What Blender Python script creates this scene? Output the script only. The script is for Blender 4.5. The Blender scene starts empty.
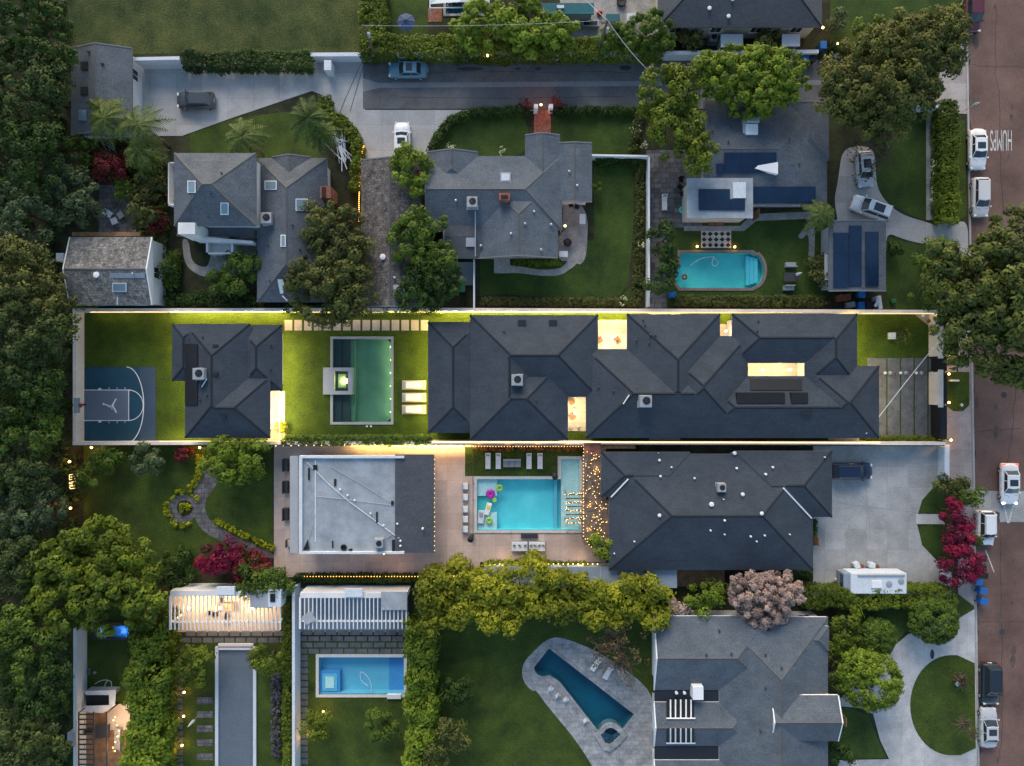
import bpy, bmesh, math, random
import numpy as np
from mathutils import Vector, Matrix
from mathutils.geometry import tessellate_polygon
R = math.radians
random.seed(7)
scene = bpy.context.scene
col = scene.collection
S = .12          # metres per photo pixel on the ground
H = 80.          # height of the drone
def W(px, py, z=0.):
    k = S*(H-z)/H
    return Vector(((px-512)*k, (383-py)*k, z))
# ---------------------------------------------------------------- camera
cd = bpy.data.cameras.new('camera'); cam = bpy.data.objects.new('camera', cd); col.objects.link(cam)
cam.location = (0, 0, H); cd.sensor_width = 36; cd.lens = 18/(512*S/H); cd.clip_end = 3000; cd.clip_start = .5
scene.camera = cam
# ---------------------------------------------------------------- world and sun (dusk, sun just gone, bright sky to the top of the photo)
world = bpy.data.worlds.new("World"); scene.world = world; world.use_nodes = True
nt = world.node_tree
bg = nt.nodes['Background']
sky = nt.nodes.new('ShaderNodeTexSky'); sky.sky_type = 'NISHITA'; sky.sun_disc = False
sky.sun_elevation = R(12); sky.sun_rotation = R(0); sky.air_density = 1.0; sky.dust_density = 1.3; sky.ozone_density = 1.35
nt.links.new(sky.outputs[0], bg.inputs[0]); bg.inputs[1].default_value = .15
sd = bpy.data.lights.new('sun', 'SUN'); sun = bpy.data.objects.new('sun', sd); col.objects.link(sun)
sd.energy = 1.15; sd.angle = R(28); sd.color = (1, .88, .77)
sun.rotation_euler = (-R(58), 0, R(14))   # low, from the top of the photo
scene.view_settings.view_transform = 'Standard'; scene.view_settings.look = 'None'
scene.view_settings.exposure = 1.1; scene.view_settings.gamma = 1; scene.view_settings.use_curve_mapping = False
scene.render.engine = 'CYCLES'
scene.cycles.max_bounces = 5; scene.cycles.diffuse_bounces = 2; scene.cycles.glossy_bounces = 2
scene.cycles.transparent_max_bounces = 12; scene.cycles.sample_clamp_indirect = 4
# ---------------------------------------------------------------- materials
MATS = {}
def M(name, c, rough=.85, n=.18, sc=1.2, c2=None, bump=0., metal=0., spec=.3, fine=.12, coord='pos', emit=0., coat=0.):
    m = bpy.data.materials.new(name); m.use_nodes = True; MATS[name] = m
    t = m.node_tree; N = t.nodes; L = t.links; b = N['Principled BSDF']
    b.inputs['Roughness'].default_value = rough; b.inputs['Metallic'].default_value = metal
    b.inputs['Specular IOR Level'].default_value = spec; b.inputs['Coat Weight'].default_value = coat
    if coord == 'pos': src = N.new('ShaderNodeNewGeometry').outputs['Position']
    else: src = N.new('ShaderNodeTexCoord').outputs['Object']
    no = N.new('ShaderNodeTexNoise'); no.inputs['Scale'].default_value = sc*.35; no.inputs['Detail'].default_value = 7; no.inputs['Roughness'].default_value = .65
    L.new(src, no.inputs['Vector'])
    rp = N.new('ShaderNodeValToRGB')
    a = [max(0, x*(1-n)) for x in c]; d = [x*(1+n) for x in (c2 or c)]
    rp.color_ramp.elements[0].color = (*a, 1); rp.color_ramp.elements[1].color = (*d, 1)
    rp.color_ramp.elements[0].position = .32; rp.color_ramp.elements[1].position = .68
    L.new(no.outputs['Fac'], rp.inputs['Fac'])
    n2 = N.new('ShaderNodeTexNoise'); n2.inputs['Scale'].default_value = 6.; n2.inputs['Detail'].default_value = 4
    L.new(src, n2.inputs['Vector'])
    mr = N.new('ShaderNodeMapRange'); mr.inputs['From Min'].default_value = .3; mr.inputs['From Max'].default_value = .7
    mr.inputs['To Min'].default_value = 1-fine; mr.inputs['To Max'].default_value = 1+fine
    L.new(n2.outputs['Fac'], mr.inputs['Value'])
    vm = N.new('ShaderNodeVectorMath'); vm.operation = 'SCALE'; L.new(rp.outputs['Color'], vm.inputs[0]); L.new(mr.outputs[0], vm.inputs['Scale'])
    L.new(vm.outputs[0], b.inputs['Base Color'])
    m['_c'] = 0
    if bump:
        bp = N.new('ShaderNodeBump'); bp.inputs['Strength'].default_value = bump; bp.inputs['Distance'].default_value = .05
        L.new(n2.outputs['Fac'], bp.inputs['Height']); L.new(bp.outputs[0], b.inputs['Normal'])
    if emit:
        b.inputs['Emission Color'].default_value = (*c, 1); b.inputs['Emission Strength'].default_value = emit
    return m
def joints(m, w, h, dark=.6, off=0., size=.02, tint=.1):
    """slab joints: a brick texture multiplied over the base colour"""
    t = m.node_tree; N = t.nodes; L = t.links; b = N['Principled BSDF']
    old = b.inputs['Base Color'].links[0].from_socket
    g = N.new('ShaderNodeNewGeometry'); br = N.new('ShaderNodeTexBrick')
    br.inputs['Scale'].default_value = 1; br.inputs['Brick Width'].default_value = w; br.inputs['Row Height'].default_value = h
    br.inputs['Mortar Size'].default_value = size; br.offset = off; br.inputs['Mortar Smooth'].default_value = .3
    br.inputs['Color1'].default_value = (1-tint, 1-tint, 1-tint, 1); br.inputs['Color2'].default_value = (1+tint, 1+tint, 1+tint, 1)
    br.inputs['Mortar'].default_value = (dark, dark, dark, 1)
    L.new(g.outputs['Position'], br.inputs['Vector'])
    vm = N.new('ShaderNodeVectorMath'); vm.operation = 'MULTIPLY'
    L.new(old, vm.inputs[0]); L.new(br.outputs['Color'], vm.inputs[1]); L.new(vm.outputs[0], b.inputs['Base Color'])
    return m
def leafmat(name, lo, hi):
    lo = (lo[0]*1.15, lo[1]*1.2, lo[2]*.8); hi = (hi[0]*1.3, hi[1]*1.32, hi[2]*.85)
    m = bpy.data.materials.new(name); m.use_nodes = True; MATS[name] = m
    t = m.node_tree; N = t.nodes; L = t.links; b = N['Principled BSDF']
    at = N.new('ShaderNodeAttribute'); at.attribute_name = 'tint'
    rp = N.new('ShaderNodeValToRGB'); rp.color_ramp.elements[0].color = (*lo, 1); rp.color_ramp.elements[1].color = (*hi, 1)
    L.new(at.outputs['Fac'], rp.inputs['Fac']); L.new(rp.outputs['Color'], b.inputs['Base Color'])
    b.inputs['Roughness'].default_value = .6; b.inputs['Specular IOR Level'].default_value = .25
    tr = N.new('ShaderNodeBsdfTranslucent'); L.new(rp.outputs['Color'], tr.inputs['Color'])
    mx = N.new('ShaderNodeMixShader'); mx.inputs[0].default_value = .22
    L.new(b.outputs[0], mx.inputs[1]); L.new(tr.outputs[0], mx.inputs[2]); L.new(mx.outputs[0], N['Material Output'].inputs['Surface'])
    return m
def watermat(name, tint, gloss=.9):
    m = bpy.data.materials.new(name); m.use_nodes = True; MATS[name] = m
    t = m.node_tree; N = t.nodes; L = t.links; N.remove(N['Principled BSDF'])
    tr = N.new('ShaderNodeBsdfTransparent'); tr.inputs[0].default_value = (*tint, 1)
    gl = N.new('ShaderNodeBsdfGlossy'); gl.inputs['Roughness'].default_value = .08; gl.inputs['Color'].default_value = (gloss,)*3+(1,)
    fr = N.new('ShaderNodeFresnel'); fr.inputs['IOR'].default_value = 1.33
    no = N.new('ShaderNodeTexNoise'); no.inputs['Scale'].default_value = 2.2; no.inputs['Detail'].default_value = 3
    g = N.new('ShaderNodeNewGeometry'); L.new(g.outputs['Position'], no.inputs['Vector'])
    bp = N.new('ShaderNodeBump'); bp.inputs['Strength'].default_value = .7; bp.inputs['Distance'].default_value = .12
    L.new(no.outputs['Fac'], bp.inputs['Height']); L.new(bp.outputs[0], gl.inputs['Normal']); L.new(bp.outputs[0], fr.inputs['Normal'])
    mx = N.new('ShaderNodeMixShader'); L.new(fr.outputs[0], mx.inputs[0]); L.new(tr.outputs[0], mx.inputs[1]); L.new(gl.outputs[0], mx.inputs[2])
    L.new(mx.outputs[0], N['Material Output'].inputs['Surface'])
    return m
def glow(name, c, s, sample=False):
    m = bpy.data.materials.new(name); m.use_nodes = True; MATS[name] = m
    b = m.node_tree.nodes['Principled BSDF']; b.inputs['Base Color'].default_value = (*c, 1)
    b.inputs['Emission Color'].default_value = (*c, 1); b.inputs['Emission Strength'].default_value = s
    if not sample: m.cycles.emission_sampling = 'NONE'
    return m
# ---------------------------------------------------------------- objects
ORG = {}
def T(o, label=None, cat=None, group=None, kind=None):
    if label: o['label'] = label
    if cat: o['category'] = cat
    if group: o['group'] = group
    if kind: o['kind'] = kind
    return o
def emp(name, loc, label, cat, group=None, local=False):
    o = bpy.data.objects.new(name, None); col.objects.link(o); o.empty_display_size = .3
    o.location = loc; ORG[o.name] = Vector((0, 0, 0)) if local else Vector(loc)
    return T(o, label, cat, group)
def link(name, me, parent=None, loc=None):
    o = bpy.data.objects.new(name, me); col.objects.link(o)
    if parent: o.parent = parent; ORG[o.name] = ORG[parent.name]
    if loc is not None: o.location = loc
    return o
class MB:
    def __init__(s): s.v = []; s.f = []; s.m = []
    def add(s, vs, fs, mi=0):
        k = len(s.v); s.v += [tuple(v) for v in vs]; s.f += [tuple(i+k for i in f) for f in fs]; s.m += [mi]*len(fs); return s
    def box(s, c, d, rz=0, mi=0, rx=0, ry=0):
        mt = Matrix.Rotation(rz, 3, 'Z') @ Matrix.Rotation(ry, 3, 'Y') @ Matrix.Rotation(rx, 3, 'X')
        vs = [Vector(c) + mt @ Vector((x*d[0]/2, y*d[1]/2, z*d[2]/2)) for z in (-1, 1) for y in (-1, 1) for x in (-1, 1)]
        return s.add(vs, [(0,2,3,1),(4,5,7,6),(0,1,5,4),(2,6,7,3),(0,4,6,2),(1,3,7,5)], mi)
    def bp(s, x0, y0, x1, y1, z0, z1, mi=0):      # box from a photo rectangle read at its top
        a = W(x0, y1, z1); b = W(x1, y0, z1)
        return s.box(((a.x+b.x)/2, (a.y+b.y)/2, (z0+z1)/2), (b.x-a.x, b.y-a.y, z1-z0), mi=mi)
    def prism(s, pts, z0, z1, mi=0):
        n = len(pts); vs = [(p[0], p[1], z0) for p in pts]+[(p[0], p[1], z1) for p in pts]
        fs = [(i, (i+1) % n, n+(i+1) % n, n+i) for i in range(n)]
        tri = tessellate_polygon([[Vector((p[0], p[1], 0)) for p in pts]])
        fs += [tuple(n+i for i in t) for t in tri]+[tuple(t[::-1]) for t in tri]
        return s.add(vs, fs, mi)
    def tube(s, pts, r, n=6, mi=0, cap=True):
        pts = [Vector(p) for p in pts]; rs = r if isinstance(r, (list, tuple)) else [r]*len(pts)
        k = len(s.v); L = len(pts)
        for i, p in enumerate(pts):
            d = (pts[min(i+1, L-1)]-pts[max(i-1, 0)]).normalized()
            u = d.cross(Vector((0, 0, 1)))
            if u.length < .05: u = d.cross(Vector((0, 1, 0)))
            u.normalize(); w = d.cross(u)
            for j in range(n):
                a = 2*math.pi*j/n; s.v.append(tuple(p+(u*math.cos(a)+w*math.sin(a))*rs[i]))
        for i in range(L-1):
            for j in range(n):
                s.f.append((k+i*n+j, k+i*n+(j+1) % n, k+(i+1)*n+(j+1) % n, k+(i+1)*n+j)); s.m.append(mi)
        if cap:
            s.f.append(tuple(k+j for j in range(n))[::-1]); s.m.append(mi)
            s.f.append(tuple(k+(L-1)*n+j for j in range(n))); s.m.append(mi)
        return s
    def lathe(s, c, prof, n=16, mi=0):
        k = len(s.v)
        for (r, z) in prof:
            for j in range(n):
                a = 2*math.pi*j/n; s.v.append((c[0]+r*math.cos(a), c[1]+r*math.sin(a), c[2]+z))
        for i in range(len(prof)-1):
            for j in range(n):
                s.f.append((k+i*n+j, k+i*n+(j+1) % n, k+(i+1)*n+(j+1) % n, k+(i+1)*n+j)); s.m.append(mi)
        s.f.append(tuple(k+j for j in range(n))[::-1]); s.m.append(mi)
        s.f.append(tuple(k+(len(prof)-1)*n+j for j in range(n))); s.m.append(mi)
        return s
    def sphere(s, c, r, n=10, mi=0, sz=1.):
        return s.lathe(c, [(max(.001, r*math.cos(R(a))), r*sz*math.sin(R(a))) for a in range(-90, 91, 30 if n < 10 else 18)], n, mi)
    def build(s, name, mats, parent=None, smooth=False, bevel=0, label=None, cat=None, group=None, kind=None):
        if not isinstance(mats, (list, tuple)): mats = [mats]
        if parent is not None: off = ORG[parent.name]; loc = None
        else:
            a = np.array(s.v); off = Vector((a[:, 0].mean(), a[:, 1].mean(), a[:, 2].min())); loc = off
        me = bpy.data.meshes.new(name)
        me.from_pydata([tuple(Vector(v)-off) for v in s.v], [], s.f)
        for m in mats: me.materials.append(m)
        me.polygons.foreach_set('material_index', s.m)
        bm = bmesh.new(); bm.from_mesh(me); bmesh.ops.recalc_face_normals(bm, faces=bm.faces); bm.to_mesh(me); bm.free()
        if smooth: me.polygons.foreach_set('use_smooth', [True]*len(me.polygons))
        o = link(name, me, parent, loc)
        if bevel:
            b = o.modifiers.new('bevel', 'BEVEL'); b.width = bevel; b.segments = 2; b.limit_method = 'ANGLE'
        return T(o, label, cat, group, kind)
def copy_tree(o, parent=None):
    c = o.copy(); col.objects.link(c)
    if parent: c.parent = parent
    for ch in list(o.children): copy_tree(ch, c)
    return c
def put(proto, used, loc, rz, label, group=None, scale=None):
    """first use moves the prototype, later ones copy it with its parts"""
    o = copy_tree(proto) if used.get(proto.name) else proto
    used[proto.name] = True
    o.location = loc; o.rotation_euler = (0, 0, rz)
    if scale: o.scale = (scale,)*3 if not isinstance(scale, tuple) else scale
    o['label'] = label
    if group: o['group'] = group
    return o
USED = {}
def arc(cx, cy, r, a0, a1, n=12, ry=None):
    ry = ry or r
    return [(cx+r*math.cos(R(a0+(a1-a0)*i/n)), cy+ry*math.sin(R(a0+(a1-a0)*i/n))) for i in range(n+1)]
POOLS = []     # world polygons cut out of every ground sheet that contains them
def inside(p, poly):
    c = False; n = len(poly)
    for i in range(n):
        a = poly[i]; b = poly[i-1]
        if (a[1] > p[1]) != (b[1] > p[1]) and p[0] < (b[0]-a[0])*(p[1]-a[1])/(b[1]-a[1])+a[0]: c = not c
    return c
def chaikin(p, k=2):
    for _ in range(k): p = [q for a, b in zip(p, p[1:]+p[:1]) for q in ((a[0]*.78+b[0]*.22, a[1]*.78+b[1]*.22), (a[0]*.22+b[0]*.78, a[1]*.22+b[1]*.78))]
    return p
def sheet(name, pts, z, mat, kind='structure', world=False, skirt=.0, parent=None, label=None, cat=None, smooth=0):
    if smooth: pts = chaikin(pts, smooth)
    P = [Vector((p[0], p[1], 0)) if world else Vector((W(*p).x, W(*p).y, 0)) for p in pts]
    loops = [P]
    for q in POOLS:
        if all(inside(v, P) for v in q): loops.append([Vector((v[0], v[1], 0)) for v in q])
    flat = [v for l in loops for v in l]
    tri = tessellate_polygon(loops)
    mb = MB(); mb.add([(v.x, v.y, z) for v in flat], tri)
    if skirt:
        n = len(P); mb.add([(v.x, v.y, z) for v in P]+[(v.x, v.y, z-skirt) for v in P], [(i, (i+1) % n, n+(i+1) % n, n+i) for i in range(n)])
    return mb.build(name, mat, parent, kind=kind, label=label, cat=cat)
def rect(x0, y0, x1, y1): return [(x0, y0), (x1, y0), (x1, y1), (x0, y1)]
def strip(mb, pts, w, z, h=.0, mi=0):
    """flat band along world points"""
    pts = [Vector((p[0], p[1], 0)) for p in pts]
    L = []; Rr = []
    for i, p in enumerate(pts):
        d = (pts[min(i+1, len(pts)-1)]-pts[max(i-1, 0)]).normalized(); nn = Vector((-d.y, d.x, 0))*w/2
        L.append(p+nn); Rr.append(p-nn)
    vs = [(v.x, v.y, z) for v in L+Rr]; n = len(pts)
    mb.add(vs, [(i, n+i, n+i+1, i+1) for i in range(n-1)], mi)
# ---------------------------------------------------------------- foliage
def cloud(name, C, rad, per, size, mat, parent, seed, flat=0., up=.35, tint0=None):
    rng = np.random.default_rng(seed); N = len(C)
    C = np.repeat(C, per, 0); rr = np.repeat(rad, per)
    ct = np.repeat(rng.random(N) if tint0 is None else tint0, per)
    n = N*per
    d = rng.normal(size=(n, 3)); d /= np.linalg.norm(d, axis=1)[:, None]
    d[:, 2] = np.where(rng.random(n) < .6, np.abs(d[:, 2]), d[:, 2])
    pos = C + d*(rr*(.55+.5*rng.random(n)))[:, None]*np.array([1, 1, 1-flat])
    nr = d + rng.normal(size=(n, 3))*.24 + np.array([0, 0, up]); nr /= np.linalg.norm(nr, axis=1)[:, None]
    t = np.cross(nr, rng.normal(size=(n, 3))); t /= np.linalg.norm(t, axis=1)[:, None]
    b = np.cross(nr, t)
    l = size*1.12*(.65+.7*rng.random(n))[:, None]; w = l*(.5+.25*rng.random(n))[:, None]
    V = np.stack([pos-t*l*.6, pos+b*w*.5, pos+t*l*.6, pos-b*w*.5], 1).reshape(-1, 3)
    off = np.array(ORG[parent.name]) if parent is not None else np.array([0, 0, 0.])
    V = V-off
    V[:, 2] = np.maximum(V[:, 2], .03)
    me = bpy.data.meshes.new(name)
    me.vertices.add(4*n); me.vertices.foreach_set('co', V.astype(np.float32).ravel())
    me.loops.add(4*n); me.loops.foreach_set('vertex_index', np.arange(4*n, dtype=np.int32))
    me.polygons.add(n); me.polygons.foreach_set('loop_start', np.arange(0, 4*n, 4, dtype=np.int32)); me.polygons.foreach_set('loop_total', np.full(n, 4, dtype=np.int32))
    at = me.attributes.new('tint', 'FLOAT', 'FACE')
    at.data.foreach_set('value', np.clip(ct*.72+rng.random(n)*.24, 0, 1).astype(np.float32))
    me.materials.append(mat); me.update()
    return link(name, me, parent)
SEED = [11]
def tree(label, mat, lobes, h, cs=.72, leaf=.27, per=72, dens=1., name='tree', cat='tree', group=None, trunk='bark', gaps=.1, th=None, fl=.75, pos=None, twigs=False, solid=False):
    """lobes: (px, py, r_px[, ztop]) read at the crown; trunk stands under the first lobe"""
    SEED[0] += 1; sd = SEED[0]; rng = np.random.default_rng(sd)
    L = []
    for l in lobes:
        zt = l[3] if len(l) > 3 else h
        r = l[2]*1.1*S*(H-zt*.8)/H
        c = W(l[0], l[1], zt-r*fl*.6); L.append((c, r, zt))
    base = Vector((L[0][0].x, L[0][0].y, 0)) if pos is None else W(pos[0], pos[1])
    root = emp(name, base, label, cat, group)
    Cs = []; Rs = []; Ti = []
    for (c, r, zt) in L:
        n = int(max(8, dens*2.5*r*r/(cs*cs)))
        d = rng.normal(size=(n, 3)); d /= np.linalg.norm(d, axis=1)[:, None]
        d[:, 2] = np.where(rng.random(n) < .8, np.abs(d[:, 2]), d[:, 2]*.7)
        # lumpy radius: a few random bumps give the crown an uneven outline
        bump = np.zeros(n)
        for k in range(0 if solid else 9):
            q = rng.normal(size=3); q /= np.linalg.norm(q); bump += .13*np.maximum(0, (d@q-.55)*2.2)*rng.choice([-1, 1.2])
        rr = (r-cs*.25)*np.clip(np.where(rng.random(n) < .72, .86+.16*rng.random(n), .35+.5*rng.random(n))+bump, .2, 1.12)
        zs = min(fl, .95*(zt*.62)/max(r, .1)) if zt < r else fl
        p = np.array(c)+d*rr[:, None]*np.array([1, 1, zs])
        p[:, 2] = np.maximum(p[:, 2], cs*.7)
        if solid: p = np.array(c)+d*((r-cs*.7)*(.9+.1*rng.random(n)))[:, None]*np.array([1, 1, zs])
        keep = rng.random(n) > gaps
        Cs.append(p[keep]); Rs.append(cs*(.6+.7*rng.random(keep.sum())))
    C = np.concatenate(Cs); rad = np.concatenate(Rs)
    if not twigs: cloud('crown', C, rad, per, leaf, MATS[mat], root, sd, flat=.15)
    mb = MB(); r0 = th or max(.07, L[0][1]*.07)
    top = L[0][0]; hz = max(.5, top.z*.55)
    mb.tube([base, base+Vector((.1*r0, 0, hz*.5)), base+Vector((rng.normal()*.15, rng.normal()*.15, hz)), top], [r0*1.3, r0, r0*.8, r0*.3], 7)
    fork = base+Vector((0, 0, hz*.9))
    for (c, r, zt) in L:
        for k in range(5 if len(L) < 4 else 3):
            a = rng.random()*6.28; e = Vector(c)+Vector((math.cos(a)*r*.6, math.sin(a)*r*.6, r*.2*rng.random()))
            mid = fork.lerp(e, .5)+Vector((0, 0, .12*r))
            mb.tube([fork, mid, e], [r0*.5, r0*.33, r0*.1], 5)
            if twigs:
                for q in range(26):
                    s0 = mid.lerp(e, rng.random()) ; e2 = s0+Vector((rng.normal()*r*.28, rng.normal()*r*.28, rng.normal()*.3+.2)); 
                    m2 = s0.lerp(e2, .5)+Vector(rng.normal(size=3)*.12)
                    mb.tube([s0, m2, e2], [.05, .035, .012], 3)
    mb.build('trunk', MATS[trunk], root)
    if twigs:
        cloud('crown', C[::3], rad[::3]*.9, max(3, per//4), leaf*.8, MATS[mat], root, sd)
    return root
def hedge(label, mat, pts, w, h, cs=.34, leaf=.2, per=16, dens=1., name='hedge', cat='hedge', group=None, lump=.12, gaps=0.):
    SEED[0] += 1; sd = SEED[0]; rng = np.random.default_rng(sd)
    P = [W(p[0], p[1], h) for p in pts]; wd = w*S
    base = Vector((sum(p.x for p in P)/len(P), sum(p.y for p in P)/len(P), 0))
    root = emp(name, base, label, cat, group)
    Cs = []
    mb = MB()
    for a, b in zip(P[:-1], P[1:]):
        Ls = (b-a).length; u = (b-a).normalized(); nn = Vector((-u.y, u.x, 0))
        n = int(dens*Ls*(wd+1.2*h)/(cs*cs)*1.5)+3
        s = rng.random(n)*Ls; q = rng.random(n)*(wd+1.4*h)-(wd+1.4*h)/2
        top = np.abs(q) < wd/2
        lat = np.clip(q, -wd/2, wd/2); z = np.where(top, h-cs*.6, h-cs*.6-(np.abs(q)-wd/2)*1.3)
        lp = lump*(np.sin(s*1.9+sd)+np.sin(s*.83+lat*2+sd*2)); z = z+lp*np.where(top, 1, .3); lat = lat*(1-cs*.6/wd*1.2)*(1+lp*.6)
        Cs.append(np.array(a)[None]+np.outer(s, np.array(u))+np.outer(lat, np.array(nn))); Cs[-1][:, 2] = np.maximum(z, .25)
        for k in range(int(Ls/1.2)+1):
            p = a+u*(k*1.2+.3); mb.tube([(p.x, p.y, 0), (p.x+.08, p.y, h*.4), (p.x+rng.normal()*.1, p.y+rng.normal()*.1, h*.8)], [.05, .04, .015], 4)
    C = np.concatenate(Cs)
    if gaps: C = C[rng.random(len(C)) > gaps]
    cloud('foliage', C, cs*(.8+.5*rng.random(len(C))), per, leaf, MATS[mat], root, sd, flat=.1)
    mb.build('stem', MATS['bark'], root)
    return root
def palm(label, px, py, r, h, mat='leaf_palm', n=17, group=None, pos=None):
    SEED[0] += 1; rng = np.random.default_rng(SEED[0])
    top = W(px, py, h); base = Vector((top.x, top.y, 0)) if pos is None else W(*pos)
    root = emp('palm_tree', base, label, 'palm', group)
    MB().tube([base, base.lerp(top, .5)+Vector((.1, .1, 0)), top], [.24, .19, .17], 8).build('trunk', MATS['bark'], root)
    rw = r*S*(H-h)/H; V = []; F = []; tn = []
    for k in range(n):
        a = 2*math.pi*k/n+rng.normal()*.12; ln = rw*(.75+.35*rng.random()); el = rng.random()*.9
        pr = None
        for i in range(1, 15):
            t = i/14; x = ln*t*(1-.12*el); z = ln*(.75*el*t-.95*t*t)*.8
            c = top+Vector((math.cos(a)*x, math.sin(a)*x, z)); side = Vector((-math.sin(a), math.cos(a), 0))
            out = Vector((math.cos(a), math.sin(a), -.3))
            lf = ln*.19*math.sin(math.pi*(t*.85+.12))+.06
            for sg in (-1, 1):
                e = c+side*sg*lf+out*lf*.55+Vector((0, 0, -lf*.35)); q = out*(.045+.03*rw/3)
                k0 = len(V); V += [c-q, c+q, e+q*.3, e-q*.3]; F.append((k0, k0+1, k0+2, k0+3)); tn.append(rng.random())
            if pr is not None:
                k0 = len(V); V += [pr-side*.03, pr+side*.03, c+side*.02, c-side*.02]; F.append((k0, k0+1, k0+2, k0+3)); tn.append(.9)
            pr = c
    me = bpy.data.meshes.new('crown'); me.from_pydata([tuple(v-base) for v in V], [], F); me.materials.append(MATS[mat])
    at = me.attributes.new('tint', 'FLOAT', 'FACE'); at.data.foreach_set('value', np.array(tn, dtype=np.float32))
    link('crown', me, root)
    return root
# ---------------------------------------------------------------- palette
M('bark', (.10, .075, .05), n=.3, bump=.3)
M('soil', (.026, .022, .014), c2=(.034, .04, .014), n=.4, sc=1.5, fine=.35, bump=.5)
M('rough_grass', (.014, .042, .005), c2=(.068, .078, .020), n=.25, sc=.8, fine=.6, bump=.7)
M('grass', (.020, .050, .006), c2=(.044, .076, .010), n=.25, sc=.7, fine=.35, bump=.6)
M('grass_olive', (.032, .056, .006), c2=(.052, .082, .009), n=.25, sc=1., fine=.35, bump=.6)
M('turf', (.034, .064, .003), c2=(.048, .084, .004), n=.18, sc=1.6, fine=.4, bump=.6)
joints(M('concrete', (.37, .37, .365), c2=(.42, .415, .405), n=.1, sc=.9, fine=.1, bump=.1), 3.1, 3.1, .72)
joints(M('pale_concrete', (.40, .40, .40), c2=(.50, .49, .48), n=.14, sc=1.3, fine=.1), 2.6, 40, .75)
M('pink_concrete', (.34, .30, .28), c2=(.42, .37, .35), n=.12, sc=1., fine=.12)
joints(MATS['pink_concrete'], 40, 2.0, .8)
joints(M('patio_tile', (.50, .385, .32), c2=(.60, .46, .39), n=.1, sc=.7, fine=.08), 1.95, 1.95, .8)
M('asphalt', (.115, .115, .118), c2=(.15, .15, .15), n=.15, sc=.8, fine=.16, bump=.2)
M('street_asphalt', (.130, .078, .064), c2=(.175, .108, .088), n=.2, sc=.5, fine=.16, bump=.2)  # red-brown base colour holds the orange street-lamp glow painted in
M('driveway_concrete', (.33, .33, .32), c2=(.40, .395, .38), n=.12, sc=1.0, fine=.12)
joints(MATS['driveway_concrete'], 2.5, 2.5, .8)
M('stone_path', (.26, .25, .235), c2=(.34, .325, .30), n=.2, sc=2., fine=.2)
M('flagstone', (.105, .10, .105), c2=(.16, .155, .155), n=.2, sc=3., fine=.2, bump=.3)
joints(MATS['flagstone'], .9, .6, .45, off=.4, size=.04, tint=.25)
M('pool_stone', (.27, .28, .29), c2=(.36, .36, .36), n=.22, sc=2.5, fine=.15)
joints(MATS['pool_stone'], .8, .55, .72, off=.35, size=.03, tint=.12)
M('brick', (.24, .09, .06), c2=(.30, .12, .08), n=.25, sc=5, fine=.2)
joints(MATS['brick'], .42, .22, .7, off=.5, size=.02, tint=.2)
M('paver', (.105, .115, .12), c2=(.15, .155, .16), n=.15, sc=3, fine=.12)
M('paver_warm', (.52, .46, .42), n=.12, sc=3, fine=.1)
M('cap_cream', (.70, .62, .54), n=.05); M('white_wall', (.66, .65, .64), c2=(.74, .73, .71), n=.08, sc=1., fine=.05)
M('white_paint', (.78, .78, .78), n=.05, fine=.04, coord='obj')
M('cream_wall', (.62, .55, .45), n=.08, fine=.05)
M('grey_wall', (.36, .38, .40), n=.1, fine=.06)
M('roof_dark', (.040, .051, .067), c2=(.049, .061, .077), n=.08, sc=1.3, fine=.15, bump=.35)
M('roof_grey', (.080, .098, .120), c2=(.105, .120, .140), n=.1, sc=1.4, fine=.25, bump=.4)
M('roof_brown', (.095, .088, .08), c2=(.14, .125, .115), n=.3, sc=4., fine=.5, bump=.6)
M('roof_cottage', (.13, .135, .13), c2=(.21, .20, .19), n=.3, sc=4., fine=.45, bump=.6)
M('roof_charcoal', (.075, .082, .095), n=.12, sc=1., fine=.2, bump=.3)
M('roof_tile_grey', (.088, .107, .128), c2=(.110, .128, .150), n=.1, sc=1.2, fine=.22, bump=.35)
for r_ in ('roof_dark', 'roof_grey', 'roof_charcoal', 'roof_tile_grey'): joints(MATS[r_], .9, .26, .88, off=.4, size=.02, tint=.06)
for r_ in ('roof_brown', 'roof_cottage'): joints(MATS[r_], .35, .3, .75, off=.4, size=.03, tint=.3)
M('ridge', (.018, .024, .034), n=.1)
M('ridge_grey', (.10, .105, .11), n=.1)
M('roof_white', (.27, .30, .33), c2=(.34, .37, .395), n=.16, sc=1.2, fine=.06)
joints(MATS['roof_white'], .98, 6.4, .9, off=.3, size=.015, tint=.02)
M('solar', (.006, .020, .05), c2=(.008, .026, .062), rough=.25, n=.1, spec=.5, fine=.05)
joints(MATS['solar'], 1.0, 1.65, .55, size=.02, tint=.08)
M('black', (.016, .016, .018), rough=.5, n=.1, coord='obj')
M('dark_metal', (.05, .05, .055), rough=.45, coord='obj', n=.1)
M('steel', (.45, .46, .48), rough=.4, metal=.3, coord='obj', n=.08)
M('ac_grey', (.30, .325, .35), rough=.6, coord='obj', n=.08)
M('wood', (.22, .12, .06), c2=(.30, .17, .09), n=.2, sc=5, coord='pos')
M('pole_wood', (.12, .09, .07), n=.2, coord='obj')
M('window_glass', (.03, .04, .05), rough=.08, spec=.6, n=.05, fine=0, coord='obj')
M('skylight_glass', (.16, .24, .30), rough=.12, spec=.6, n=.08, fine=0, coord='obj')
M('court_blue', (.014, .060, .098), c2=(.018, .072, .112), n=.08, sc=.8, fine=.05)
M('court_key', (.135, .165, .215), n=.06, sc=.8, fine=.05)
M('court_border', (.045, .075, .125), n=.08, sc=.8, fine=.05)
M('line_paint', (.75, .75, .75), n=.08, fine=.08)
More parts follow.
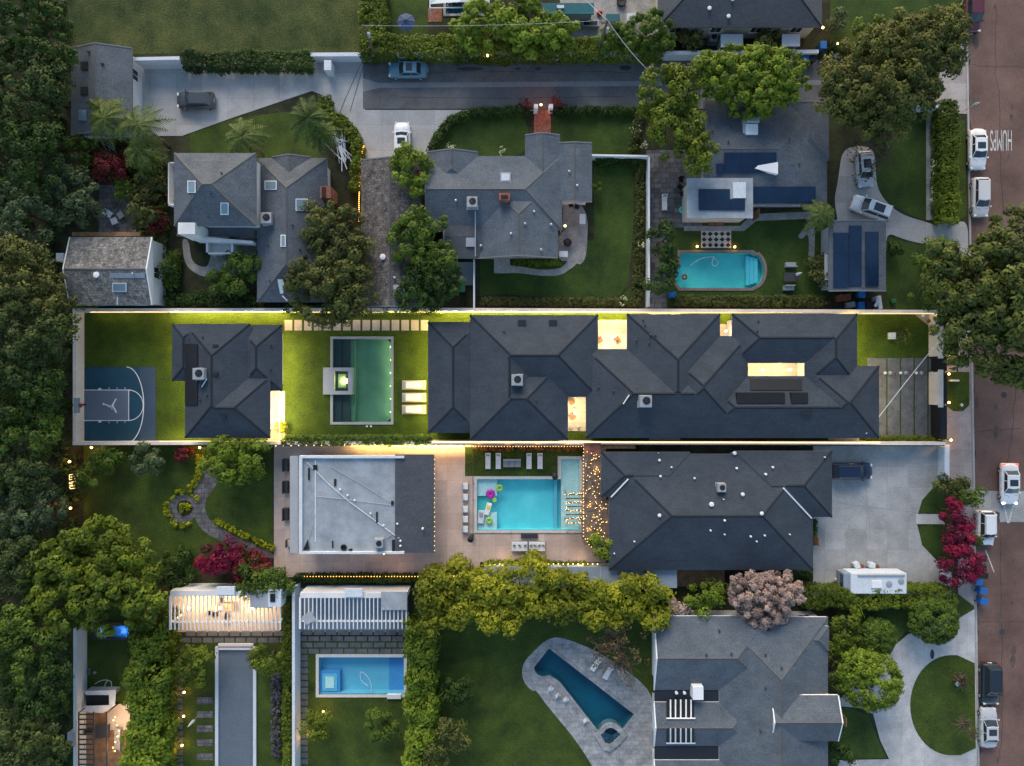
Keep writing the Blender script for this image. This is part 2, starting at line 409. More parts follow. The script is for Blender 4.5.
M('worn_paint', (.55, .53, .52), n=.25, sc=14, fine=.3)
M('rust', (.20, .075, .035), n=.25, fine=.2)
M('blue_plastic', (.02, .14, .42), rough=.45, n=.05, coord='obj')
M('teal_canvas', (.03, .13, .15), n=.1, coord='obj')
M('green_plastic', (.02, .12, .06), rough=.45, coord='obj')
M('cushion_white', (.75, .74, .72), rough=.9, n=.04, coord='obj')
M('cushion_grey', (.30, .31, .33), rough=.9, n=.08, coord='obj')
M('umbrella_blue', (.07, .10, .19), n=.1, coord='obj')
M('canvas_white', (.60, .64, .68), n=.06, coord='obj')
M('red_plastic', (.4, .03, .02), rough=.5, coord='obj')
M('float_purple', (.45, .03, .38), rough=.3, coord='obj'); M('float_lime', (.35, .60, .08), rough=.3, coord='obj'); M('float_yellow', (.8, .6, .1), rough=.3, coord='obj')
M('pool_blue', (.16, .50, .68), c2=(.18, .55, .72), n=.05, fine=.05)
M('pool_aqua', (.13, .66, .72), c2=(.16, .74, .80), n=.05, fine=.05)
M('pool_turquoise', (.11, .66, .62), c2=(.14, .74, .68), n=.05, fine=.05)
M('coping_brown', (.24, .17, .15), n=.15); M('pool_green', (.17, .27, .20), c2=(.21, .33, .25), n=.08, fine=.08)
M('pool_navy', (.012, .13, .19), c2=(.016, .17, .24), n=.1, sc=.5, fine=.06)
M('pool_cobalt', (.08, .33, .66), n=.05)
M('pool_pale', (.62, .82, .80), n=.05)
M('pool_slate', (.055, .065, .075), n=.1)
joints(M('bright_stone', (.56, .49, .41), n=.1, sc=1.5), 1.2, .6, .7)
M('warm_stone', (.50, .42, .34), n=.1, sc=2)
M('ivory', (.62, .60, .56), n=.05)
M('lane_gutter', (.23, .235, .24), n=.1, sc=2)
M('strip_grey', (.12, .15, .18), n=.08); M('blinds', (.24, .29, .34), n=.08)
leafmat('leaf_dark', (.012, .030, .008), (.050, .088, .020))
leafmat('leaf_wood', (.022, .038, .014), (.075, .10, .036))
leafmat('leaf_grey', (.028, .045, .030), (.10, .135, .085))
leafmat('leaf_mid', (.028, .055, .010), (.10, .15, .025))
leafmat('leaf_olive', (.035, .042, .014), (.105, .115, .040))
leafmat('leaf_lime', (.045, .075, .006), (.18, .245, .03))
leafmat('leaf_yellow', (.065, .080, .005), (.24, .25, .022))
leafmat('leaf_hedge', (.040, .060, .006), (.13, .17, .018))
leafmat('leaf_palm', (.03, .048, .014), (.105, .14, .045))
leafmat('leaf_magenta', (.06, .004, .035), (.23, .008, .055))
leafmat('leaf_red', (.06, .012, .016), (.17, .018, .035))
leafmat('leaf_pink', (.15, .095, .13), (.46, .33, .42))
leafmat('leaf_leaning', (.036, .044, .012), (.125, .13, .042)); leafmat('leaf_street', (.028, .042, .012), (.105, .125, .036))
leafmat('leaf_brown', (.05, .035, .025), (.14, .10, .075))
leafmat('leaf_straw', (.07, .06, .02), (.24, .20, .07))
leafmat('leaf_lavender', (.05, .05, .07), (.16, .14, .26))
leafmat('flower_white', (.5, .5, .42), (.85, .85, .8))
leafmat('flower_yellow', (.16, .18, .01), (.42, .42, .02))
watermat('water', (.86, .97, .98)); watermat('water_deep', (.55, .85, .92)); watermat('water_green', (.66, .88, .80)); M('trim_grey', (.17, .175, .185), n=.08)
M('wall_cream', (.72, .62, .53), c2=(.80, .70, .61), n=.06, sc=1.)
glow('lamp_warm', (1, .55, .16), 9); glow('bulb', (1, .60, .18), 3.2); glow('led', (1, .68, .30), 1.6)
glow('led_soft', (1, .66, .28), .8); glow('lamp_pale', (1, .86, .6), 14); glow('rope_orange', (1, .30, .05), 5)
glow('tail_red', (1, .05, .03), 2.5); glow('head_white', (1, .95, .85), 2); glow('neon', (1, .66, .28), 1.1)
glow('spa_glow', (.05, .09, .85), .75)
M('tail_off', (.35, .02, .02), rough=.3, coord='obj'); M('head_off', (.7, .7, .68), rough=.2, coord='obj')
# ---------------------------------------------------------------- pools (registered first: the ground is cut open for them)
def w2(pts, z=0): return [tuple(W(p[0], p[1], z))[:2] for p in pts]
poolA = w2(rect(333, 339, 391, 422))
poolB = w2([(477, 479), (561, 479), (561, 459), (579, 459), (579, 530), (477, 530)])
poolC = w2(rect(319, 657, 404, 694))
poolD = w2([(680, 253), (752, 253), (756, 256)]+arc(752, 270, 12, -60, 60, 8, ry=17)+[(752, 288), (680, 288), (673, 278), (672, 272), (680, 266)])
poolE = w2([(549, 648), (634, 714), (623, 728), (612, 735), (597, 729), (560, 682), (550, 675)]+arc(543, 667, 9, 60, 180, 6)[1:])
poolF = w2(rect(446, -6, 487, 14))
POOLS += [poolA, poolB, poolC, poolD, poolE, poolF]
# ---------------------------------------------------------------- the ground and everything laid on it
sheet('ground', [(-2200, -2200), (3300, -2200), (3300, 3000), (-2200, 3000)], -.01, MATS['soil'])
g = MATS
def lay(name, pts, z, mat, **k): return sheet(name, pts, z, g[mat], **k)
lay('rough_lawn', [(62, -60), (386, -60), (386, 52), (132, 54), (72, 50)], .012, 'rough_grass')
lay('back_garden_soil', rect(388, -50, 655, 56), .014, 'soil')
lay('neighbour_lawn', rect(390, -50, 428, 38), .02, 'grass')
lay('neighbour_patio', rect(560, -50, 656, 40), .02, 'stone_path')
lay('concrete_drive', [(136, 64), (365, 62), (365, 110), (640, 110), (560, 111), (478, 111), (452, 121), (434, 140), (426, 156), (426, 164), (364, 164), (361, 146), (350, 130), (341, 124), (326, 121), (322, 95), (312, 91), (232, 118), (182, 136), (150, 136), (136, 132)], .03, 'concrete')
lay('asphalt_lane', rect(363, 60, 836, 109), .045, 'asphalt')
lay('gutter_strip', [(363, 78), (378, 83), (836, 80), (836, 85), (380, 88), (363, 92)], .052, 'lane_gutter')
lay('upper_lawn', [(186, 138), (240, 118), (318, 88), (326, 118), (352, 135), (362, 160), (362, 310), (60, 310), (60, 190), (150, 170)], .01, 'soil')
lay('palm_lawn', [(190, 134), (236, 118), (286, 112), (318, 112), (318, 160), (190, 158)], .024, 'grass_olive')
lay('front_lawn', [(429, 152), (455, 124), (478, 113), (528, 113), (528, 160), (429, 160)], .024, 'grass', smooth=2)
lay('front_lawn', rect(552, 113, 636, 155), .024, 'grass')
lay('brick_path', rect(534, 106, 551, 140), .04, 'brick')
lay('side_lawn', [(480, 240), (594, 240), (594, 160), (636, 160), (636, 304), (480, 304)], .02, 'grass')
lay('patio', [(556, 196), (588, 206), (587, 256), (580, 266), (574, 260), (556, 262)], .045, 'stone_path', smooth=2)
lay('garden_path', [(496, 264), (518, 266), (540, 270), (560, 269), (567, 262), (571, 252), (583, 258), (572, 268), (560, 276), (540, 276), (520, 273), (496, 273)], .05, 'stone_path', smooth=2)
lay('planting_bed', [(480, 293), (540, 296), (600, 298), (626, 296), (634, 230), (632, 165), (640, 165), (645, 306), (480, 306)], .035, 'soil', smooth=2)
lay('narrow_yard', [(646, 150), (702, 150), (702, 228), (667, 228), (667, 310), (646, 310)], .012, 'flagstone')
lay('pool_lawn', [(667.5, 228.5), (702.5, 228.5), (702.5, 222), (830, 205), (830, 292), (820, 306), (667.5, 306)], .022, 'grass')
lay('path', [(684, 226), (740, 226), (752, 214), (828, 211), (828, 218), (756, 221), (744, 231), (684, 231)], .04, 'stone_path')
lay('path', [(806, 216), (815, 218), (814, 268), (808, 268), (809, 232), (801, 240), (797, 236), (806, 228)], .044, 'stone_path', smooth=2)
lay('east_lawn', [(830, -40), (972, -40), (966, 60), (940, 70), (830, 110)], .015, 'grass')
lay('hedge_bed', rect(826, 100, 966, 250), .012, 'soil')
lay('drive_lawn', [(875, 190), (878, 150), (880, 120), (926, 120), (926, 222), (905, 212), (888, 202)], .022, 'grass')
lay('garden_path', rect(926, 110, 938, 220), .03, 'stone_path')
lay('curved_drive', [(838, 222), (834, 200), (838, 180), (842, 150), (860, 145), (875, 150), (876, 185), (884, 200), (900, 214), (925, 222), (946, 228), (968, 218), (968, 262), (958, 250), (934, 246), (905, 240), (886, 232), (886, 260), (838, 260)], .034, 'concrete', smooth=2)
lay('street_lawn', [(886, 236), (905, 242), (940, 250), (958, 256), (958, 310), (886, 310)], .02, 'grass')
kx = lambda y: 965+.0158*y      # the kerb runs slightly slanted
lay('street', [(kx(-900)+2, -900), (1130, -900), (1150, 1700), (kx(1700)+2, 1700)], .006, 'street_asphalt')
lay('street_patch', rect(969, 491, 1130, 522), .011, 'driveway_concrete')
lay('sidewalk', [(956, 250), (kx(250), 250), (kx(1200), 1200), (967, 1200), (958, 600)], .03, 'pink_concrete')
lay('sidewalk', [(930, 112), (944, 56), (963, 30), (kx(30), 30), (kx(114), 114)], .034, 'pink_concrete')
lay('driveway_apron', [(948, 432), (kx(432), 432), (kx(480), 480), (951, 480)], .045, 'pink_concrete')
lay('forecourt', rect(945, 356, 958, 420), .03, 'pink_concrete')
lay('forecourt', [(945, 408), (952, 412), (960, 412), (966, 408), (kx(408), 408), (kx(478), 478), (945, 478)], .04, 'pink_concrete')
for dx in (0, 163):
    mb = MB()
    P_ = [W(kx(-900)+dx, -900), W(kx(-900)+dx+1.7, -900), W(kx(1700)+dx+1.7, 1700), W(kx(1700)+dx, 1700)]
    mb.prism(P_, -.02, .13); mb.build('kerb', g['concrete'], kind='structure')
# centre lot
lay('turf_lawn', [(83, 309), (945, 309), (945, 443), (83, 443)], .02, 'turf')
for x0, x1 in ((867, 886), (887.3, 899.6), (900.9, 913.3), (914.6, 927.1), (928.4, 940.8)): lay('driveway_slab', rect(x0, 358, x1, 437), .05, 'paver')
for i in range(15): lay('stepping_stone', rect(284.8+9.72*i, 320, 292.4+9.72*i, 330.5), .05, 'paver_warm')
lay('courtyard', rect(596, 320, 630, 352), .04, 'bright_stone')
lay('courtyard', rect(565, 395, 587, 431), .04, 'bright_stone')
lay('courtyard', rect(745, 358, 806, 380), .04, 'bright_stone')
lay('courtyard', rect(719, 324, 733, 340), .04, 'warm_stone')
for x0 in (649, 828): lay('doorstep', rect(x0, 436, x0+31, 442), .05, 'warm_stone')
lay('doorstep', rect(649, 310, 680, 314), .05, 'warm_stone')
lay('terrace', rect(268, 391, 285, 440), .05, 'bright_stone')
lay('corner_bed', [(914, 314), (942, 314), (942, 337)], .05, 'stone_path')
# basketball court
lay('basketball_court', rect(84, 367, 156, 443), .045, 'court_blue')
lay('court_border', rect(140, 367, 156, 443), .05, 'court_border')
# the right part inside the arc stays deep blue
arcp = [(p[0], p[1]) for p in arc(103, 405, 40, -70, 70, 18, ry=40)]
lay('court_arc_floor', [(126, 367.2)]+[(127+17*math.cos(R(a)), 405+37.6*math.sin(R(a))) for a in range(-90, 91, 12)]+[(126, 442.8)], .055, 'court_blue')
lay('court_key', rect(84, 390, 129, 420.5), .060, 'court_key')
mb = MB()
def cl(p, w=.09, z=.066): strip(mb, [W(*q) for q in p], w, z)
cl([(84, 390), (131, 390)]); cl([(84, 420.5), (131, 420.5)]); cl([(129, 390), (129, 420.5)], .11, .067)
cl(arc(129, 405.2, 14.5, -90, 90, 16, ry=15.2), .09, .068)
cl([(127, 367)]+[(127+17*math.cos(R(a)), 405+38*math.sin(R(a))) for a in range(-90, 91, 9)], .1, .069)
for y, d in ((388.9, -1), (421.6, 1)):
    for x in (109.5, 117.5, 125.3): cl([(x, y), (x, y+d*1.4)], .08, .070)
    cl([(98.7, y), (101.6, y)], .2, .071)
mb.build('court_lines', g['line_paint'], kind='structure')
# leaping figure emblem on the key
def j(u, v): return W(90+u/15.3, 380+v/15.3)
mb = MB()
for pts, w in (([(218, 370), (275, 385), (345, 392)], .13), ([(275, 400), (345, 392)], .2), ([(340, 400), (375, 340), (405, 285)], .17), ([(345, 390), (380, 440), (410, 500)], .19), ([(290, 405), (330, 420), (348, 455)], .07)):
    strip(mb, [j(*p) for p in pts], w, .071)
c0 = j(212, 366); mb.add([(c0.x+.13*math.cos(a), c0.y+.13*math.sin(a), .072) for a in [i*math.pi/5 for i in range(10)]], [tuple(range(10))])
c0 = j(352, 388); mb.add([(c0.x+.16*math.cos(a), c0.y+.13*math.sin(a), .072) for a in [i*math.pi/5 for i in range(10)]], [tuple(range(10))])
mb.build('court_emblem', g['line_paint'], kind='structure')
# lots below
lay('party_patio', [(274, 445), (606, 445), (606, 562), (480, 562), (480, 577), (274, 577)], .03, 'patio_tile')
lay('turf_strip', [(465, 447), (585, 447), (585, 456), (557.5, 456), (557.5, 476), (465, 476)], .055, 'grass_olive')
lay('turf_strip', rect(290, 463, 297, 545), .055, 'grass')
lay('garden_lawn', [(84, 446), (273, 446), (273, 545), (240, 560), (200, 575), (120, 575), (84, 540)], .02, 'grass_olive')
lay('stone_path', arc(183, 509, 14.5, 0, 360, 22)[:-1], .04, 'flagstone')
lay('stone_path', [(190, 500), (203, 472), (205, 462), (212, 462), (213, 475), (222, 472), (216, 486), (206, 498), (205, 512), (213, 524), (232, 534), (256, 545), (274, 553), (274, 560), (250, 552), (226, 543), (210, 536), (198, 526)], .045, 'flagstone', smooth=2)
lay('flower_bed', arc(185, 508, 8, 0, 360, 14)[:-1], .05, 'soil')
lay('parking_court', [(813, 446), (944, 446), (944, 478), (936, 484), (922, 500), (916, 520), (922, 545), (936, 560), (945, 572), (945, 596), (813, 596)], .032, 'driveway_concrete')
lay('garden_path', [(916, 514), (938, 514), (945, 524), (916, 524)], .05, 'pale_concrete')
lay('front_lawn', [(945, 478), (936, 484), (922, 500), (917, 513), (940, 513), (946, 524), (917, 525), (922, 545), (936, 560), (948, 574), (958, 590), (966, 590), (966, 480)], .024, 'grass', smooth=2)
lay('front_lawn', [(838, 596), (945, 596), (946, 606), (962, 590), (972, 610), (960, 618), (905, 632), (890, 652), (884, 680), (838, 680)], .022, 'grass')
lay('circular_drive', [(967, 608), (967, 650), (974, 652), (955, 655)]+[], .03, 'pale_concrete')if 0 else None
outer = [(kx(606), 606), (952, 618), (930, 628), (908, 634), (896, 644), (888, 658), (870, 670), (838, 692), (838, 706), (862, 708), (873, 714), (880, 740), (889, 759), (838, 760), (838, 800), (kx(800), 800)]
lay('circular_drive', chaikin(outer[:14], 2)[4:-3]+outer[14:] if 0 else outer, .032, 'pale_concrete')
lay('island_lawn', [(974, 661)][:0]+[(974.5, 663), (957, 655)]+arc(951, 705, 41, -92, -268, 24, ry=50)+[(960, 755), (975.5, 748)], .05, 'grass_olive')
lay('drive_lawn', [(838, 706), (850, 708), (868, 715), (880, 745), (887, 758), (838, 759)], .05, 'grass')
lay('verge', rect(946, 372, 969, 405)[:2]+[(969, 405), (963, 411), (953, 411), (946, 406)], .05, 'turf')
lay('verge', [(946, 312), (958, 312), (958, 356), (946, 356)], .05, 'turf')
lay('verge', [(957, 596), (974, 611), (957, 618), (950, 606)][:0] or [(948, 596), (958, 594), (974, 606), (974, 609), (957, 619), (948, 612)], .05, 'grass_olive')
lay('verge', [(938, 120), (965, 120), (966.5, 216), (950, 226), (938, 222)], .03, 'grass_olive')
# bottom lots
lay('back_lawn', rect(70, 600, 180, 800), .014, 'grass')
lay('court_yard_lawn', rect(170, 640, 290, 800), .016, 'grass_olive')
lay('pool_yard_lawn', rect(296, 640, 414, 800), .016, 'grass_olive')
lay('wide_lawn', rect(414, 600, 656, 800), .018, 'grass_olive')
lay('cabana_floor', rect(172, 588, 280, 632), .03, 'warm_stone')
lay('cabana_floor', rect(300, 588, 408, 632), .03, 'blinds')
lay('pool_terrace', [(530, 655), (545, 640), (560, 636), (600, 652), (648, 686), (656, 712), (656, 800), (612, 800), (580, 745), (545, 703), (536, 690)]+arc(544, 672, 22, 120, 215, 8), .03, 'pool_stone', smooth=2)
lay('putting_strip', rect(217, 650, 255, 800), .05, 'strip_grey')
lay('brown_deck', rect(676, 568, 724, 586), .2, 'wood')
for i in range(9):
    for r in range(4):
        x = 302+12*i-(5.5 if r % 2 else 0)
        lay('paver', rect(max(x, 297.5), 630+6.2*r, min(x+10.6, 407), 634.8+6.2*r), .05, 'paver')
for k in range(23): lay('paver', rect(298, 655+6.5*k, 308, 660.2+6.5*k), .05, 'paver')
for i in range(10):
    for r in range(2):
        x = 186+11*i-(5 if r % 2 else 0)
        lay('paver', rect(max(x, 174), 631+6.5*r, min(x+9.6, 282), 636+6.5*r), .05, 'paver')
for k in range(20): lay('paver', rect(174, 646+6.5*k, 183, 651+6.5*k), .05, 'paver')
for k in range(5): lay('paver', rect(197, 697+14*k, 213, 704+14*k), .05, 'flagstone')
lay('flagstone_patio', rect(99, 185, 136, 236), .025, 'flagstone')
lay('garden_path', [(182, 238), (189, 240), (191, 258), (196, 265), (208, 268), (212, 250), (212, 240), (262, 235), (262, 270), (240, 276), (205, 278), (190, 270), (184, 260)], .04, 'stone_path', smooth=2)
lay('checker_patio', rect(701, 231, 731, 248), .045, 'bright_stone')
for a in range(5):
    for b in range(3):
        cx = 704+6*a; cy = 234+5.6*b
        lay('grass_diamond', [(cx, cy-2.4), (cx+2.6, cy), (cx, cy+2.4), (cx-2.6, cy)], .055, 'soil')
# street writing
def text(name, s, px, py, w, h, mat, rz, z, ex=0.):
    cu = bpy.data.curves.new(name, 'FONT'); cu.body = s; cu.align_x = 'CENTER'; cu.align_y = 'CENTER'; cu.extrude = ex
    o = bpy.data.objects.new(name, cu); col.objects.link(o)
    bpy.context.view_layer.update(); dg = bpy.context.evaluated_depsgraph_get()
    me = bpy.data.meshes.new_from_object(o.evaluated_get(dg)); bpy.data.objects.remove(o)
    xs = [v.co.x for v in me.vertices]; ys = [v.co.y for v in me.vertices]
    cx = (min(xs)+max(xs))/2; cy = (min(ys)+max(ys))/2; fx = w/(max(xs)-min(xs)); fy = h/(max(ys)-min(ys))
    for v in me.vertices: v.co.x = (v.co.x-cx)*fx; v.co.y = (v.co.y-cy)*fy
    me.materials.clear(); me.materials.append(mat)
    o = link(name, me, None, W(px, py, z)); o.rotation_euler = (0, 0, rz); return o
T(text('road_lettering', 'HUMPS', 1001, 140.5, 2.6, 2.5, g['worn_paint'], math.pi, .012), kind='structure')
mb = MB(); strip(mb, [W(1003.5, 504), W(1008, 523)], .22, .02); strip(mb, [W(1013.5, 504), W(1008.4, 523)], .22, .022); mb.build('road_arrow', g['worn_paint'], kind='structure')
mb = MB(); strip(mb, [W(985.5, 550), W(994, 572)], .12, .012); mb.build('road_line', g['worn_paint'], kind='structure')
# lane cracks and tyre marks
for nm, pts in (('tar_seam', [(361, 64), (345, 100), (338, 118)]), ('tar_seam', [(364, 64), (350, 112)]), ):
    mb = MB(); strip(mb, [W(*p) for p in pts], .05, .056); mb.build(nm, g['ridge'], kind='structure')
for (x, y, rx, ry) in ((470, 69, 14, 2), (625, 68, 6, 2.5), (538, 69, 3, 1.6), (518, 69, 3, 1.3), (932, 654, 2, 5)):
    lay('oil_stain', arc(x, y, rx, 0, 360, 12, ry=ry)[:-1], .058, 'roof_dark')

# wear on the street: tar seams, cracks, a manhole and gutter dirt
rng = np.random.default_rng(21)
def crack(x, y, dx, dy, n, z, mat='ridge', w=.05, jig=2.2):
    P_ = [(x, y)]
    for i in range(n): x += dx+rng.normal()*jig*.5; y += dy+rng.normal()*jig*.5; P_.append((x, y))
    mb = MB(); strip(mb, [W(*p) for p in P_], w, z); mb.build('tar_seam', g[mat], kind='structure')
for x, y, dx, dy, n in ((996, 8, .4, 9, 26), (1014, 250, -.2, 8, 28), (972, 64, 6, .5, 9), (972, 330, 6, -.3, 9), (972, 622, 6, .4, 9), (1000, 530, .1, 9, 26), (972, 432, 6, .2, 9)): crack(x, y, dx, dy, n, .010, w=.045)
for x, y, dx, dy, n in ((380, 72, 14, 0, 18), (400, 97, 16, .2, 14), (700, 100, 9, .4, 8)): crack(x, y, dx, dy, n, .049, w=.035, jig=1.2)
for x, y, dx, dy, n in ((820, 500, 9, 1, 12), (860, 450, 1, 9, 12)): crack(x, y, dx, dy, n, .036, 'lane_gutter', w=.04, jig=1.5)
M('dirt', (.07, .055, .04), n=.3)
for k in range(26):
    y = -10+30*k+rng.random()*12; lay('gutter_dirt', [(kx(y)+1.9, y), (kx(y)+3.4+rng.random()*1.3, y+4+rng.random()*6), (kx(y)+2., y+12+rng.random()*12)], .008+.0001*k, 'dirt')
MB().lathe(W(1004, 395, 0), [(.36, 0), (.36, .012), (.3, .013), (.01, .014)], 20).build('manhole_cover', g['dark_metal'], kind='structure'); MB().lathe(W(1002, 632, 0), [(.36, 0), (.36, .012), (.3, .013), (.01, .014)], 20).build('manhole_cover', g['dark_metal'], kind='structure')
for k in range(30):
    cx = (975, 996, 1012)[k % 3]+rng.normal()*2; cy = rng.random()*766; r1 = 1.2+rng.random()*2.2
    lay('oil_stain', [(cx+r1*(.7+.5*rng.random())*math.cos(a), cy+2.2*r1*(.7+.5*rng.random())*math.sin(a)) for a in [i*.63 for i in range(10)]], .0125+.0002*k, 'street_stain' if k else 'street_stain') if 'street_stain' in MATS or M('street_stain', (.105, .075, .062), n=.3, sc=3) else None
# ---------------------------------------------------------------- pools
def pool(label, poly, basin, water, depth, coping, cop_w, name='swimming_pool', extra=None, group=None):
    n = len(poly); c = Vector((sum(p[0] for p in poly)/n, sum(p[1] for p in poly)/n, 0))
    root = emp(name, c, label, 'pool', group)
    mb = MB(); ar = sum(poly[i-1][0]*poly[i][1]-poly[i][0]*poly[i-1][1] for i in range(n)); sg = 1 if ar > 0 else -1
    def off(d):
        out = []
        for i in range(n):
            a = Vector(poly[i-1]); b = Vector(poly[i]); e = Vector(poly[(i+1) % n])
            n1 = Vector(((b-a).y, -(b-a).x)).normalized(); n2 = Vector(((e-b).y, -(e-b).x)).normalized()
            m = (n1+n2); m = m/max(.35, m.dot(m)/1.0)*2 if m.length > .2 else n1
            m = (n1+n2).normalized(); k = 1/max(.5, m.dot(n1)); out.append(b+m*d*k*sg)
        return out
    tri = tessellate_polygon([[Vector((p[0], p[1], 0)) for p in poly]])
    mb.add([(p[0], p[1], -depth) for p in poly], tri)
    mb.add([(p[0], p[1], -depth) for p in poly]+[(p[0], p[1], .08) for p in poly], [(i, (i+1) % n, n+(i+1) % n, n+i) for i in range(n)])
    mb.build('basin', g[basin], root)
    mb = MB(); q = off(.015); mb.add([(p.x, p.y, -.12) for p in q], tri); mb.build('water', g[water], root)
    o = off(cop_w); mb = MB(); i_ = [Vector(p) for p in poly]
    vs = [(p.x, p.y, .10) for p in i_]+[(p.x, p.y, .10) for p in o]+[(p.x, p.y, -.1) for p in i_]+[(p.x, p.y, -.1) for p in o]
    fs = []
    for i in range(n):
        k = (i+1) % n; fs += [(i, k, n+k, n+i), (n+i, n+k, 3*n+k, 3*n+i), (2*n+i, 2*n+k, k, i)]
    mb.add(vs, fs); mb.build('coping', g[coping], root)
    return root
def under(parent, name, x0, y0, x1, y1, z0, z1, mat): return MB().bp(x0, y0, x1, y1, z0, z1).build(name, g[mat], parent)
pa = pool('green-lit rectangular pool with pale coping on the glowing turf lawn', poolA, 'pool_green', 'water_green', 1.5, 'grey_wall', .3)
under(pa, 'ledge', 333.3, 339.3, 341.5, 421.7, -1.45, -.35, 'pool_slate'); under(pa, 'ledge', 342.2, 339.3, 350, 421.7, -1.45, -.5, 'pool_slate')
under(pa, 'step', 350.4, 340, 355, 421, -1.45, -.85, 'pool_green')
MB().add([W(387, 339.5, -.1), W(391, 339.5, -.1), W(391, 343, -.1)], [(0, 1, 2)]).build('corner_grate', g['black'], pa)
MB().add([W(387, 421.5, -.1), W(391, 421.5, -.1), W(391, 418, -.1)], [(0, 1, 2)]).build('corner_grate', g['black'], pa)
for i, y in enumerate((347, 360, 373, 386, 399, 412)):
    f = MB().sphere(W(390.6, y, -.7), .07, 8).build('pool_light', g['bulb'], pa)
    ld = bpy.data.lights.new('pool_lamp', 'POINT'); ld.energy = 11; ld.color = (.95, 1, .55); ld.shadow_soft_size = .12
    lo = bpy.data.objects.new('pool_lamp', ld); col.objects.link(lo); lo.parent = f; lo.location = W(389, y, -.7)-ORG[f.name]
# spa over the pool edge
c = W(337, 381, 0); sp = emp('spa', c, 'raised pale spa with glowing yellow water set into the left edge of the green pool', 'spa')
mb = MB()
mb.bp(323, 367.5, 331, 394.5, -.3, .35); mb.bp(331, 367.5, 352, 371, -.9, .35); mb.bp(331, 391, 352, 394.5, -.9, .35); mb.bp(348, 371, 352, 391, -.9, .35); mb.bp(331, 371, 334, 391, -.9, .35)
mb.build('surround', g['grey_wall'], sp)
MB().bp(334, 371, 348, 391, -.9, -.25).build('basin', g['pool_slate'], sp)
MB().bp(338, 374, 346, 388, -.25, -.18).build('seat', g['warm_stone'], sp)
mb = MB(); mb.bp(334.01, 371.01, 347.99, 390.99, .18, .2); mb.build('water', g['water'], sp)
f = MB().box(W(346.8, 381, .02), (.08, .5, .2)).build('spa_light', g['lamp_warm'], sp)
ld = bpy.data.lights.new('spa_lamp', 'POINT'); ld.energy = 45; ld.color = (1, .72, .22); ld.shadow_soft_size = .1; lo = bpy.data.objects.new('spa_lamp', ld); col.objects.link(lo); lo.parent = f; lo.location = W(343, 381, .05)-ORG[f.name]
pb = pool('bright aqua pool with pale shelf, spa corner and floats beside the patio loungers', poolB, 'pool_aqua', 'water', 1.3, 'ivory', .32)
under(pb, 'shelf', 477.3, 479.3, 497, 496, -1.25, -.35, 'pool_pale'); under(pb, 'shelf', 477.3, 513, 497, 529.7, -1.25, -.35, 'pool_pale'); under(pb, 'step', 477.3, 497, 490, 512, -1.25, -.8, 'pool_turquoise')
under(pb, 'bench', 554, 479.3, 557, 529.7, -1.25, -.7, 'pool_blue'); under(pb, 'shallow_end', 561, 459.3, 578.7, 529.7, -1.25, -.45, 'pool_pale')
pc = pool('blue rectangular pool with square corner spa beside the white fence', poolC, 'pool_blue', 'water', 1.2, 'ivory', .36)
under(pc, 'deep_end', 389, 657.3, 403.7, 693.7, -1.19, -1.1, 'pool_cobalt')
for q, (a, z, m_) in enumerate(((0, -.25, 'pool_cobalt'), (3, -.2, 'pool_blue'), (6, -.15, 'pool_pale'))): under(pc, 'spa_step', 319.3+a, 671+a, 340-a, 693.7-a*.9, -1.15+q*.0, z-.1+q*.04, m_)
pd = pool('turquoise pool with rounded end and brick coping on the dark lawn', poolD, 'pool_turquoise', 'water', 1.2, 'coping_brown', .34)
for k, x in enumerate((746, 750, 754)): under(pd, 'step', x, 256+k, x+3.6, 285-k, -1.15, -.6+.12*k, 'pool_aqua')
pe = pool('dark teal angular pool set in a pale stone terrace', poolE, 'pool_navy', 'water_deep', 1.7, 'pool_stone', .25)
pf = pool('dark blue pool at the top edge of the photo under a white awning', poolF, 'pool_navy', 'water_deep', 1.3, 'pool_stone', .3)
def ringpoly(name, parent, pts, zi, z0, z1, mat, k=.68):
    P = [W(*p, z1) for p in pts]; n = len(P); c = sum(P, Vector())/n
    I = [c+(p-c)*k for p in P]
    vs = [(p.x, p.y, z1) for p in P]+[(p.x, p.y, z1) for p in I]+[(p.x, p.y, z0) for p in P]+[(p.x, p.y, zi) for p in I]
    fs = []
    for i in range(n):
        j_ = (i+1) % n; fs += [(i, j_, n+j_, n+i), (i, j_, 2*n+j_, 2*n+i), (n+i, n+j_, 3*n+j_, 3*n+i)]
    MB().add(vs, fs).build(name, mat, parent); return I
for x_, y_, e_ in ((492, 505, 7), (530, 505, 16), (569, 475, 7)):
    f = MB().box(W(x_, 530 if x_ > 480 and x_ < 560 else 480, -.8), (.25, .06, .25)).build('pool_light', g['lamp_pale'], pb); ld = bpy.data.lights.new('pool_lamp', 'POINT'); ld.energy = e_; ld.color = (.85, 1, .95); ld.shadow_soft_size = 1.0
    lo = bpy.data.objects.new('pool_lamp', ld); col.objects.link(lo); lo.parent = f; lo.location = W(x_, y_, .9)-ORG[f.name]
s2 = emp('spa', W(611, 737, 0), 'diamond-shaped stone-rimmed spa at the foot of the dark teal pool', 'spa')
I = ringpoly('rim', s2, [(594, 735)]+arc(611, 738, 13, 205, 315, 6, ry=14)+[(628, 735), (620, 744), (610, 752), (603, 750)], -.5, -1.0, .3, g['pool_stone'], .6)
MB().add([(p.x, p.y, .12) for p in I], [tuple(range(len(I)))]).build('water', g['water_deep'], s2)
MB().add([(p.x, p.y, -.5) for p in I], [tuple(range(len(I)))]).build('basin', g['pool_navy'], s2)
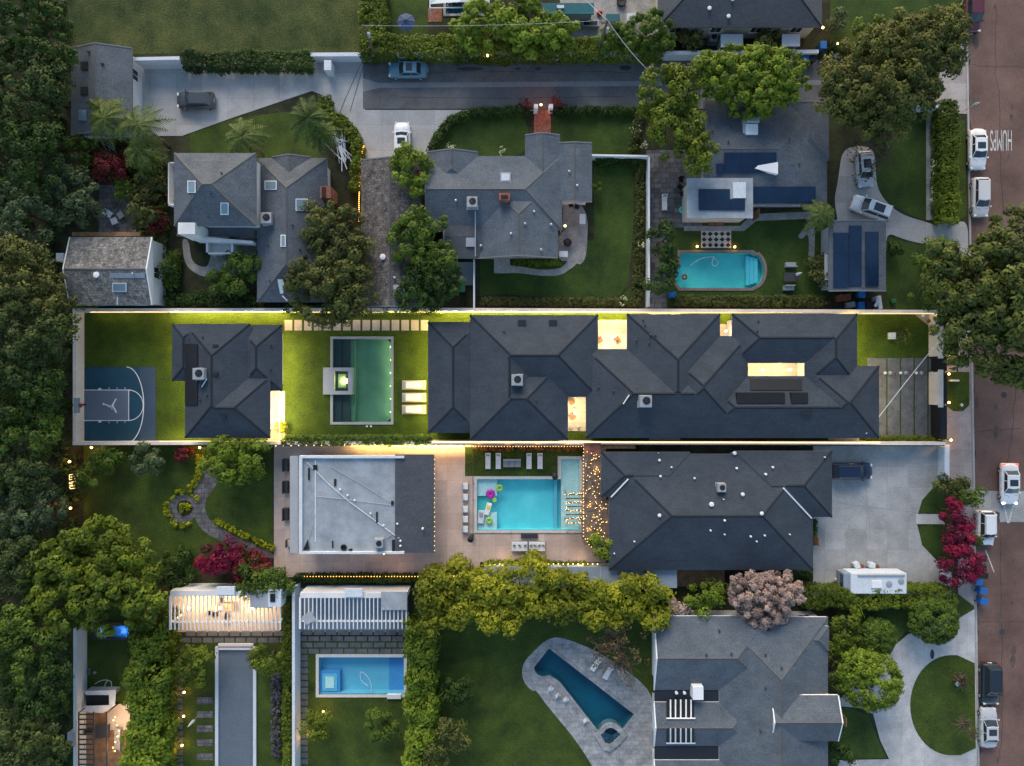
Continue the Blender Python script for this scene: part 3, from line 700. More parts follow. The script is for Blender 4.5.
# blue lit spa under the left tree
s3 = emp('spa', W(112, 632, 0), 'blue-violet glowing rectangular spa under the big tree at lower left', 'spa')
mb = MB(); mb.bp(93, 624, 95, 640, 0, .6); mb.bp(129, 624, 131, 640, 0, .6); mb.bp(95, 624, 129, 625.5, 0, .6); mb.bp(95, 638.5, 129, 640, 0, .6); mb.build('shell', g['dark_metal'], s3)
MB().bp(95.1, 625.6, 128.9, 638.4, -.0, .06).build('basin', g['pool_blue'], s3); MB().bp(95.1, 625.6, 106, 638.4, .06, .3).build('seat', g['pool_blue'], s3); MB().bp(95.1, 625.6, 128.9, 638.4, .46, .47).build('water', g['water'], s3)
for x_, e_ in ((100, 5), (122, 16)):
    f = MB().sphere(W(x_, 632, .3), .08, 8).build('spa_light', g['spa_glow'], s3); ld = bpy.data.lights.new('spa_lamp', 'POINT'); ld.energy = e_; ld.color = (.25, .3, 1); ld.shadow_soft_size = .1; lo = bpy.data.objects.new('spa_lamp', ld); col.objects.link(lo); lo.parent = f; lo.location = W(x_, 632, .38)-ORG[f.name]
# ---------------------------------------------------------------- houses
WIN = {}
def window_mesh(kind='plain'):
    if kind in WIN: return WIN[kind]
    w, h = (1.3, 1.2)
    a = MB(); t = .09
    a.box((0, 0, h/2), (w+.1, .1, t)); a.box((0, 0, -h/2), (w+.16, .16, t)); a.box((-w/2, 0, 0), (t, .1, h-t)); a.box((w/2, 0, 0), (t, .1, h-t)); a.box((0, 0, 0), (.05, .08, h-t))
    b = MB(); b.box((0, -.01, 0), (w-.09, .03, h-.09))
    def mk(mb, n, m):
        me = bpy.data.meshes.new(n); me.from_pydata(mb.v, [], mb.f); me.materials.append(m); return me
    WIN[kind] = (mk(a, 'window', g['white_paint']), mk(b, 'pane', g['window_glass'])); return WIN[kind]
def house(label, pieces, ze, t, roof, wall='white_wall', ridge='ridge', ov=.45, name='house', cat='house', windows=True, trim='trim_grey', door=None, capw=.3, lit=False, group=None):
    P = []
    for k, p in enumerate(pieces):
        o = p[4] if len(p) > 4 else {}
        z = o.get('ze', ze); a = W(p[0], p[3], z); b = W(p[2], p[1], z)
        P.append(dict(x0=a.x, y0=a.y, x1=b.x, y1=b.y, z=z, t=o.get('t', t), g=o.get('g', ''), ax=o.get('ax'), k=k, m=o.get('m', 0), nw=o.get('nw'), wz=o.get('wz', 0)))
    cx = sum((p['x0']+p['x1'])/2 for p in P)/len(P); cy = sum((p['y0']+p['y1'])/2 for p in P)/len(P)
    root = emp(name, Vector((cx, cy, 0)), label, cat, group)
    def hz(p, x, y):
        if x < p['x0'] or x > p['x1'] or y < p['y0'] or y > p['y1']: return -1
        d = []
        w = p['x1']-p['x0']; h = p['y1']-p['y0']; ax = p['axis']
        if ax == 'X':
            d += [y-p['y0'], p['y1']-y]
            if 'W' not in p['g']: d.append(x-p['x0'])
            if 'E' not in p['g']: d.append(p['x1']-x)
        else:
            d += [x-p['x0'], p['x1']-x]
            if 'N' not in p['g']: d.append(p['y1']-y)
            if 'S' not in p['g']: d.append(y-p['y0'])
        return p['z']+p['t']*min(d)+.004*p['k']
    for p in P:
        w = p['x1']-p['x0']; h = p['y1']-p['y0']; p['axis'] = p['ax'] or ('X' if w >= h else 'Y')
    def top(x, y): return max([hz(p, x, y) for p in P]+[0])
    roofs = MB(); caps = MB(); walls = MB()
    for p in P:
        x0, y0, x1, y1, z = p['x0'], p['y0'], p['x1'], p['y1'], p['z']+.004*p['k']; t_ = p['t']; gg = p['g']
        if p['axis'] == 'X':
            hf = (y1-y0)/2; yc = (y0+y1)/2; a = (x0+(0 if 'W' in gg else min(hf, (x1-x0)/2)), yc); b = (x1-(0 if 'E' in gg else min(hf, (x1-x0)/2)), yc)
        else:
            hf = (x1-x0)/2; xc = (x0+x1)/2; a = (xc, y0+(0 if 'S' in gg else min(hf, (y1-y0)/2))); b = (xc, y1-(0 if 'N' in gg else min(hf, (y1-y0)/2)))
        zr = z+hf*t_; A = (a[0], a[1], zr); B = (b[0], b[1], zr)
        c = [(x0, y0, z), (x1, y0, z), (x1, y1, z), (x0, y1, z), A, B]
        if p['axis'] == 'X': fs = [((0, 1, 5, 4), 0), ((2, 3, 4, 5), 0), ((3, 0, 4), 2 if 'W' in gg else 0), ((1, 2, 5), 2 if 'E' in gg else 0)]
        else: fs = [((1, 2, 5, 4), 0), ((3, 0, 4, 5), 0), ((0, 1, 4), 2 if 'S' in gg else 0), ((2, 3, 5), 2 if 'N' in gg else 0)]
        for f, m in fs: roofs.add([c[i] for i in f], [tuple(range(len(f)))], (p['m'] or 0) if m == 0 else 1)
        dn = [(q[0], q[1], q[2]-.22) for q in c[:4]]
        roofs.add(c[:4]+dn, [(0, 1, 5, 4), (1, 2, 6, 5), (2, 3, 7, 6), (3, 0, 4, 7), (4, 5, 6, 7)], 1)
        lines = [(A, B), (c[0], A), (c[3], A if p['axis'] == 'X' else B), (c[1], B if p['axis'] == 'X' else A), (c[2], B)]
        lz = []
        for q, (u, v) in enumerate(lines):
            if q:
                side = {'X': {1: 'W', 2: 'W', 3: 'E', 4: 'E'}, 'Y': {1: 'S', 3: 'S', 2: 'N', 4: 'N'}}[p['axis']][q]
                if side in gg: lz.append((u, v, 1)); continue
            lz.append((u, v, 0))
        for (u, v, rake) in lz:
            u = Vector(u); v = Vector(v); L = (v-u).length
            if L < .3: continue
            n = max(1, int(L/.5)); d = (v-u).normalized(); nn = Vector((-d.y, d.x, 0)).normalized()
            run = None
            for i in range(n+1):
                ok = False
                if i < n:
                    m = u.lerp(v, (i+.5)/n); e = .35
                    hc = top(m.x, m.y)
                    ok = abs(hc-m.z) < .06 and (rake or (top(m.x+nn.x*e, m.y+nn.y*e) < hc-.05 and top(m.x-nn.x*e, m.y-nn.y*e) < hc-.05))
                if ok and run is None: run = i
                if not ok and run is not None:
                    s_ = u.lerp(v, run/n); e_ = u.lerp(v, i/n)
                    if rake: caps.add([tuple(s_+nn*.07+Vector((0, 0, .06))), tuple(e_+nn*.07+Vector((0, 0, .06))), tuple(e_-nn*.07+Vector((0, 0, .06))), tuple(s_-nn*.07+Vector((0, 0, .06)))], [(0, 1, 2, 3)], 1)
                    else:
                        w_ = nn*capw/2; up = Vector((0, 0, .05)); lo = Vector((0, 0, -.045 if L else 0))
                        vs = [s_-w_+lo, s_+up, s_+w_+lo, e_-w_+lo, e_+up, e_+w_+lo]
                        caps.add([tuple(x) for x in vs], [(0, 1, 4, 3), (1, 2, 5, 4), (0, 2, 1), (3, 4, 5)], 0)
                    run = None
        i_ = ov+.006*p['k']
        if not p['nw']: walls.box(((x0+x1)/2, (y0+y1)/2, (z-.2+p['wz'])/2), (x1-x0-2*i_, y1-y0-2*i_, z-.2-p['wz']))
    wo = walls.build('wall', g[wall], root)
    mats = [g[roof], g[trim]]+([g['roof_charcoal']] if any(p['m'] for p in P) else [])
    ro = roofs.build('roof', mats, root)
    if caps.v: caps.build('ridge_cap', [g[ridge], g[trim]], ro)
    if windows:
        wm, pm = window_mesh(); cnt = 0
        for p in P:
            if p['nw']: continue
            for side in 'SNEW':
                a, b, fx = {'S': (p['x0'], p['x1'], p['y0']), 'N': (p['x0'], p['x1'], p['y1']), 'W': (p['y0'], p['y1'], p['x0']), 'E': (p['y0'], p['y1'], p['x1'])}[side]
                n = int((b-a-2)/3.4)
                for i in range(n):
                    s_ = a+(b-a)*(i+.5)/n; i2 = ov+.006*p['k']
                    x, y = (s_, fx+(i2 if side == 'S' else -i2)) if side in 'SN' else (fx+(i2 if side == 'W' else -i2), s_)
                    ox, oy = {'S': (0, -1), 'N': (0, 1), 'E': (1, 0), 'W': (-1, 0)}[side]
                    if any(hz(q, x+ox*.9+dx, y+oy*.9+dy) > 0 for q in P if q is not p for dx in (-.9, 0, .9) for dy in (-.9, 0, .9)): continue
                    for fl in ([p['z']-1.35] if p['z'] < 4.8 else [1.6, p['z']-1.35]):
                        if cnt >= 40: break
                        cnt += 1
                        wn = link('window', wm, root); wn.location = Vector((x+ox*.02, y+oy*.02, fl))-ORG[root.name]
                        wn.rotation_euler = (0, 0, {'S': 0, 'N': math.pi, 'E': math.pi/2, 'W': -math.pi/2}[side])
                        link('pane', pm, wn)
    if door:
        dx, dy, side = door; q = W(dx, dy, 1.05); rz = {'S': 0, 'N': math.pi, 'E': math.pi/2, 'W': -math.pi/2}[side]
        d = MB(); d.box((0, 0, 0), (1., .1, 2.1)).box((0, -.03, .5), (.7, .08, .5)).box((0, -.03, -.45), (.7, .08, .7))
        me = bpy.data.meshes.new('door'); me.from_pydata(d.v, [], d.f); me.materials.append(g['wood']); do = link('door', me, root); do.location = q-ORG[root.name]; do.rotation_euler = (0, 0, rz)
        h_ = MB(); h_.box((.38, -.1, 0), (.12, .06, .05)); me = bpy.data.meshes.new('handle'); me.from_pydata(h_.v, [], h_.f); me.materials.append(g['steel']); link('handle', me, do)
    def at(px, py):
        z = ze
        for _ in range(5): q = W(px, py, z); z = top(q.x, q.y) or ze
        return W(px, py, z)
    root_at = at
    return root, ro, at
# things on roofs
def box_on(ro, at, name, x0, y0, x1, y1, h, mat, dz=.3, mi=None):
    c = at((x0+x1)/2, (y0+y1)/2); a = W(x0, y1, c.z+h); b = W(x1, y0, c.z+h)
    return MB().box(((a.x+b.x)/2, (a.y+b.y)/2, c.z+h/2-dz/2), (b.x-a.x, b.y-a.y, h+dz)).build(name, g[mat], ro)
def slab_on(ro, at, name, x0, y0, x1, y1, mat, off=.12, n=1, frame=None):
    """a thin panel lying along the roof slope"""
    pts = [at(x0, y0), at(x1, y0), at(x1, y1), at(x0, y1)]
    top = [p+Vector((0, 0, off)) for p in pts]; bot = [p+Vector((0, 0, off-.09)) for p in pts]
    return MB().add([tuple(p) for p in top+bot], [(0, 1, 2, 3), (4, 5, 6, 7), (0, 1, 5, 4), (1, 2, 6, 5), (2, 3, 7, 6), (3, 0, 4, 7)]).build(name, g[mat], ro)
def skylight(ro, at, x0, y0, x1, y1, frame='white_paint'):
    slab_on(ro, at, 'skylight', x0, y0, x1, y1, frame, .14); slab_on(ro, at, 'skylight_pane', x0+.9, y0+.9, x1-.9, y1-.9, 'skylight_glass', .19)
def vent(ro, at, px, py, r=.14, h=.35, mat='steel'):
    c = at(px, py); MB().lathe(c-Vector((0, 0, .2)), [(r*.7, 0), (r*.7, h+.1), (r*1.2, h+.12), (r*1.1, h+.22), (.02, h+.26)], 8).build('vent', g[mat], ro)
def chimney(ro, at, x0, y0, x1, y1, h, mat='brick', holes=2):
    c = box_on(ro, at, 'chimney', x0, y0, x1, y1, h, mat, dz=1.2)
def make_ac():
    r = emp('air_conditioner', (0, 0, 0), 'x', 'air conditioner', local=True)
    MB().box((0, 0, .5), (1.0, 1.0, .8)).build('casing', g['ac_grey'], r, bevel=.04)
    mb = MB(); mb.box((0, 0, .05), (1.1, 1.1, .1)); mb.build('curb', g['steel'], r)
    mb = MB(); mb.lathe((.05, .05, .9), [(.32, 0), (.32, .03), (.05, .035)], 18); mb.build('fan_ring', g['black'], r)
    mb = MB()
    for k in range(5): mb.box((.05+.14*math.cos(k*1.257), .05+.14*math.sin(k*1.257), .95), (.20, .05, .02), rz=k*1.257, rx=.3)
    mb.build('fan_blade', g['dark_metal'], r)
    return r
AC = make_ac()
def ac(label, at, px, py, s=1., rz=0, base=-.12): return put(AC, USED, at(px, py)+Vector((0, 0, base)), rz, label, 'air conditioning units', s)
gnd = lambda px, py: W(px, py, 0)
# centre lot mansion
man, mro, mat_ = house('long charcoal hipped mansion with lit courtyards across the centre lot', [
 (428, 322, 480, 433, dict(ze=2.9, ax='Y')), (470, 315, 598, 397), (470, 357, 568, 440), (470, 315, 549, 440),
 (586, 349, 748, 438), (627, 314, 720, 437, dict(ax='Y')), (648, 336, 748, 438), (700, 376, 879, 438), (805, 366, 879, 438), (732, 314, 857, 363), (805, 314, 857, 384, dict(ax='Y'))],
 3.4, .40, 'roof_dark', door=(764, 436, 'S'))
slab_on(mro, mat_, 'roof_panel', 750, 379, 802, 390, 'black', .10)
box_on(mro, mat_, 'roof_screen', 737, 392.5, 785, 403.5, .35, 'black'); box_on(mro, mat_, 'roof_screen', 791.5, 392.5, 808, 403.5, .35, 'black')
for x, y in ((643, 320), (645, 325), (650, 335), (655, 335), (636, 340), (649, 343), (613, 391), (598, 387), (758, 321), (757, 331), (536, 400), (520, 431), (504, 331), (617, 341)): vent(mro, mat_, x, y, .1, .25, 'dark_metal')
for x, y in ((522, 323), (553, 323)): box_on(mro, mat_, 'roof_vent', x-4, y-3, x+4, y+3, .2, 'ridge')
box_on(mro, mat_, 'roof_vent', 802, 413-2, 812, 415, .15, 'ridge')
MB().tube([mat_(629, 395)+Vector((0, 0, .15)), mat_(623, 404)+Vector((0, 0, .15))], .07).build('flashing', g['white_paint'], mro)
ac('grey rooftop air conditioner on the left block of the long mansion', mat_, 517, 380, 1.25)
ac('grey rooftop air conditioner below the ridge mid-mansion beside a white flashing strip', mat_, 644, 401, 1.35)
# guest house
gst, gro, gat = house('smaller charcoal hipped guest house between the court and the green pool', [
 (185, 324, 250, 438, dict(ax='Y')), (172, 324, 200, 381), (185, 377, 270, 438), (237, 325, 282, 391, dict(ze=2.75, ax='Y'))], 3.3, .42, 'roof_dark', ov=.8, door=(269, 400, 'E'))
slab_on(gro, gat, 'pool_heater_panel', 185.6, 344, 198, 405, 'black', .14)
for x, y in ((215, 346), (215, 374), (223, 416)): box_on(gro, gat, 'roof_vent', x-2.5, y-1.6, x+2.5, y+1.6, .15, 'ridge')
for x, y in ((203, 337), (271, 345), (271, 369), (207, 395), (200, 400)): vent(gro, gat, x, y, .1, .25, 'dark_metal')
MB().tube([gat(207.5, 379)+Vector((0, 0, .2)), gat(202.5, 387)+Vector((0, 0, .2))], .06).build('flashing', g['white_paint'], gro)
ac('grey rooftop air conditioner on the guest house beside the black panel', gat, 202.5, 374, 1.3)
# gable garage top left
h3, r3, a3 = house('grey gable-roofed garage with white doors at the end of the concrete drive', [(71, 48, 132, 135, dict(g='NS', ax='Y'))], 3.0, .33, 'roof_tile_grey', ridge='ridge_grey', name='garage', cat='garage')
for y in (66, 91): slab_on(r3, a3, 'skylight', 81, y-4, 88, y+4, 'black', .12)
for x, y in ((89, 52), (103, 64), (89, 103)): vent(r3, a3, x, y, .16, .2, 'dark_metal')
slab_on(r3, a3, 'skylight', 79, 110, 87, 121, 'skylight_glass', .13)
for y in (73, 96): MB().box(W(136, y, 1.1)+Vector((-.15, 0, 0)), (.08, 2.4, 2.2)).build('garage_door', g['white_paint'], h3)
# two storey house
h4, r4, a4 = house('two-storey grey hipped house with white walls and a lower right wing', [
 (174, 153, 256, 226, dict(ze=6.)), (177, 200, 254, 236, dict(ze=3.2, t=.2)), (257, 158, 327, 302, dict(ax='Y')), (272, 157, 311, 192, dict(g='N', ax='Y', t=.42))], 3.2, .5, 'roof_grey', ridge='ridge_grey', door=(230, 240, 'S'))
skylight(r4, a4, 188, 181, 196, 193); skylight(r4, a4, 221, 203, 229, 215); skylight(r4, a4, 265, 181, 277, 190); skylight(r4, a4, 296, 199, 308, 211); skylight(r4, a4, 281, 235, 286, 247)
for x, y in ((208, 217), (222, 173), (211, 194), (268, 246), (270, 281), (293, 225), (300, 249), (294, 260)): vent(r4, a4, x, y, .1, .22, 'dark_metal')
c = chimney(r4, a4, 320, 186, 331, 198, 1.7)
box_on(r4, a4, 'chimney_cap', 321.5, 187, 325, 197, 1.85, 'black', dz=.1)
mb = MB(); mb.add([tuple(a4(279, 280)+Vector((0, 0, .5))), tuple(a4(286, 280)+Vector((0, 0, .5))), tuple(a4(284, 294)+Vector((0, 0, .3))), tuple(a4(281, 294)+Vector((0, 0, .3)))], [(0, 1, 2, 3)]); mb.tube([a4(283, 296)+Vector((0, 0, .25)), a4(288, 301)+Vector((0, 0, .25))], .08); mb.build('satellite_dish', g['white_paint'], r4)
MB().bp(178, 222.5, 195, 234, 3., 6.5).build('stair_tower', g['white_wall'], h4)
a_ = W(192, 238, 4.6); b__ = W(254, 243, 3.6); MB().prism([(a_.x, a_.y-.15), (b__.x, b__.y-.15), (b__.x, b__.y+.15), (a_.x, a_.y+.35)], 2.6, 4.0).build('parapet', g['white_wall'], h4)
b_ = MB(); b_.bp(206, 241, 233, 254, 2.2, 2.45); b_.bp(206, 241, 208, 254, 2.45, 3.3); b_.bp(231, 241, 233, 254, 2.45, 3.3); b_.bp(206, 252.4, 233, 254, 2.45, 3.3); b_.bp(207, 242, 208.3, 253, 0, 2.2); b_.bp(231, 242, 232.3, 253, 0, 2.2)
b_.build('balcony', g['white_wall'], h4)
mb = MB()
for y in range(163, 206, 6): mb.bp(168, y, 176, y+.8, 2.9, 3.0)
mb.bp(168, 162, 169, 205, 2.9, 3.9); mb.bp(168, 162, 176, 163, 2.9, 3.9); mb.bp(168, 204, 176, 205, 2.9, 3.9); mb.bp(169, 163, 176, 204, 2.7, 2.9); mb.bp(168.5, 163, 169.5, 164, 0, 2.7); mb.bp(168.5, 203, 169.5, 204, 0, 2.7); mb.build('balcony', g['white_wall'], h4)
ac('white-grey air conditioner on the flat dark valley of the two-storey house', a4, 269, 220, 1.25)
# brown shake roof
h5, r5, a5 = house('long dark brown shake-roofed house half hidden by trees beside the two-storey house', [(361, 160, 422, 307, dict(g='NS', ax='Y'))], 3., .3, 'roof_brown', wall='cream_wall', ridge='ridge_grey')
vent(r5, a5, 383, 257, .3, .25, 'white_paint'); vent(r5, a5, 407, 213, .12); vent(r5, a5, 395, 278, .12)
ac('blue-grey air conditioner with two fans on the brown shake roof', a5, 400.5, 292, 1.3)
# centre top house
h6, r6, a6 = house('pale grey cross-gabled house with brick path and side patio at upper centre', [
 (427, 156, 562, 230, dict(g='W')), (525, 135, 560, 205, dict(g='N', ax='Y')), (427, 152, 478, 190, dict(g='N', ax='Y')), (557, 143, 592, 202, dict(g='NS', ax='Y', t=.16)),
 (479, 178, 558, 258, dict(g='S', ax='Y')), (444, 215, 493, 258, dict(t=.12, ax='X', m=2, g='W'))], 3.1, .36, 'roof_tile_grey', ridge='ridge_grey', door=(560, 230, 'E'))
box_on(r6, a6, 'roof_hatch', 500, 172, 511, 182, .25, 'ac_grey'); box_on(r6, a6, 'roof_hatch_cover', 501.5, 173.5, 509.5, 180.5, .3, 'canvas_white', dz=.1)
chimney(r6, a6, 499, 193, 510, 200, .9); box_on(r6, a6, 'chimney_cap', 501, 195, 508, 198, 1., 'black', dz=.15)
for x, y in ((534, 212), (525, 224), (541, 250), (577, 186), (551, 225), (456, 201), (511, 234), (569, 172), (481, 246)): vent(r6, a6, x, y, .12, .3)
slab_on(r6, a6, 'roof_hatch', 466, 238, 475, 247, 'grey_wall', .2)
MB().tube([a6(475.5, 212)+Vector((0, 0, .4)), a6(475.5, 230)+Vector((0, 0, .4)), a6(475.5, 257)+Vector((0, 0, .4))], .07).build('conduit', g['steel'], r6)
ac('grey air conditioner on the lower slope of the pale cross-gabled house', a6, 472.5, 204, 1.2)
# solar roof house
h7, r7, a7 = house('dark grey house with blue solar panels and a white flat-roofed extension', [
 (704, 101, 827, 204, dict(g='W')), (786, 103, 829, 160, dict(g='N', ax='Y', t=.24))], 3.1, .2, 'roof_grey', ridge='ridge_grey', wall='grey_wall', door=(756, 215, 'E'))
for q in ((724, 153, 776, 173), (716, 164, 723.5, 174), (750, 187, 815, 203)): slab_on(r7, a7, 'solar_panel', *q, 'solar', .16)
fl = MB(); fl.bp(687, 178, 753, 218, 3.6, 3.85); fl.build('extension_roof', g['roof_white'], h7)
MB().bp(690, 181, 750, 215, 0, 3.59).build('wall', g['cream_wall'], h7)
MB().bp(699, 189, 730, 210, 3.86, 4.0).build('solar_panel', g['solar'], fl.build and h7); MB().bp(730.3, 199, 745, 210, 3.86, 4.0).build('solar_panel', g['solar'], h7)
box = MB().bp(733, 182, 746, 198, 3.86, 4.05).build('roof_hatch', g['canvas_white'], h7)
p_ = [W(749, 167, 3.9), W(778, 162, 4.5), W(778, 174, 4.5)]; MB().add([tuple(p) for p in p_]+[tuple(p-Vector((0, 0, .5))) for p in p_], [(0, 1, 2), (0, 1, 4, 3), (1, 2, 5, 4), (2, 0, 3, 5)]).build('roof_lantern', g['white_paint'], r7)
for x, y in ((728, 142), (789, 140), (799, 164), (712, 132)): vent(r7, a7, x, y, .1, .25, 'dark_metal')
box_on(r7, a7, 'duct', 746, 124, 758, 134, .5, 'white_paint'); box_on(r7, a7, 'duct', 743, 118, 748, 133, .45, 'steel')
ac('air conditioner with a white curved duct on the dark solar-panelled house', a7, 750, 119, 1.5)
h8, r8, a8 = house('grey garage with three tall blue solar arrays beside the curved drive', [(829, 221, 886, 291, dict(g='NS', ax='Y'))], 3., .12, 'roof_grey', ridge='ridge_grey', name='garage', cat='garage', wall='grey_wall')
for q in ((833, 233, 848, 287), (848.5, 226, 861, 286), (865, 232, 878, 286)): slab_on(r8, a8, 'solar_panel', *q, 'solar', .16)
MB().bp(825, 254, 829, 280, 2.2, 2.4).build('lean_to', g['grey_wall'], h8)
# cottage
h9, r9, a9 = house('weathered grey gable cottage with patched shingles and a cream gable wall', [(70, 237, 152, 305, dict(g='WE', ax='X'))], 3.6, .3, 'roof_cottage', wall='white_wall', ridge='ridge_grey', ov=.25, trim='white_paint')
skylight(r9, a9, 113, 283, 127, 292); vent(r9, a9, 97, 275, .3, .2, 'white_paint'); vent(r9, a9, 134, 274, .1)
slab_on(r9, a9, 'roof_patch', 110, 273, 145, 278, 'blinds', .06); slab_on(r9, a9, 'roof_patch', 117, 297, 118.2, 305, 'canvas_white', .07)
MB().bp(56, 253, 63, 261, 2., 3.8).build('dormer_box', g['white_paint'], h9); MB().bp(63, 255, 70, 261, 2., 3.3).build('dormer_roof', g['roof_white'], h9)
MB().bp(72, 232, 140, 236, 2.2, 2.3).build('awning', g['wood'], h9)
# flat roofed building
h10 = emp('flat_roof_house', W(366, 504), 'flat white-roofed building with a dark shingled strip beside the patio', 'building')
mb = MB(); a = W(298, 553, 4); b = W(403, 457, 4); mb.box(((a.x+b.x)/2, (a.y+b.y)/2, 1.9), (b.x-a.x-.5, b.y-a.y-.3, 3.8)); mb.box((b.x+1.4, (a.y+b.y)/2, 1.5), (3.3, b.y-a.y-.6, 3.0)); mb.build('wall', g['white_wall'], h10)
fr = MB().bp(300, 458, 400, 552, 3.81, 3.95).build('roof', g['roof_white'], h10)
mb = MB(); mb.bp(299, 456, 302, 554, 3.5, 4.3); mb.bp(302, 456, 404, 458.2, 3.5, 4.3); mb.bp(302, 551.8, 404, 554, 3.5, 4.3); mb.build('parapet', g['canvas_white'], h10)
MB().bp(290, 456, 298, 553, 3.2, 3.35).build('side_canopy', g['grey_wall'], h10)
P4 = [W(395, 454.5, 4.15), W(434, 454.5, 3.3), W(434, 553, 3.3), W(395, 553, 4.15)]
MB().add([tuple(p) for p in P4]+[tuple(p-Vector((0, 0, .25))) for p in P4], [(0, 1, 2, 3), (4, 5, 6, 7), (0, 1, 5, 4), (1, 2, 6, 5), (2, 3, 7, 6), (3, 0, 4, 7)]).build('lower_roof', g['roof_charcoal'], h10)
A10 = lambda px, py: W(px, py, 3.95)
MB().bp(314.8, 460, 316, 542, 3.95, 4.02).build('roof_rail', g['canvas_white'], fr)
for nm, pts, r_ in (('conduit', [(307, 462), (330, 485), (350, 502), (399, 538)], .05), ('conduit', [(330, 466), (360, 483), (392, 503)], .03), ('conduit', [(316, 496), (345, 499), (392, 505)], .03), ('conduit', [(316, 515), (307, 545)], .02), ('conduit', [(386, 538), (392, 534), (400, 538)], .03)):
    MB().tube([A10(*p)+Vector((0, 0, .1)) for p in pts], r_, 5).build(nm, g['canvas_white' if r_ > .04 else 'steel'], fr)
for x, y in ((340.5, 489), (348, 495), (355, 500), (371, 513), (384, 525)): MB().sphere(A10(x, y)+Vector((0, 0, .2)), .12, 8).build('roof_spotlight', g['white_paint'], fr)
for x0, y0, x1, y1 in ((308, 468, 309.5, 480), (313, 465, 317, 470), (334, 479, 336, 486), (376, 512, 377.5, 523), (332, 541, 333, 548), (349, 549, 352, 551), (391, 501, 393.5, 505), (392, 540, 395, 551)): MB().bp(x0, y0, x1, y1, 3.95, 4.1).build('roof_scrap', g['black'], fr)
for x, y in ((398, 523), (423, 528), (401, 540), (401, 545)): MB().lathe(W(x, y, 3.7), [(.12, 0), (.12, .5), (.02, .55)], 8).build('vent', g['white_paint'], fr)
MB().add([tuple(A10(303, 550)+Vector((0, 0, .08))), tuple(A10(309, 538)+Vector((0, 0, .3))), tuple(A10(310, 549)+Vector((0, 0, .3)))], [(0, 1, 2)]).build('roof_scrap', g['black'], fr)
MB().lathe(A10(344, 547), [(.32, 0), (.36, .2), (.25, .25), (.2, .1)], 14).build('roof_planter', g['black'], fr)
ac('white air conditioner with round black fan near the lower edge of the flat white roof', A10, 380, 542, 1.0, base=0)
# dark big house
h11, r11, a11 = house('large charcoal hipped house with white vents between the patio pool and the parking court', [
 (609, 454, 813, 570), (601, 452, 690, 497), (735, 451, 832, 517)], 3.2, .36, 'roof_dark', door=(815, 540, 'E'))
for pts in (((611, 497), (628, 479)), ((783, 488), (811, 518))): MB().tube([a11(*p)+Vector((0, 0, .12)) for p in pts], .09).build('flashing', g['white_paint'], r11)
for x, y, s in ((659, 460, .22), (671, 467, .16), (660, 476, .2), (694, 478, .17), (736, 468, .2), (743, 484, .0), (742, 494, .3), (711, 504, .38), (761, 513, .3), (659, 515, .28), (724, 520, .18), (710, 530, .16), (724, 534, .13), (750, 536, .18), (756, 541, .14), (764, 535, .16), (634, 541, .14), (614, 553, .12), (765, 474, .22), (723, 499, .1), (772, 467, .2), (789, 534, .12), (824, 457, .12), (658, 452.8, .08), (734, 453, .3)):
    if s: vent(r11, a11, x, y, s*.62, .3, 'white_paint')
ac('round-fanned white air conditioner in the middle of the large charcoal roof', a11, 720, 487, .95)
# bottom right house
h12, r12, a12 = house('large blue-grey gabled house with two slatted roof openings at the bottom right', [
 (654, 616, 770, 690, dict(g='W')), (719, 617, 828, 830, dict(ax='Y')), (654, 702, 752, 746, dict(g='W')), (654, 760, 752, 830, dict(g='W')), (771, 695, 838, 741, dict(g='WE', ax='X', ze=4.7, t=.4)), (795, 626, 829, 651, dict(ax='X', ze=3.5))], 3.3, .36, 'roof_tile_grey', ridge='ridge_grey', trim='white_paint', door=(842, 718, 'E'))
MB().bp(655, 688, 728, 704, 2.9, 3.2).build('flat_roof', g['ridge'], h12); MB().bp(655, 744, 728, 762, 2.9, 3.2).build('flat_roof', g['ridge'], h12)
box_on(r12, a12, 'chimney', 693, 687, 703.5, 700, 1.2, 'white_paint', dz=.8)
for y0, y1 in ((699, 717), (728, 742)):
    w_ = slab_on(r12, a12, 'roof_opening', 666.5, y0, 694, y1, 'black', .06)
    for x in (669.5, 674.5, 679.7, 685, 690): slab_on(r12, a12, 'slat', x, y0, x+1.3, y1+.5, 'white_paint', .2)
    slab_on(r12, a12, 'slat', 666, y1, 695, y1+1, 'white_paint', .22)
for x, y in ((719, 630), (706, 654), (731, 653), (765, 654), (781, 667), (769, 629), (765, 687), (694, 735), (760, 730)): vent(r12, a12, x, y, .11, .25, 'dark_metal')
for x, y in ((676, 692), (684, 692)): vent(r12, a12, x, y, .16, .3, 'white_paint')
# top right house
h14, r14, a14 = house('charcoal hipped house with cream walls at the top edge beyond the lane', [(658, -80, 822, 27)], 3.4, .32, 'roof_charcoal', wall='cream_wall', ridge='ridge')
for x, y in ((709, 9), (728, 17), (732, 0)): vent(r14, a14, x, y, .2, .25, 'white_paint')
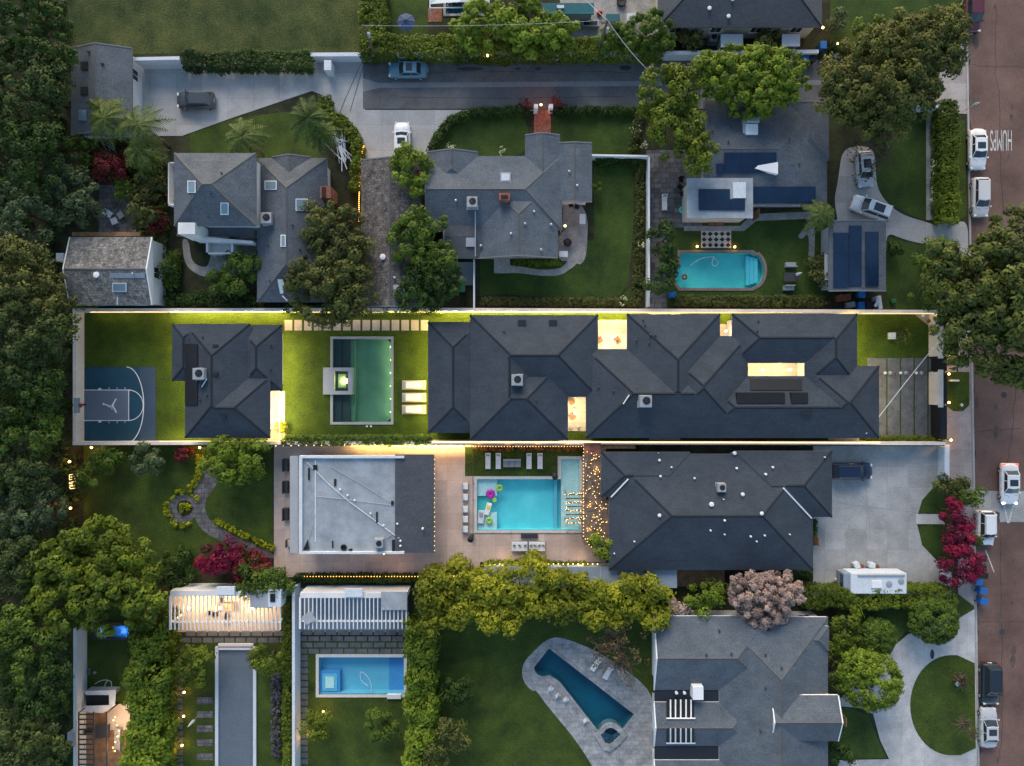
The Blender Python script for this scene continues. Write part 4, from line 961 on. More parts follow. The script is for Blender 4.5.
# small roofs at the top and the bottom
sh = emp('garden_shed', W(732, 41), 'small white flat-topped shed behind the lane wall', 'shed'); MB().bp(721, 34, 743, 47, 2., 2.15).build('roof', g['canvas_white'], sh); MB().bp(722, 35, 742, 45, 0, 2).build('wall', g['grey_wall'], sh)
sh = emp('garden_shed', W(791, 40), 'small white flat-topped shed left of the blue bin beyond the lane', 'shed'); MB().bp(782, 34, 800, 46, 2., 2.15).build('roof', g['canvas_white'], sh); MB().bp(783, 35, 799, 45, 0, 2).build('wall', g['grey_wall'], sh)
sh = emp('garden_shed', W(566, 7), 'long teal-grey flat roof among bushes at the top edge', 'shed'); MB().bp(542, 3, 594, 14, 2.2, 2.4).build('roof', g['teal_canvas'], sh); MB().bp(544, 4, 592, 13, 0, 2.2).build('wall', g['grey_wall'], sh); MB().bp(557, 5, 564, 8, 2.4, 2.6).build('roof_hatch', g['canvas_white'], sh)
sh = emp('garden_shed', W(580, 576), 'low pale grey flat roof behind the bright yellow-green tree row', 'shed'); MB().bp(485, 567, 677, 588, 2.3, 2.5).build('roof', g['blinds'], sh); MB().bp(487, 568, 675, 585, 0, 2.3).build('wall', g['grey_wall'], sh)
for x in (523, 540, 600, 650): MB().bp(x, 567, x+1, 588, 2.5, 2.53).build('seam', g['grey_wall'], sh)
MB().bp(646, 574, 654, 580, 2.5, 2.9).build('roof_vent', g['white_paint'], sh)
# ---------------------------------------------------------------- walls and fences
def wall(label, pts, w, h, mat, cat='wall', name='garden_wall', cap=None, group=None):
    P = [W(p[0], p[1], h) for p in pts]
    root = emp(name, Vector((sum(p.x for p in P)/len(P), sum(p.y for p in P)/len(P), 0)), label, cat, group)
    a = MB(); b = MB()
    for i, (p, q) in enumerate(zip(P[:-1], P[1:])):
        d = q-p; L = d.length; rz = math.atan2(d.y, d.x); c = (p+q)/2
        a.box((c.x, c.y, h/2-.04), (L+(.0 if i == 0 else w*.98), w, h-.08+i*.004), rz); b.box((c.x, c.y, h-.02+i*.004), (L+w*1.1, w+.08, .08), rz)
    a.build('wall_body', g[mat], root); b.build('wall_cap', g[cap or mat], root); return root
wall('tall pale retaining wall down the left end of the basketball lot', [(74.5, 309), (74.5, 443)], .3, 1.6, 'wall_cream')
wall('long lit white wall along the top of the mansion lot', [(74, 310), (440, 309.5), (942, 311.5)], .3, 1.9, 'wall_cream')
wall('long lit white wall along the bottom of the mansion lot', [(74, 443.5), (430, 442.5), (634, 443), (944, 443.5)], .3, 1.9, 'wall_cream')
wall('pale front wall at the street side of the small front lawn', [(940.8, 313), (940.8, 356)], .5, 1.9, 'wall_cream')
wall('pale front wall beside the slatted driveway near the street', [(940.8, 372), (940.8, 405)], .5, 1.9, 'wall_cream')
for y0, y1, t_ in ((314, 355, 'upper'), (373, 404, 'lower')): MB().bp(943.6, y0, 947, y1, 0, 1.5).build('shade_box', g['black'], label='black box standing for shade along the street face of the %s pale front wall' % t_, cat='planter')  # black boxes put in for the dark shade beside the front walls
mb = MB(); mb.bp(941, 357, 947, 371, 0, 1.9); mb.build('entrance_gate', g['black'], label='short black pedestrian gate between the two pale front walls', cat='gate')
mb = MB(); mb.bp(940.5, 405.5, 947, 439, 0, 1.9); mb.build('driveway_gate', g['black'], label='long black sliding gate at the foot of the slatted driveway', cat='gate')
wall('long white wall along the lane under the clipped bushes', [(312, 54.5), (480, 53.5), (650, 53), (817, 51.5)], .35, 1.6, 'canvas_white')
wall('short white wall stub between the grey garage and the dark hedge', [(133, 59), (178, 58)], .3, 2.3, 'canvas_white')
MB().bp(324, 60, 331, 70, 0, 1.8).build('gate_post', g['canvas_white'], label='short white wall pier projecting into the concrete drive', cat='pier')
wall('thin white fence between the two upper gardens', [(649, 156), (649, 306)], .12, 1.7, 'white_paint', cat='fence', name='fence')
wall('white fence crossing from the pale house to the garden corner', [(592, 155), (649, 156)], .12, 1.7, 'white_paint', cat='fence', name='fence')
wall('thin white fence below the pale house left corner', [(474, 260), (474, 308)], .1, 1.7, 'white_paint', cat='fence', name='fence')
wall('tall white fence between the court yard and the blue pool yard', [(293.5, 588), (293.5, 800)], .25, 2.2, 'canvas_white', cat='fence', name='fence')
wall('pale wall down the left side of the dark lower-left yard', [(75, 628), (75, 800)], .3, 2.0, 'canvas_white')
wall('white slatted gate wall at the street side of the parking court', [(947, 447), (947, 478)], .5, 1.3, 'canvas_white', name='wall_gate', cat='gate')
wall('narrow white gate at the end of the clipped hedge by the parking court', [(949, 575), (949, 594)], .6, 1.3, 'canvas_white', name='wall_gate', cat='gate')
wall('dark brown fence behind the long pergola-lit patio strip', [(585, 447), (634, 447)], .3, 2.1, 'wood', cat='fence', name='fence')
wall('low white wall by the apron under the large street tree', [(916, 106), (943, 106)], .3, 1.5, 'canvas_white')
wall('grey fence beside the white screens at upper left', [(150, 598), (165, 578)], .2, 2., 'grey_wall', cat='fence', name='fence') if 0 else None
for x0, y0, t_ in ((534, 104, 'left'), (549, 104, 'right')): MB().bp(x0, y0, x0+4, y0+4, 0, 1.7).build('gate_post', g['white_paint'], label='white gate post on the %s of the brick path by the lane' % t_, cat='post')
# ---------------------------------------------------------------- cars
def car(label, px, py, ang, L, Wd, kind, paint, lights=False, sunroof=True, category='car'):
    """ang: heading on the photo in degrees, 0 right, 90 up"""
    root = emp('parked_car' if not lights else 'car', (0, 0, 0), label, category, 'cars on the street and drives', local=True)
    pm = MATS.get('paint_'+paint)
    suv = kind in ('suv', 'van'); bz = 1.02 if suv else .88; rz_ = 1.72 if suv else 1.43
    w = Wd/2
    # lower body: stations along the length (fraction, half width factor, deck height)
    if kind == 'sedan': st = [(-.5, .72, .62), (-.485, .86, .78), (-.44, .94, .93), (-.30, 1., .95), (0, 1., .92), (.22, 1., .93), (.36, .97, .86), (.45, .90, .76), (.49, .78, .64), (.5, .66, .55)]; gh = (-.36, .24, -.23, .08)
    elif kind == 'coupe': st = [(-.5, .70, .6), (-.48, .86, .78), (-.42, .96, .92), (-.25, 1., .92), (.1, .98, .86), (.3, .98, .84), (.42, .92, .74), (.48, .80, .62), (.5, .66, .52)]; gh = (-.40, .17, -.20, .02)
    elif kind == 'hatch': st = [(-.5, .80, .7), (-.49, .92, .9), (-.44, .97, .98), (-.2, 1., .96), (.15, 1., .94), (.30, .99, .90), (.42, .93, .80), (.48, .82, .68), (.5, .7, .55)]; gh = (-.47, .27, -.38, .10)
    else: st = [(-.5, .84, .8), (-.49, .93, 1.0), (-.44, .97, 1.06), (-.2, 1., 1.05), (.15, 1., 1.03), (.30, .99, 1.0), (.43, .95, .92), (.485, .86, .80), (.5, .74, .62)]; gh = (-.475, .26, -.42, .12)
    V = []; F = []
    for (x, k, z) in st:
        hw = w*k
        for (y, zz) in ((-hw*.9, .22), (-hw, .45), (-hw, z*.78), (-hw*.93, z*.95), (-hw*.6, z+.02), (0, z+.045), (hw*.6, z+.02), (hw*.93, z*.95), (hw, z*.78), (hw, .45), (hw*.9, .22)):
            V.append((x*L, y, zz))
    n = 11
    for i in range(len(st)-1):
        for j_ in range(n): F.append((i*n+j_, i*n+(j_+1) % n, (i+1)*n+(j_+1) % n, (i+1)*n+j_))
    F.append(tuple(range(n))); F.append(tuple((len(st)-1)*n+j_ for j_ in range(n))[::-1])
    MB().add(V, F).build('body', pm, root, smooth=True)
    # greenhouse
    b0, b1, t0, t1 = [q*L for q in gh]; wb = w*.90; wt = w*.70; zb = bz-.04
    B = [(b0, -wb*.86, zb), (b1, -wb*.9, zb), (b1+.12, 0, zb), (b1, wb*.9, zb), (b0, wb*.86, zb)]
    C = [(t0, -wt, rz_-.05), (t1, -wt, rz_-.05), (t1+.08, 0, rz_-.03), (t1, wt, rz_-.05), (t0, wt, rz_-.05)]
    gm = g['window_glass']
    MB().add(B+C, [(1, 2, 7, 6), (2, 3, 8, 7)]).build('windscreen', gm, root)
    MB().add(B+C, [(4, 0, 5, 9)]).build('rear_window', gm, root)
    MB().add(B+C, [(0, 1, 6, 5)]).build('side_window', gm, root); MB().add(B+C, [(3, 4, 9, 8)]).build('side_window', gm, root)
    e = .03
    rv = [(t0-e, -wt-e, rz_-.06), (t1+e, -wt-e, rz_-.06), (t1+.1+e, 0, rz_-.04), (t1+e, wt+e, rz_-.06), (t0-e, wt+e, rz_-.06)]
    mid = [(x*.94+(t0+t1)/2*.06, y*.86, rz_) for x, y, z in rv]
    ro = MB().add(rv+mid, [(i, (i+1) % 5, 5+(i+1) % 5, 5+i) for i in range(5)]+[(5, 6, 7, 8, 9)]).build('roof', pm, root, smooth=False)
    mb = MB()
    for sg in (-1, 1):
        mb.tube([(b1, sg*wb*.9, zb+.02), (t1, sg*wt, rz_-.04)], .045, 4); mb.tube([(b0, sg*wb*.86, zb+.02), (t0, sg*wt, rz_-.04)], .06, 4)
        xm = (t0+t1)/2-.05; mb.tube([(xm, sg*wb*.9, zb), (xm, sg*wt*1.01, rz_-.05)], .035, 4)
    mb.build('pillar', pm, root)
    if sunroof: MB().box(((t0+t1)/2+.15, 0, rz_+.01), ((t1-t0)*.5, wt*1.35, .02)).build('sunroof', gm, ro)
    if suv:
        for sg in (-1, 1): MB().tube([(t0+.1, sg*wt*.97, rz_), (t0+.2, sg*wt*.97, rz_+.06), (t1-.1, sg*wt*.97, rz_+.06), (t1, sg*wt*.97, rz_)], .025, 4).build('roof_rail', g['dark_metal'], ro)
    for sg in (-1, 1):
        MB().box((b1-.12, sg*(w+.07), bz+.02), (.16, .2, .13)).build('wing_mirror', pm, root, bevel=.03)
        for x in (-.31, .32):
            wh = MB().lathe((0, 0, -.11), [(.2, 0), (.32, .01), (.335, .05), (.335, .17), (.32, .21), (.2, .22)], 20)
            wh.v = [(x*L+vx, sg*(w-.12)+vz, .335+vy) for vx, vy, vz in wh.v]
            wo = wh.build('wheel', g['black'], root, smooth=False)
            rm = MB().lathe((0, 0, 0), [(.19, -.115), (.2, .0), (.19, .115), (.05, .118)], 12); rm.v = [(x*L+vx, sg*(w-.12)+vz, .335+vy) for vx, vy, vz in rm.v]; rm.build('rim', g['steel'], wo)
        hl = g['head_white' if lights else 'head_off']; tl = g['tail_red' if lights else 'tail_off']
        MB().box((L*.462, sg*w*.70, .70 if not suv else .80), (.26, w*.36, .14), rz=-sg*.35).build('headlight', hl, root, bevel=.03)
        MB().box((-L*.476, sg*w*.74, .80 if not suv else .92), (.16, w*.34, .16), rz=sg*.25).build('taillight', tl, root, bevel=.03)
    mb = MB()
    xm = (t0+t1)/2-.05
    for sg in (-1, 1):
        for x_ in (b1-.1, xm, b0+.25): mb.box((x_, sg*(w+.004), (bz+.45)/2), (.02, .012, bz-.5))
        for x_ in (xm-.25, b1-.55 if b1-.55 > xm else xm+.4): mb.box((x_, sg*(w+.01), bz-.16), (.16, .025, .03))
    mb.build('door_trim', g['dark_metal'], root)
    MB().box((b1+.05+.12, 0, zb+.085), (.02, w*1.5, .015)).box((b1+.22, -.2, zb+.085), (.02, .5, .015), rz=1.1).build('wiper', g['black'], root)
    MB().box((L*.497, 0, .5), (.04, w*1.1, .2)).build('grille', g['black'], root); MB().box((-L*.502, 0, .62), (.02, .5, .13)).box((L*.505, 0, .38), (.02, .4, .11)).build('number_plate', g['white_paint'], root)
    root.location = W(px, py, .0)+Vector((0, 0, .05)); root.rotation_euler = (0, 0, R(ang))
    # the middle of the car stands at about .8 m, so read the photo point there
    q = W(px, py, .8); root.location = (q.x, q.y, .045)
    return root
for n_, c_ in (('silver', (.50, .51, .53)), ('white', (.80, .80, .81)), ('navy', (.006, .018, .05)), ('darkred', (.10, .012, .02)), ('black', (.012, .018, .028)), ('bluegrey', (.10, .22, .30)), ('charcoal', (.05, .058, .068)), ('lightgrey', (.58, .58, .59))):
    M('paint_'+n_, c_, rough=.28, n=.03, spec=.5, fine=0, coord='obj', coat=.6)
# under the kerb-side cars the road is at .006
car('blue-grey sedan parked on the lane against the long white wall', 408, 69.5, 180, 4.7, 1.95, 'sedan', 'bluegrey')
car('dark charcoal hatchback parked alone on the upper left concrete drive', 195, 100, 180, 4.4, 2.0, 'hatch', 'charcoal', sunroof=False)
car('white sedan nosed out from under the lime tree beside the brown roof', 402, 141, 90, 4.6, 1.95, 'sedan', 'white')
car('silver hatchback with a dark sunroof parked at the top of the curved drive', 865, 169, -85, 4.3, 1.95, 'hatch', 'silver')
car('white estate parked at an angle on the curved drive beside the solar garage', 871, 208, 160, 4.7, 2.0, 'suv', 'white')
car('dark red car on the street at the top edge of the photo', 973, 12, -90, 4.8, 1.95, 'suv', 'darkred', sunroof=False)
car('white sedan parked at the kerb beside the road lettering', 978, 149, -90, 4.9, 2.0, 'sedan', 'white')
car('silver-grey car parked at the kerb just above the large street tree', 981, 197, -90, 4.7, 1.95, 'hatch', 'lightgrey', sunroof=False)
car('navy blue car parked against the large charcoal house', 852, 471, 0, 4.8, 2.0, 'suv', 'navy', sunroof=False)
car('white sedan with red brake lights on, driving above the painted arrow', 1010, 484, -90, 4.9, 2.05, 'sedan', 'white', lights=True)
car('white compact SUV parked by the magenta trees', 985.5, 528, -90, 4.1, 1.95, 'suv', 'white', sunroof=False)
car('glossy black SUV parked opposite the circular lawn', 990.5, 684, -90, 4.9, 2.1, 'van', 'black', sunroof=False)
car('pale silver sedan parked behind the black SUV under bare branches', 989, 728, 90, 4.8, 1.95, 'sedan', 'silver')
# motorhome
rv = emp('motorhome', W(876, 582), 'long white motorhome parked against the clipped hedge on the parking court', 'motorhome')
MB().bp(851, 573, 907, 594, .5, 2.5).build('body', g['canvas_white'], rv, bevel=.08)
MB().bp(843.5, 573, 857, 592, .5, 2.3).build('cab', g['blinds'], rv, bevel=.15)
MB().bp(843, 575, 846, 589, 1.5, 2.2).build('windscreen', g['window_glass'], rv)
MB().bp(872, 581, 882, 588, 2.5, 2.65).build('roof_hatch', g['white_paint'], rv); MB().bp(858, 575, 905, 576.5, 2.5, 2.62).build('awning_roll', g['ac_grey'], rv)
for x, y in ((889, 584), (901, 581)): MB().lathe(W(x, y, 2.5), [(.35, 0), (.35, .08), (.1, .12)], 12).build('roof_vent', g['ac_grey'], rv)
for x in (854, 897):
    for y in (574, 591): MB().box(W(x, y, .35)+Vector((0, 0, 0)), (.7, .3, .7)).build('wheel', g['black'], rv, bevel=.1)
for k, (x, y) in enumerate(((856, 565), (871, 565))):
    b = emp('wrapped_load', W(x, y), 'white wrapped bundle %s at the motorhome\'s long side' % ('nearer the cab' if k == 0 else 'farther from the cab'), 'bundle')
    MB().box(W(x, y, .4), (.7, .8, .8), rz=.4+k).build('cover', g['canvas_white'], b, bevel=.15); MB().box(W(x+5, y+2, .25), (.6, .5, .5), rz=.2).build('base', g['rust'], b, bevel=.05)
b = emp('wrapped_load', W(838, 580), 'small white and black bundle on the ground left of the motorhome cab', 'bundle'); MB().box(W(838, 580, .3), (.6, .45, .6), rz=.3).build('cover', g['white_paint'], b, bevel=.12); MB().box(W(836, 583, .15), (.5, .3, .3)).build('base', g['black'], b, bevel=.05)
# ---------------------------------------------------------------- bins
def make_bin(mat):
    r = emp('wheelie_bin', (0, 0, 0), 'x', 'bin', local=True)
    V = [(-.25, -.28, .05), (.25, -.28, .05), (.25, .28, .05), (-.25, .28, .05), (-.31, -.36, 1.), (.31, -.36, 1.), (.31, .36, 1.), (-.31, .36, 1.)]
    MB().add(V, [(0, 1, 2, 3), (4, 5, 6, 7), (0, 1, 5, 4), (1, 2, 6, 5), (2, 3, 7, 6), (3, 0, 4, 7)]).build('body', g[mat], r)
    MB().box((0, 0, 1.04), (.68, .8, .07)).box((0, .42, 1.02), (.5, .06, .05)).build('lid', g[mat], r, bevel=.02)
    for x in (-.27, .27): MB().tube([(x-.03, .3, .13), (x+.03, .3, .13)], .13, 10).build('wheel', g['black'], r)
    return r
BB = make_bin('blue_plastic'); KB = make_bin('black'); GB = make_bin('green_plastic')
for m_, x, y, rz, lb in ((BB, 822.5, 46, 0, 'blue bin standing alone right of the white shed beyond the lane'), (BB, 805, 59, .1, 'blue bin left of a small black bin by the end of the white wall'), (KB, 812, 59, 0, 'small black bin touching a blue bin by the end of the white wall'),
   (BB, 836, 59.5, .1, 'blue bin on the lane under the big leaning tree'), (KB, 829.5, 60.5, 0, 'black bin left of the blue bin under the big leaning tree'),
   (BB, 861, 294.5, 0, 'blue bin directly below the solar garage roof'), (BB, 860.5, 306, 0, 'blue bin lower of two below the solar garage, against the white wall'), (KB, 868, 305.5, 0, 'black bin right of the lower blue bin below the solar garage'), (KB, 873.5, 305.5, .1, 'black bin nearest the white panel below the solar garage'),
   (KB, 981, 558, 1.5, 'uppermost black bin at the kerb under the magenta trees'), (KB, 981.5, 568, 1.6, 'middle black bin in the kerb row beside the magenta tree'), (KB, 983, 575, 1.4, 'lowest black bin in the kerb row, just above the blue bins'),
   (BB, 978, 581.5, 1.5, 'uppermost blue bin of three at the kerb'), (BB, 982.5, 590.5, 1.45, 'middle blue bin of three at the kerb'), (BB, 983, 601, 1.3, 'lowest blue bin of three at the kerb, turned askew')):
    put(m_, USED, W(x, y, .5)*Vector((1, 1, 0)) if 0 else Vector((W(x, y, .9).x, W(x, y, .9).y, .02)), rz, lb, 'wheelie bins', 1.08 if x > 975 else 1.1)
put(GB, USED, W(462, 289), 0, 'teal green bin in the narrow gap below the pale house', None, 1.4)
# ---------------------------------------------------------------- outdoor furniture
def make_lounger():
    r = emp('sun_lounger', (0, 0, 0), 'x', 'sun lounger', local=True)
    MB().box((0, 0, .27), (.62, 1.9, .06)).build('frame', g['white_paint'], r)
    MB().box((0, -.3, .35), (.58, 1.25, .1)).build('cushion', g['cushion_white'], r, bevel=.03)
    MB().box((0, .60, .47), (.58, .68, .1), rx=.42).build('backrest', g['cushion_white'], r, bevel=.03)
    MB().box((0, .74, .60), (.42, .26, .08), rx=.42).build('pillow', g['cushion_grey'], r, bevel=.03)
    for x in (-.26, .26):
        for y in (-.85, .85): MB().box((x, y, .12), (.06, .06, .24)).build('leg', g['white_paint'], r)
    return r
LG = make_lounger()
for x, lb in ((488, 'first white lounger from the left on the turf strip above the aqua pool'), (498.3, 'white lounger directly left of the grey loveseat above the aqua pool'), (529, 'white lounger directly right of the grey loveseat above the aqua pool'), (540, 'rightmost white lounger on the turf strip above the aqua pool')):
    put(LG, USED, W(x, 461, .3)*Vector((1, 1, 0))+Vector((0, 0, .06)), 0, lb, 'loungers above the aqua pool')
for (x, y, a, lb) in ((596, 663, -34, 'pale lounger left of the bare tree beside the dark teal pool'), (608, 671, -28, 'pale lounger tucked under the bare tree beside the dark teal pool'), (664, 203, 0, 'white lounger in the narrow paved yard by the white-roofed extension')):
    put(LG, USED, W(x, y), R(a), lb, 'loungers elsewhere')
def seat(label, x, y, w, d, rz=0, cat='sofa', name='sofa', fm='steel', cm='cushion_white', n=2, h=.42, back=True, pil=0):
    r = emp(name, W(x, y, .3)*Vector((1, 1, 0)), label, cat, local=True)
    MB().box((0, 0, h*.35), (w, d, h*.6)).build('base', g[fm], r, bevel=.02)
    for i in range(n): MB().box((-w/2+w*(i+.5)/n, -.04, h), (w/n-.05, d-.1, .16)).build('cushion', g[cm], r, bevel=.04)
    if back: MB().box((0, d/2-.06, h+.2), (w, .12, .45)).build('backrest', g[fm], r, bevel=.03)
    for i in range(pil): MB().box((-w/2+w*(i+.5)/pil, d*.18, h+.2), (.34, .14, .32), rx=-.4, rz=.3*(-1)**i).build('pillow', g['cushion_grey'], r, bevel=.04)
    r.rotation_euler = (0, 0, rz); r.location.z = .05; return r
seat('grey loveseat between the two pairs of white loungers', 512, 463, 2.1, .95, cm='cushion_grey', n=3, fm='steel')
seat('white daybed with dark striped cushion below the aqua pool', 519.5, 546, 1.95, 1.15, cm='cushion_white', n=1, pil=3, back=False, name='daybed', cat='daybed')
seat('white daybed with scattered grey pillows below the aqua pool, right of the pair', 537, 546, 1.95, 1.15, cm='cushion_white', n=1, pil=4, back=False, name='daybed', cat='daybed')
for i, (y, lb) in enumerate(((486, 'top'), (497, 'second from the top'), (509, 'middle'), (519, 'second from the bottom'), (529, 'bottom'))):
    seat('white square chair, %s of five left of the aqua pool' % lb, 465, y, .8, .75, R(90), name='patio_chair', cat='chair', n=1, fm='steel')
for y, lb in ((385, 'top'), (397.5, 'middle'), (409.5, 'bottom')):
    r = emp('sun_lounger', W(414, y), 'wide white-cushioned lounger on a tan base, %s of three beside the mansion' % lb, 'sun lounger', 'wide loungers by the mansion')
    MB().bp(402, y-4.6, 426, y+4.6, .05, .25).build('base', g['warm_stone'], r); MB().bp(405.5, y-3.4, 422, y+3.4, .25, .42).build('cushion', g['cushion_white'], r, bevel=.03)
    MB().bp(402.6, y-3.4, 405.2, y+3.4, .25, .45).build('headrest', g['cushion_grey'], r, bevel=.03)
def ptable(label, x, y, w, d, mat='white_paint', h=.72, rz=0, round_=False):
    r = emp('table', W(x, y, h)*Vector((1, 1, 0))+Vector((0, 0, .04)), label, 'table', local=True)
    if round_: MB().lathe((0, 0, h-.04), [(w/2, 0), (w/2, .04), (.01, .045)], 18).build('tabletop', g[mat], r)
    else: MB().box((0, 0, h-.02), (w, d, .05)).build('tabletop', g[mat], r)
    for sx in (-1, 1):
        for sy in (-1, 1): MB().box((sx*w*.36, sy*d*.36, h/2-.03), (.06, .06, h-.06)).build('leg', g[mat], r)
    r.rotation_euler = (0, 0, rz); return r
def pchair(label, x, y, rz=0, mat='white_paint', s=.5):
    r = emp('garden_chair', W(x, y, .4)*Vector((1, 1, 0))+Vector((0, 0, .05)), label, 'chair', 'small garden chairs', local=True)
    MB().box((0, 0, .42), (s, s, .06)).build('seat', g[mat], r); MB().box((0, s/2, .68), (s, .05, .5), rx=-.15).build('backrest', g[mat], r)
    for sx in (-1, 1):
        for sy in (-1, 1): MB().box((sx*s*.42, sy*s*.42, .2), (.04, .04, .4)).build('leg', g[mat], r)
    r.rotation_euler = (0, 0, rz); return r
ptable('white side table on the stone patio right of the brazier', 563.5, 254, 1.0, .7); ptable('white bench-like table at the right edge of the stone patio', 582.5, 219, .7, 1.2)
fb = emp('fire_bowl', W(567, 244), 'black half-round grill on the stone patio beside the house door', 'grill'); MB().lathe(W(567, 244, 0), [(.2, 0), (.15, .4), (.45, .7), (.5, .8), (.3, .95), (.02, 1.)], 16).build('bowl', g['black'], fb); MB().tube([W(564, 244, .8), W(562, 244, .8)], .04).build('handle', g['steel'], fb)
for (x, y, a, lb) in ((571, 205, .3, 'dark chair near the doorway at the top of the stone patio'), (577, 207, 1.2, 'second dark chair by the patio doorway, nearer the hedge')): pchair(lb, x, y, a, 'black')
for (x, y, a, lb, m_) in ((109, 214, 1., 'white garden chair with blue cushion, left of the trio on the flagstones', 'canvas_white'), (121, 215, -1., 'black and white garden chair, right of the trio on the flagstones', 'ac_grey')): pchair(lb, x, y, a, m_, .75)
ptable('small pale table between two chairs on the flagstone patio', 114, 221, .75, .75, 'canvas_white', .45, .4)
for (x, y, lb) in ((790.5, 265, 'pale slatted bench above the dark garden table on the pool lawn'), (788.5, 288, 'pale slatted bench below the dark garden table on the pool lawn')):
    r = seat(lb, x, y, 1.25, .6, R(180) if y < 270 else 0, cat='bench', name='bench', fm='ac_grey', cm='ac_grey', n=1)
ptable('dark table with a folded white umbrella on the pool lawn', 791, 277, 1.7, 1.05, 'dark_metal')
def closed_umbrella(label, x, y, a=0):
    r = emp('umbrella', W(x, y), label, 'umbrella'); b = W(x, y)
    MB().tube([b, b+Vector((0, 0, 2.4))], .03).build('pole', g['steel'], r); MB().lathe(b+Vector((0, 0, 1.)), [(.10, 0), (.18, .2), (.12, .9), (.03, 1.5)], 8).build('canopy', g['canvas_white'], r); return r
closed_umbrella('folded white umbrella standing in the dark table on the pool lawn', 793, 276); closed_umbrella('folded white umbrella by the flagstone steps in the lower left yard', 198, 716)
# open blue umbrella
r = emp('umbrella', W(405, 22), 'open slate blue umbrella on the lawn at the top edge', 'umbrella'); b = W(405.5, 20, 2.5); b0 = Vector((b.x, b.y, 0))
MB().tube([b0, b], .035).build('pole', g['steel'], r)
mb = MB(); n = 8; rim = [(b.x+1.08*math.cos(i*math.pi/4), b.y+1.08*math.sin(i*math.pi/4), 2.05) for i in range(8)]; mb.add([tuple(b)]+rim, [(0, 1+i, 1+(i+1) % 8) for i in range(8)]); mb.build('canopy', g['umbrella_blue'], r)
mb = MB(); [mb.tube([b+Vector((0, 0, .02)), q], .02, 4) for q in rim]; mb.build('rib', g['dark_metal'], r)
# patio heater / closed posts beside the aqua pool
for (x, y, lb) in ((471.5, 535.5, 'tall dark gas heater at the lower left corner of the aqua pool'), (554, 474.5, 'tall dark gas heater at the turf corner above the aqua pool')):
    r = emp('patio_heater', W(x, y), lb, 'patio heater'); b = W(x, y)
    MB().lathe(b, [(.28, 0), (.28, .5), (.05, .6), (.04, 2.0)], 12).build('base', g['dark_metal'], r); MB().lathe(b+Vector((0, 0, 1.95)), [(.12, 0), (.36, .12), (.05, .25)], 14).build('hood', g['black'], r)
def bar(label, name, cat, pts, r0, mat, z): 
    mb = MB(); mb.tube([W(p[0], p[1], z) for p in pts], r0, 6); return mb.build(name, g[mat], label=label, cat=cat)
r = emp('glass_fence', W(473, 505), 'low dark rail fence along the left and bottom edges of the aqua pool', 'fence')
MB().tube([W(473, 448, 1.), W(473, 534, 1.), W(606, 534, 1.)], .04, 5).build('rail', g['dark_metal'], r)
for x, y in [(473, 450+17*i) for i in range(6)]+[(492+19*i, 534) for i in range(6)]: MB().tube([W(x, y, 1.)*Vector((1, 1, 0)), W(x, y, 1.)], .035, 5).build('post', g['dark_metal'], r)
MB().bp(521, 533.5, 538, 538.5, 0, .3).build('pool_step_box', g['dark_metal'], label='small brown-edged step box at the middle of the aqua pool\'s lower rim', cat='steps')
# pool floats
def ring_float(label, x, y, rr, tr, mat, name='swim_ring'):
    c = W(x, y, -.05); r = emp(name, c, label, 'pool float', 'pool floats'); mb = MB(); n = 18; m = 8
    V = [((c.x+(rr+tr*math.cos(b_))*math.cos(a)), c.y+(rr+tr*math.cos(b_))*math.sin(a), c.z+tr*.8*math.sin(b_)) for a in [2*math.pi*i/n for i in range(n)] for b_ in [2*math.pi*j_/m for j_ in range(m)]]
    mb.add(V, [(i*m+j_, i*m+(j_+1) % m, ((i+1) % n)*m+(j_+1) % m, ((i+1) % n)*m+j_) for i in range(n) for j_ in range(m)]); mb.build('ring', g[mat], r, smooth=True); return r
ring_float('round purple float in the aqua pool', 490.5, 494, .30, .27, 'float_purple'); ring_float('lime green swim ring at the top edge of the pale shelf in the aqua pool', 499.5, 488, .28, .14, 'float_lime')
ring_float('lime green swim ring low on the pale shelf in the aqua pool', 489, 520.5, .28, .13, 'float_lime'); ring_float('small green float beside the purple float', 494.5, 500, .16, .12, 'float_lime')
ring_float('small red and white ring in the turquoise pool', 684.5, 277, .24, .12, 'rust')
for (x, y, a, l, w_, m1, m2, lb) in ((488, 509, R(75), 1.5, .62, 'cushion_white', 'float_yellow', 'white air mattress with a yellow pillow in the aqua pool'), (481, 517, R(85), 1.6, .75, 'canvas_white', 'cushion_grey', 'pale blue-white clear lounge float in the aqua pool')):
    r = emp('air_mattress', W(x, y, -.08), lb, 'pool float', local=True); MB().box((0, 0, 0), (l, w_, .16)).build('mattress', g[m1], r, bevel=.07); MB().box((l*.18, 0, .09), (l*.35, w_*.6, .1)).build('pillow', g[m2], r, bevel=.04); r.rotation_euler = (0, 0, a)
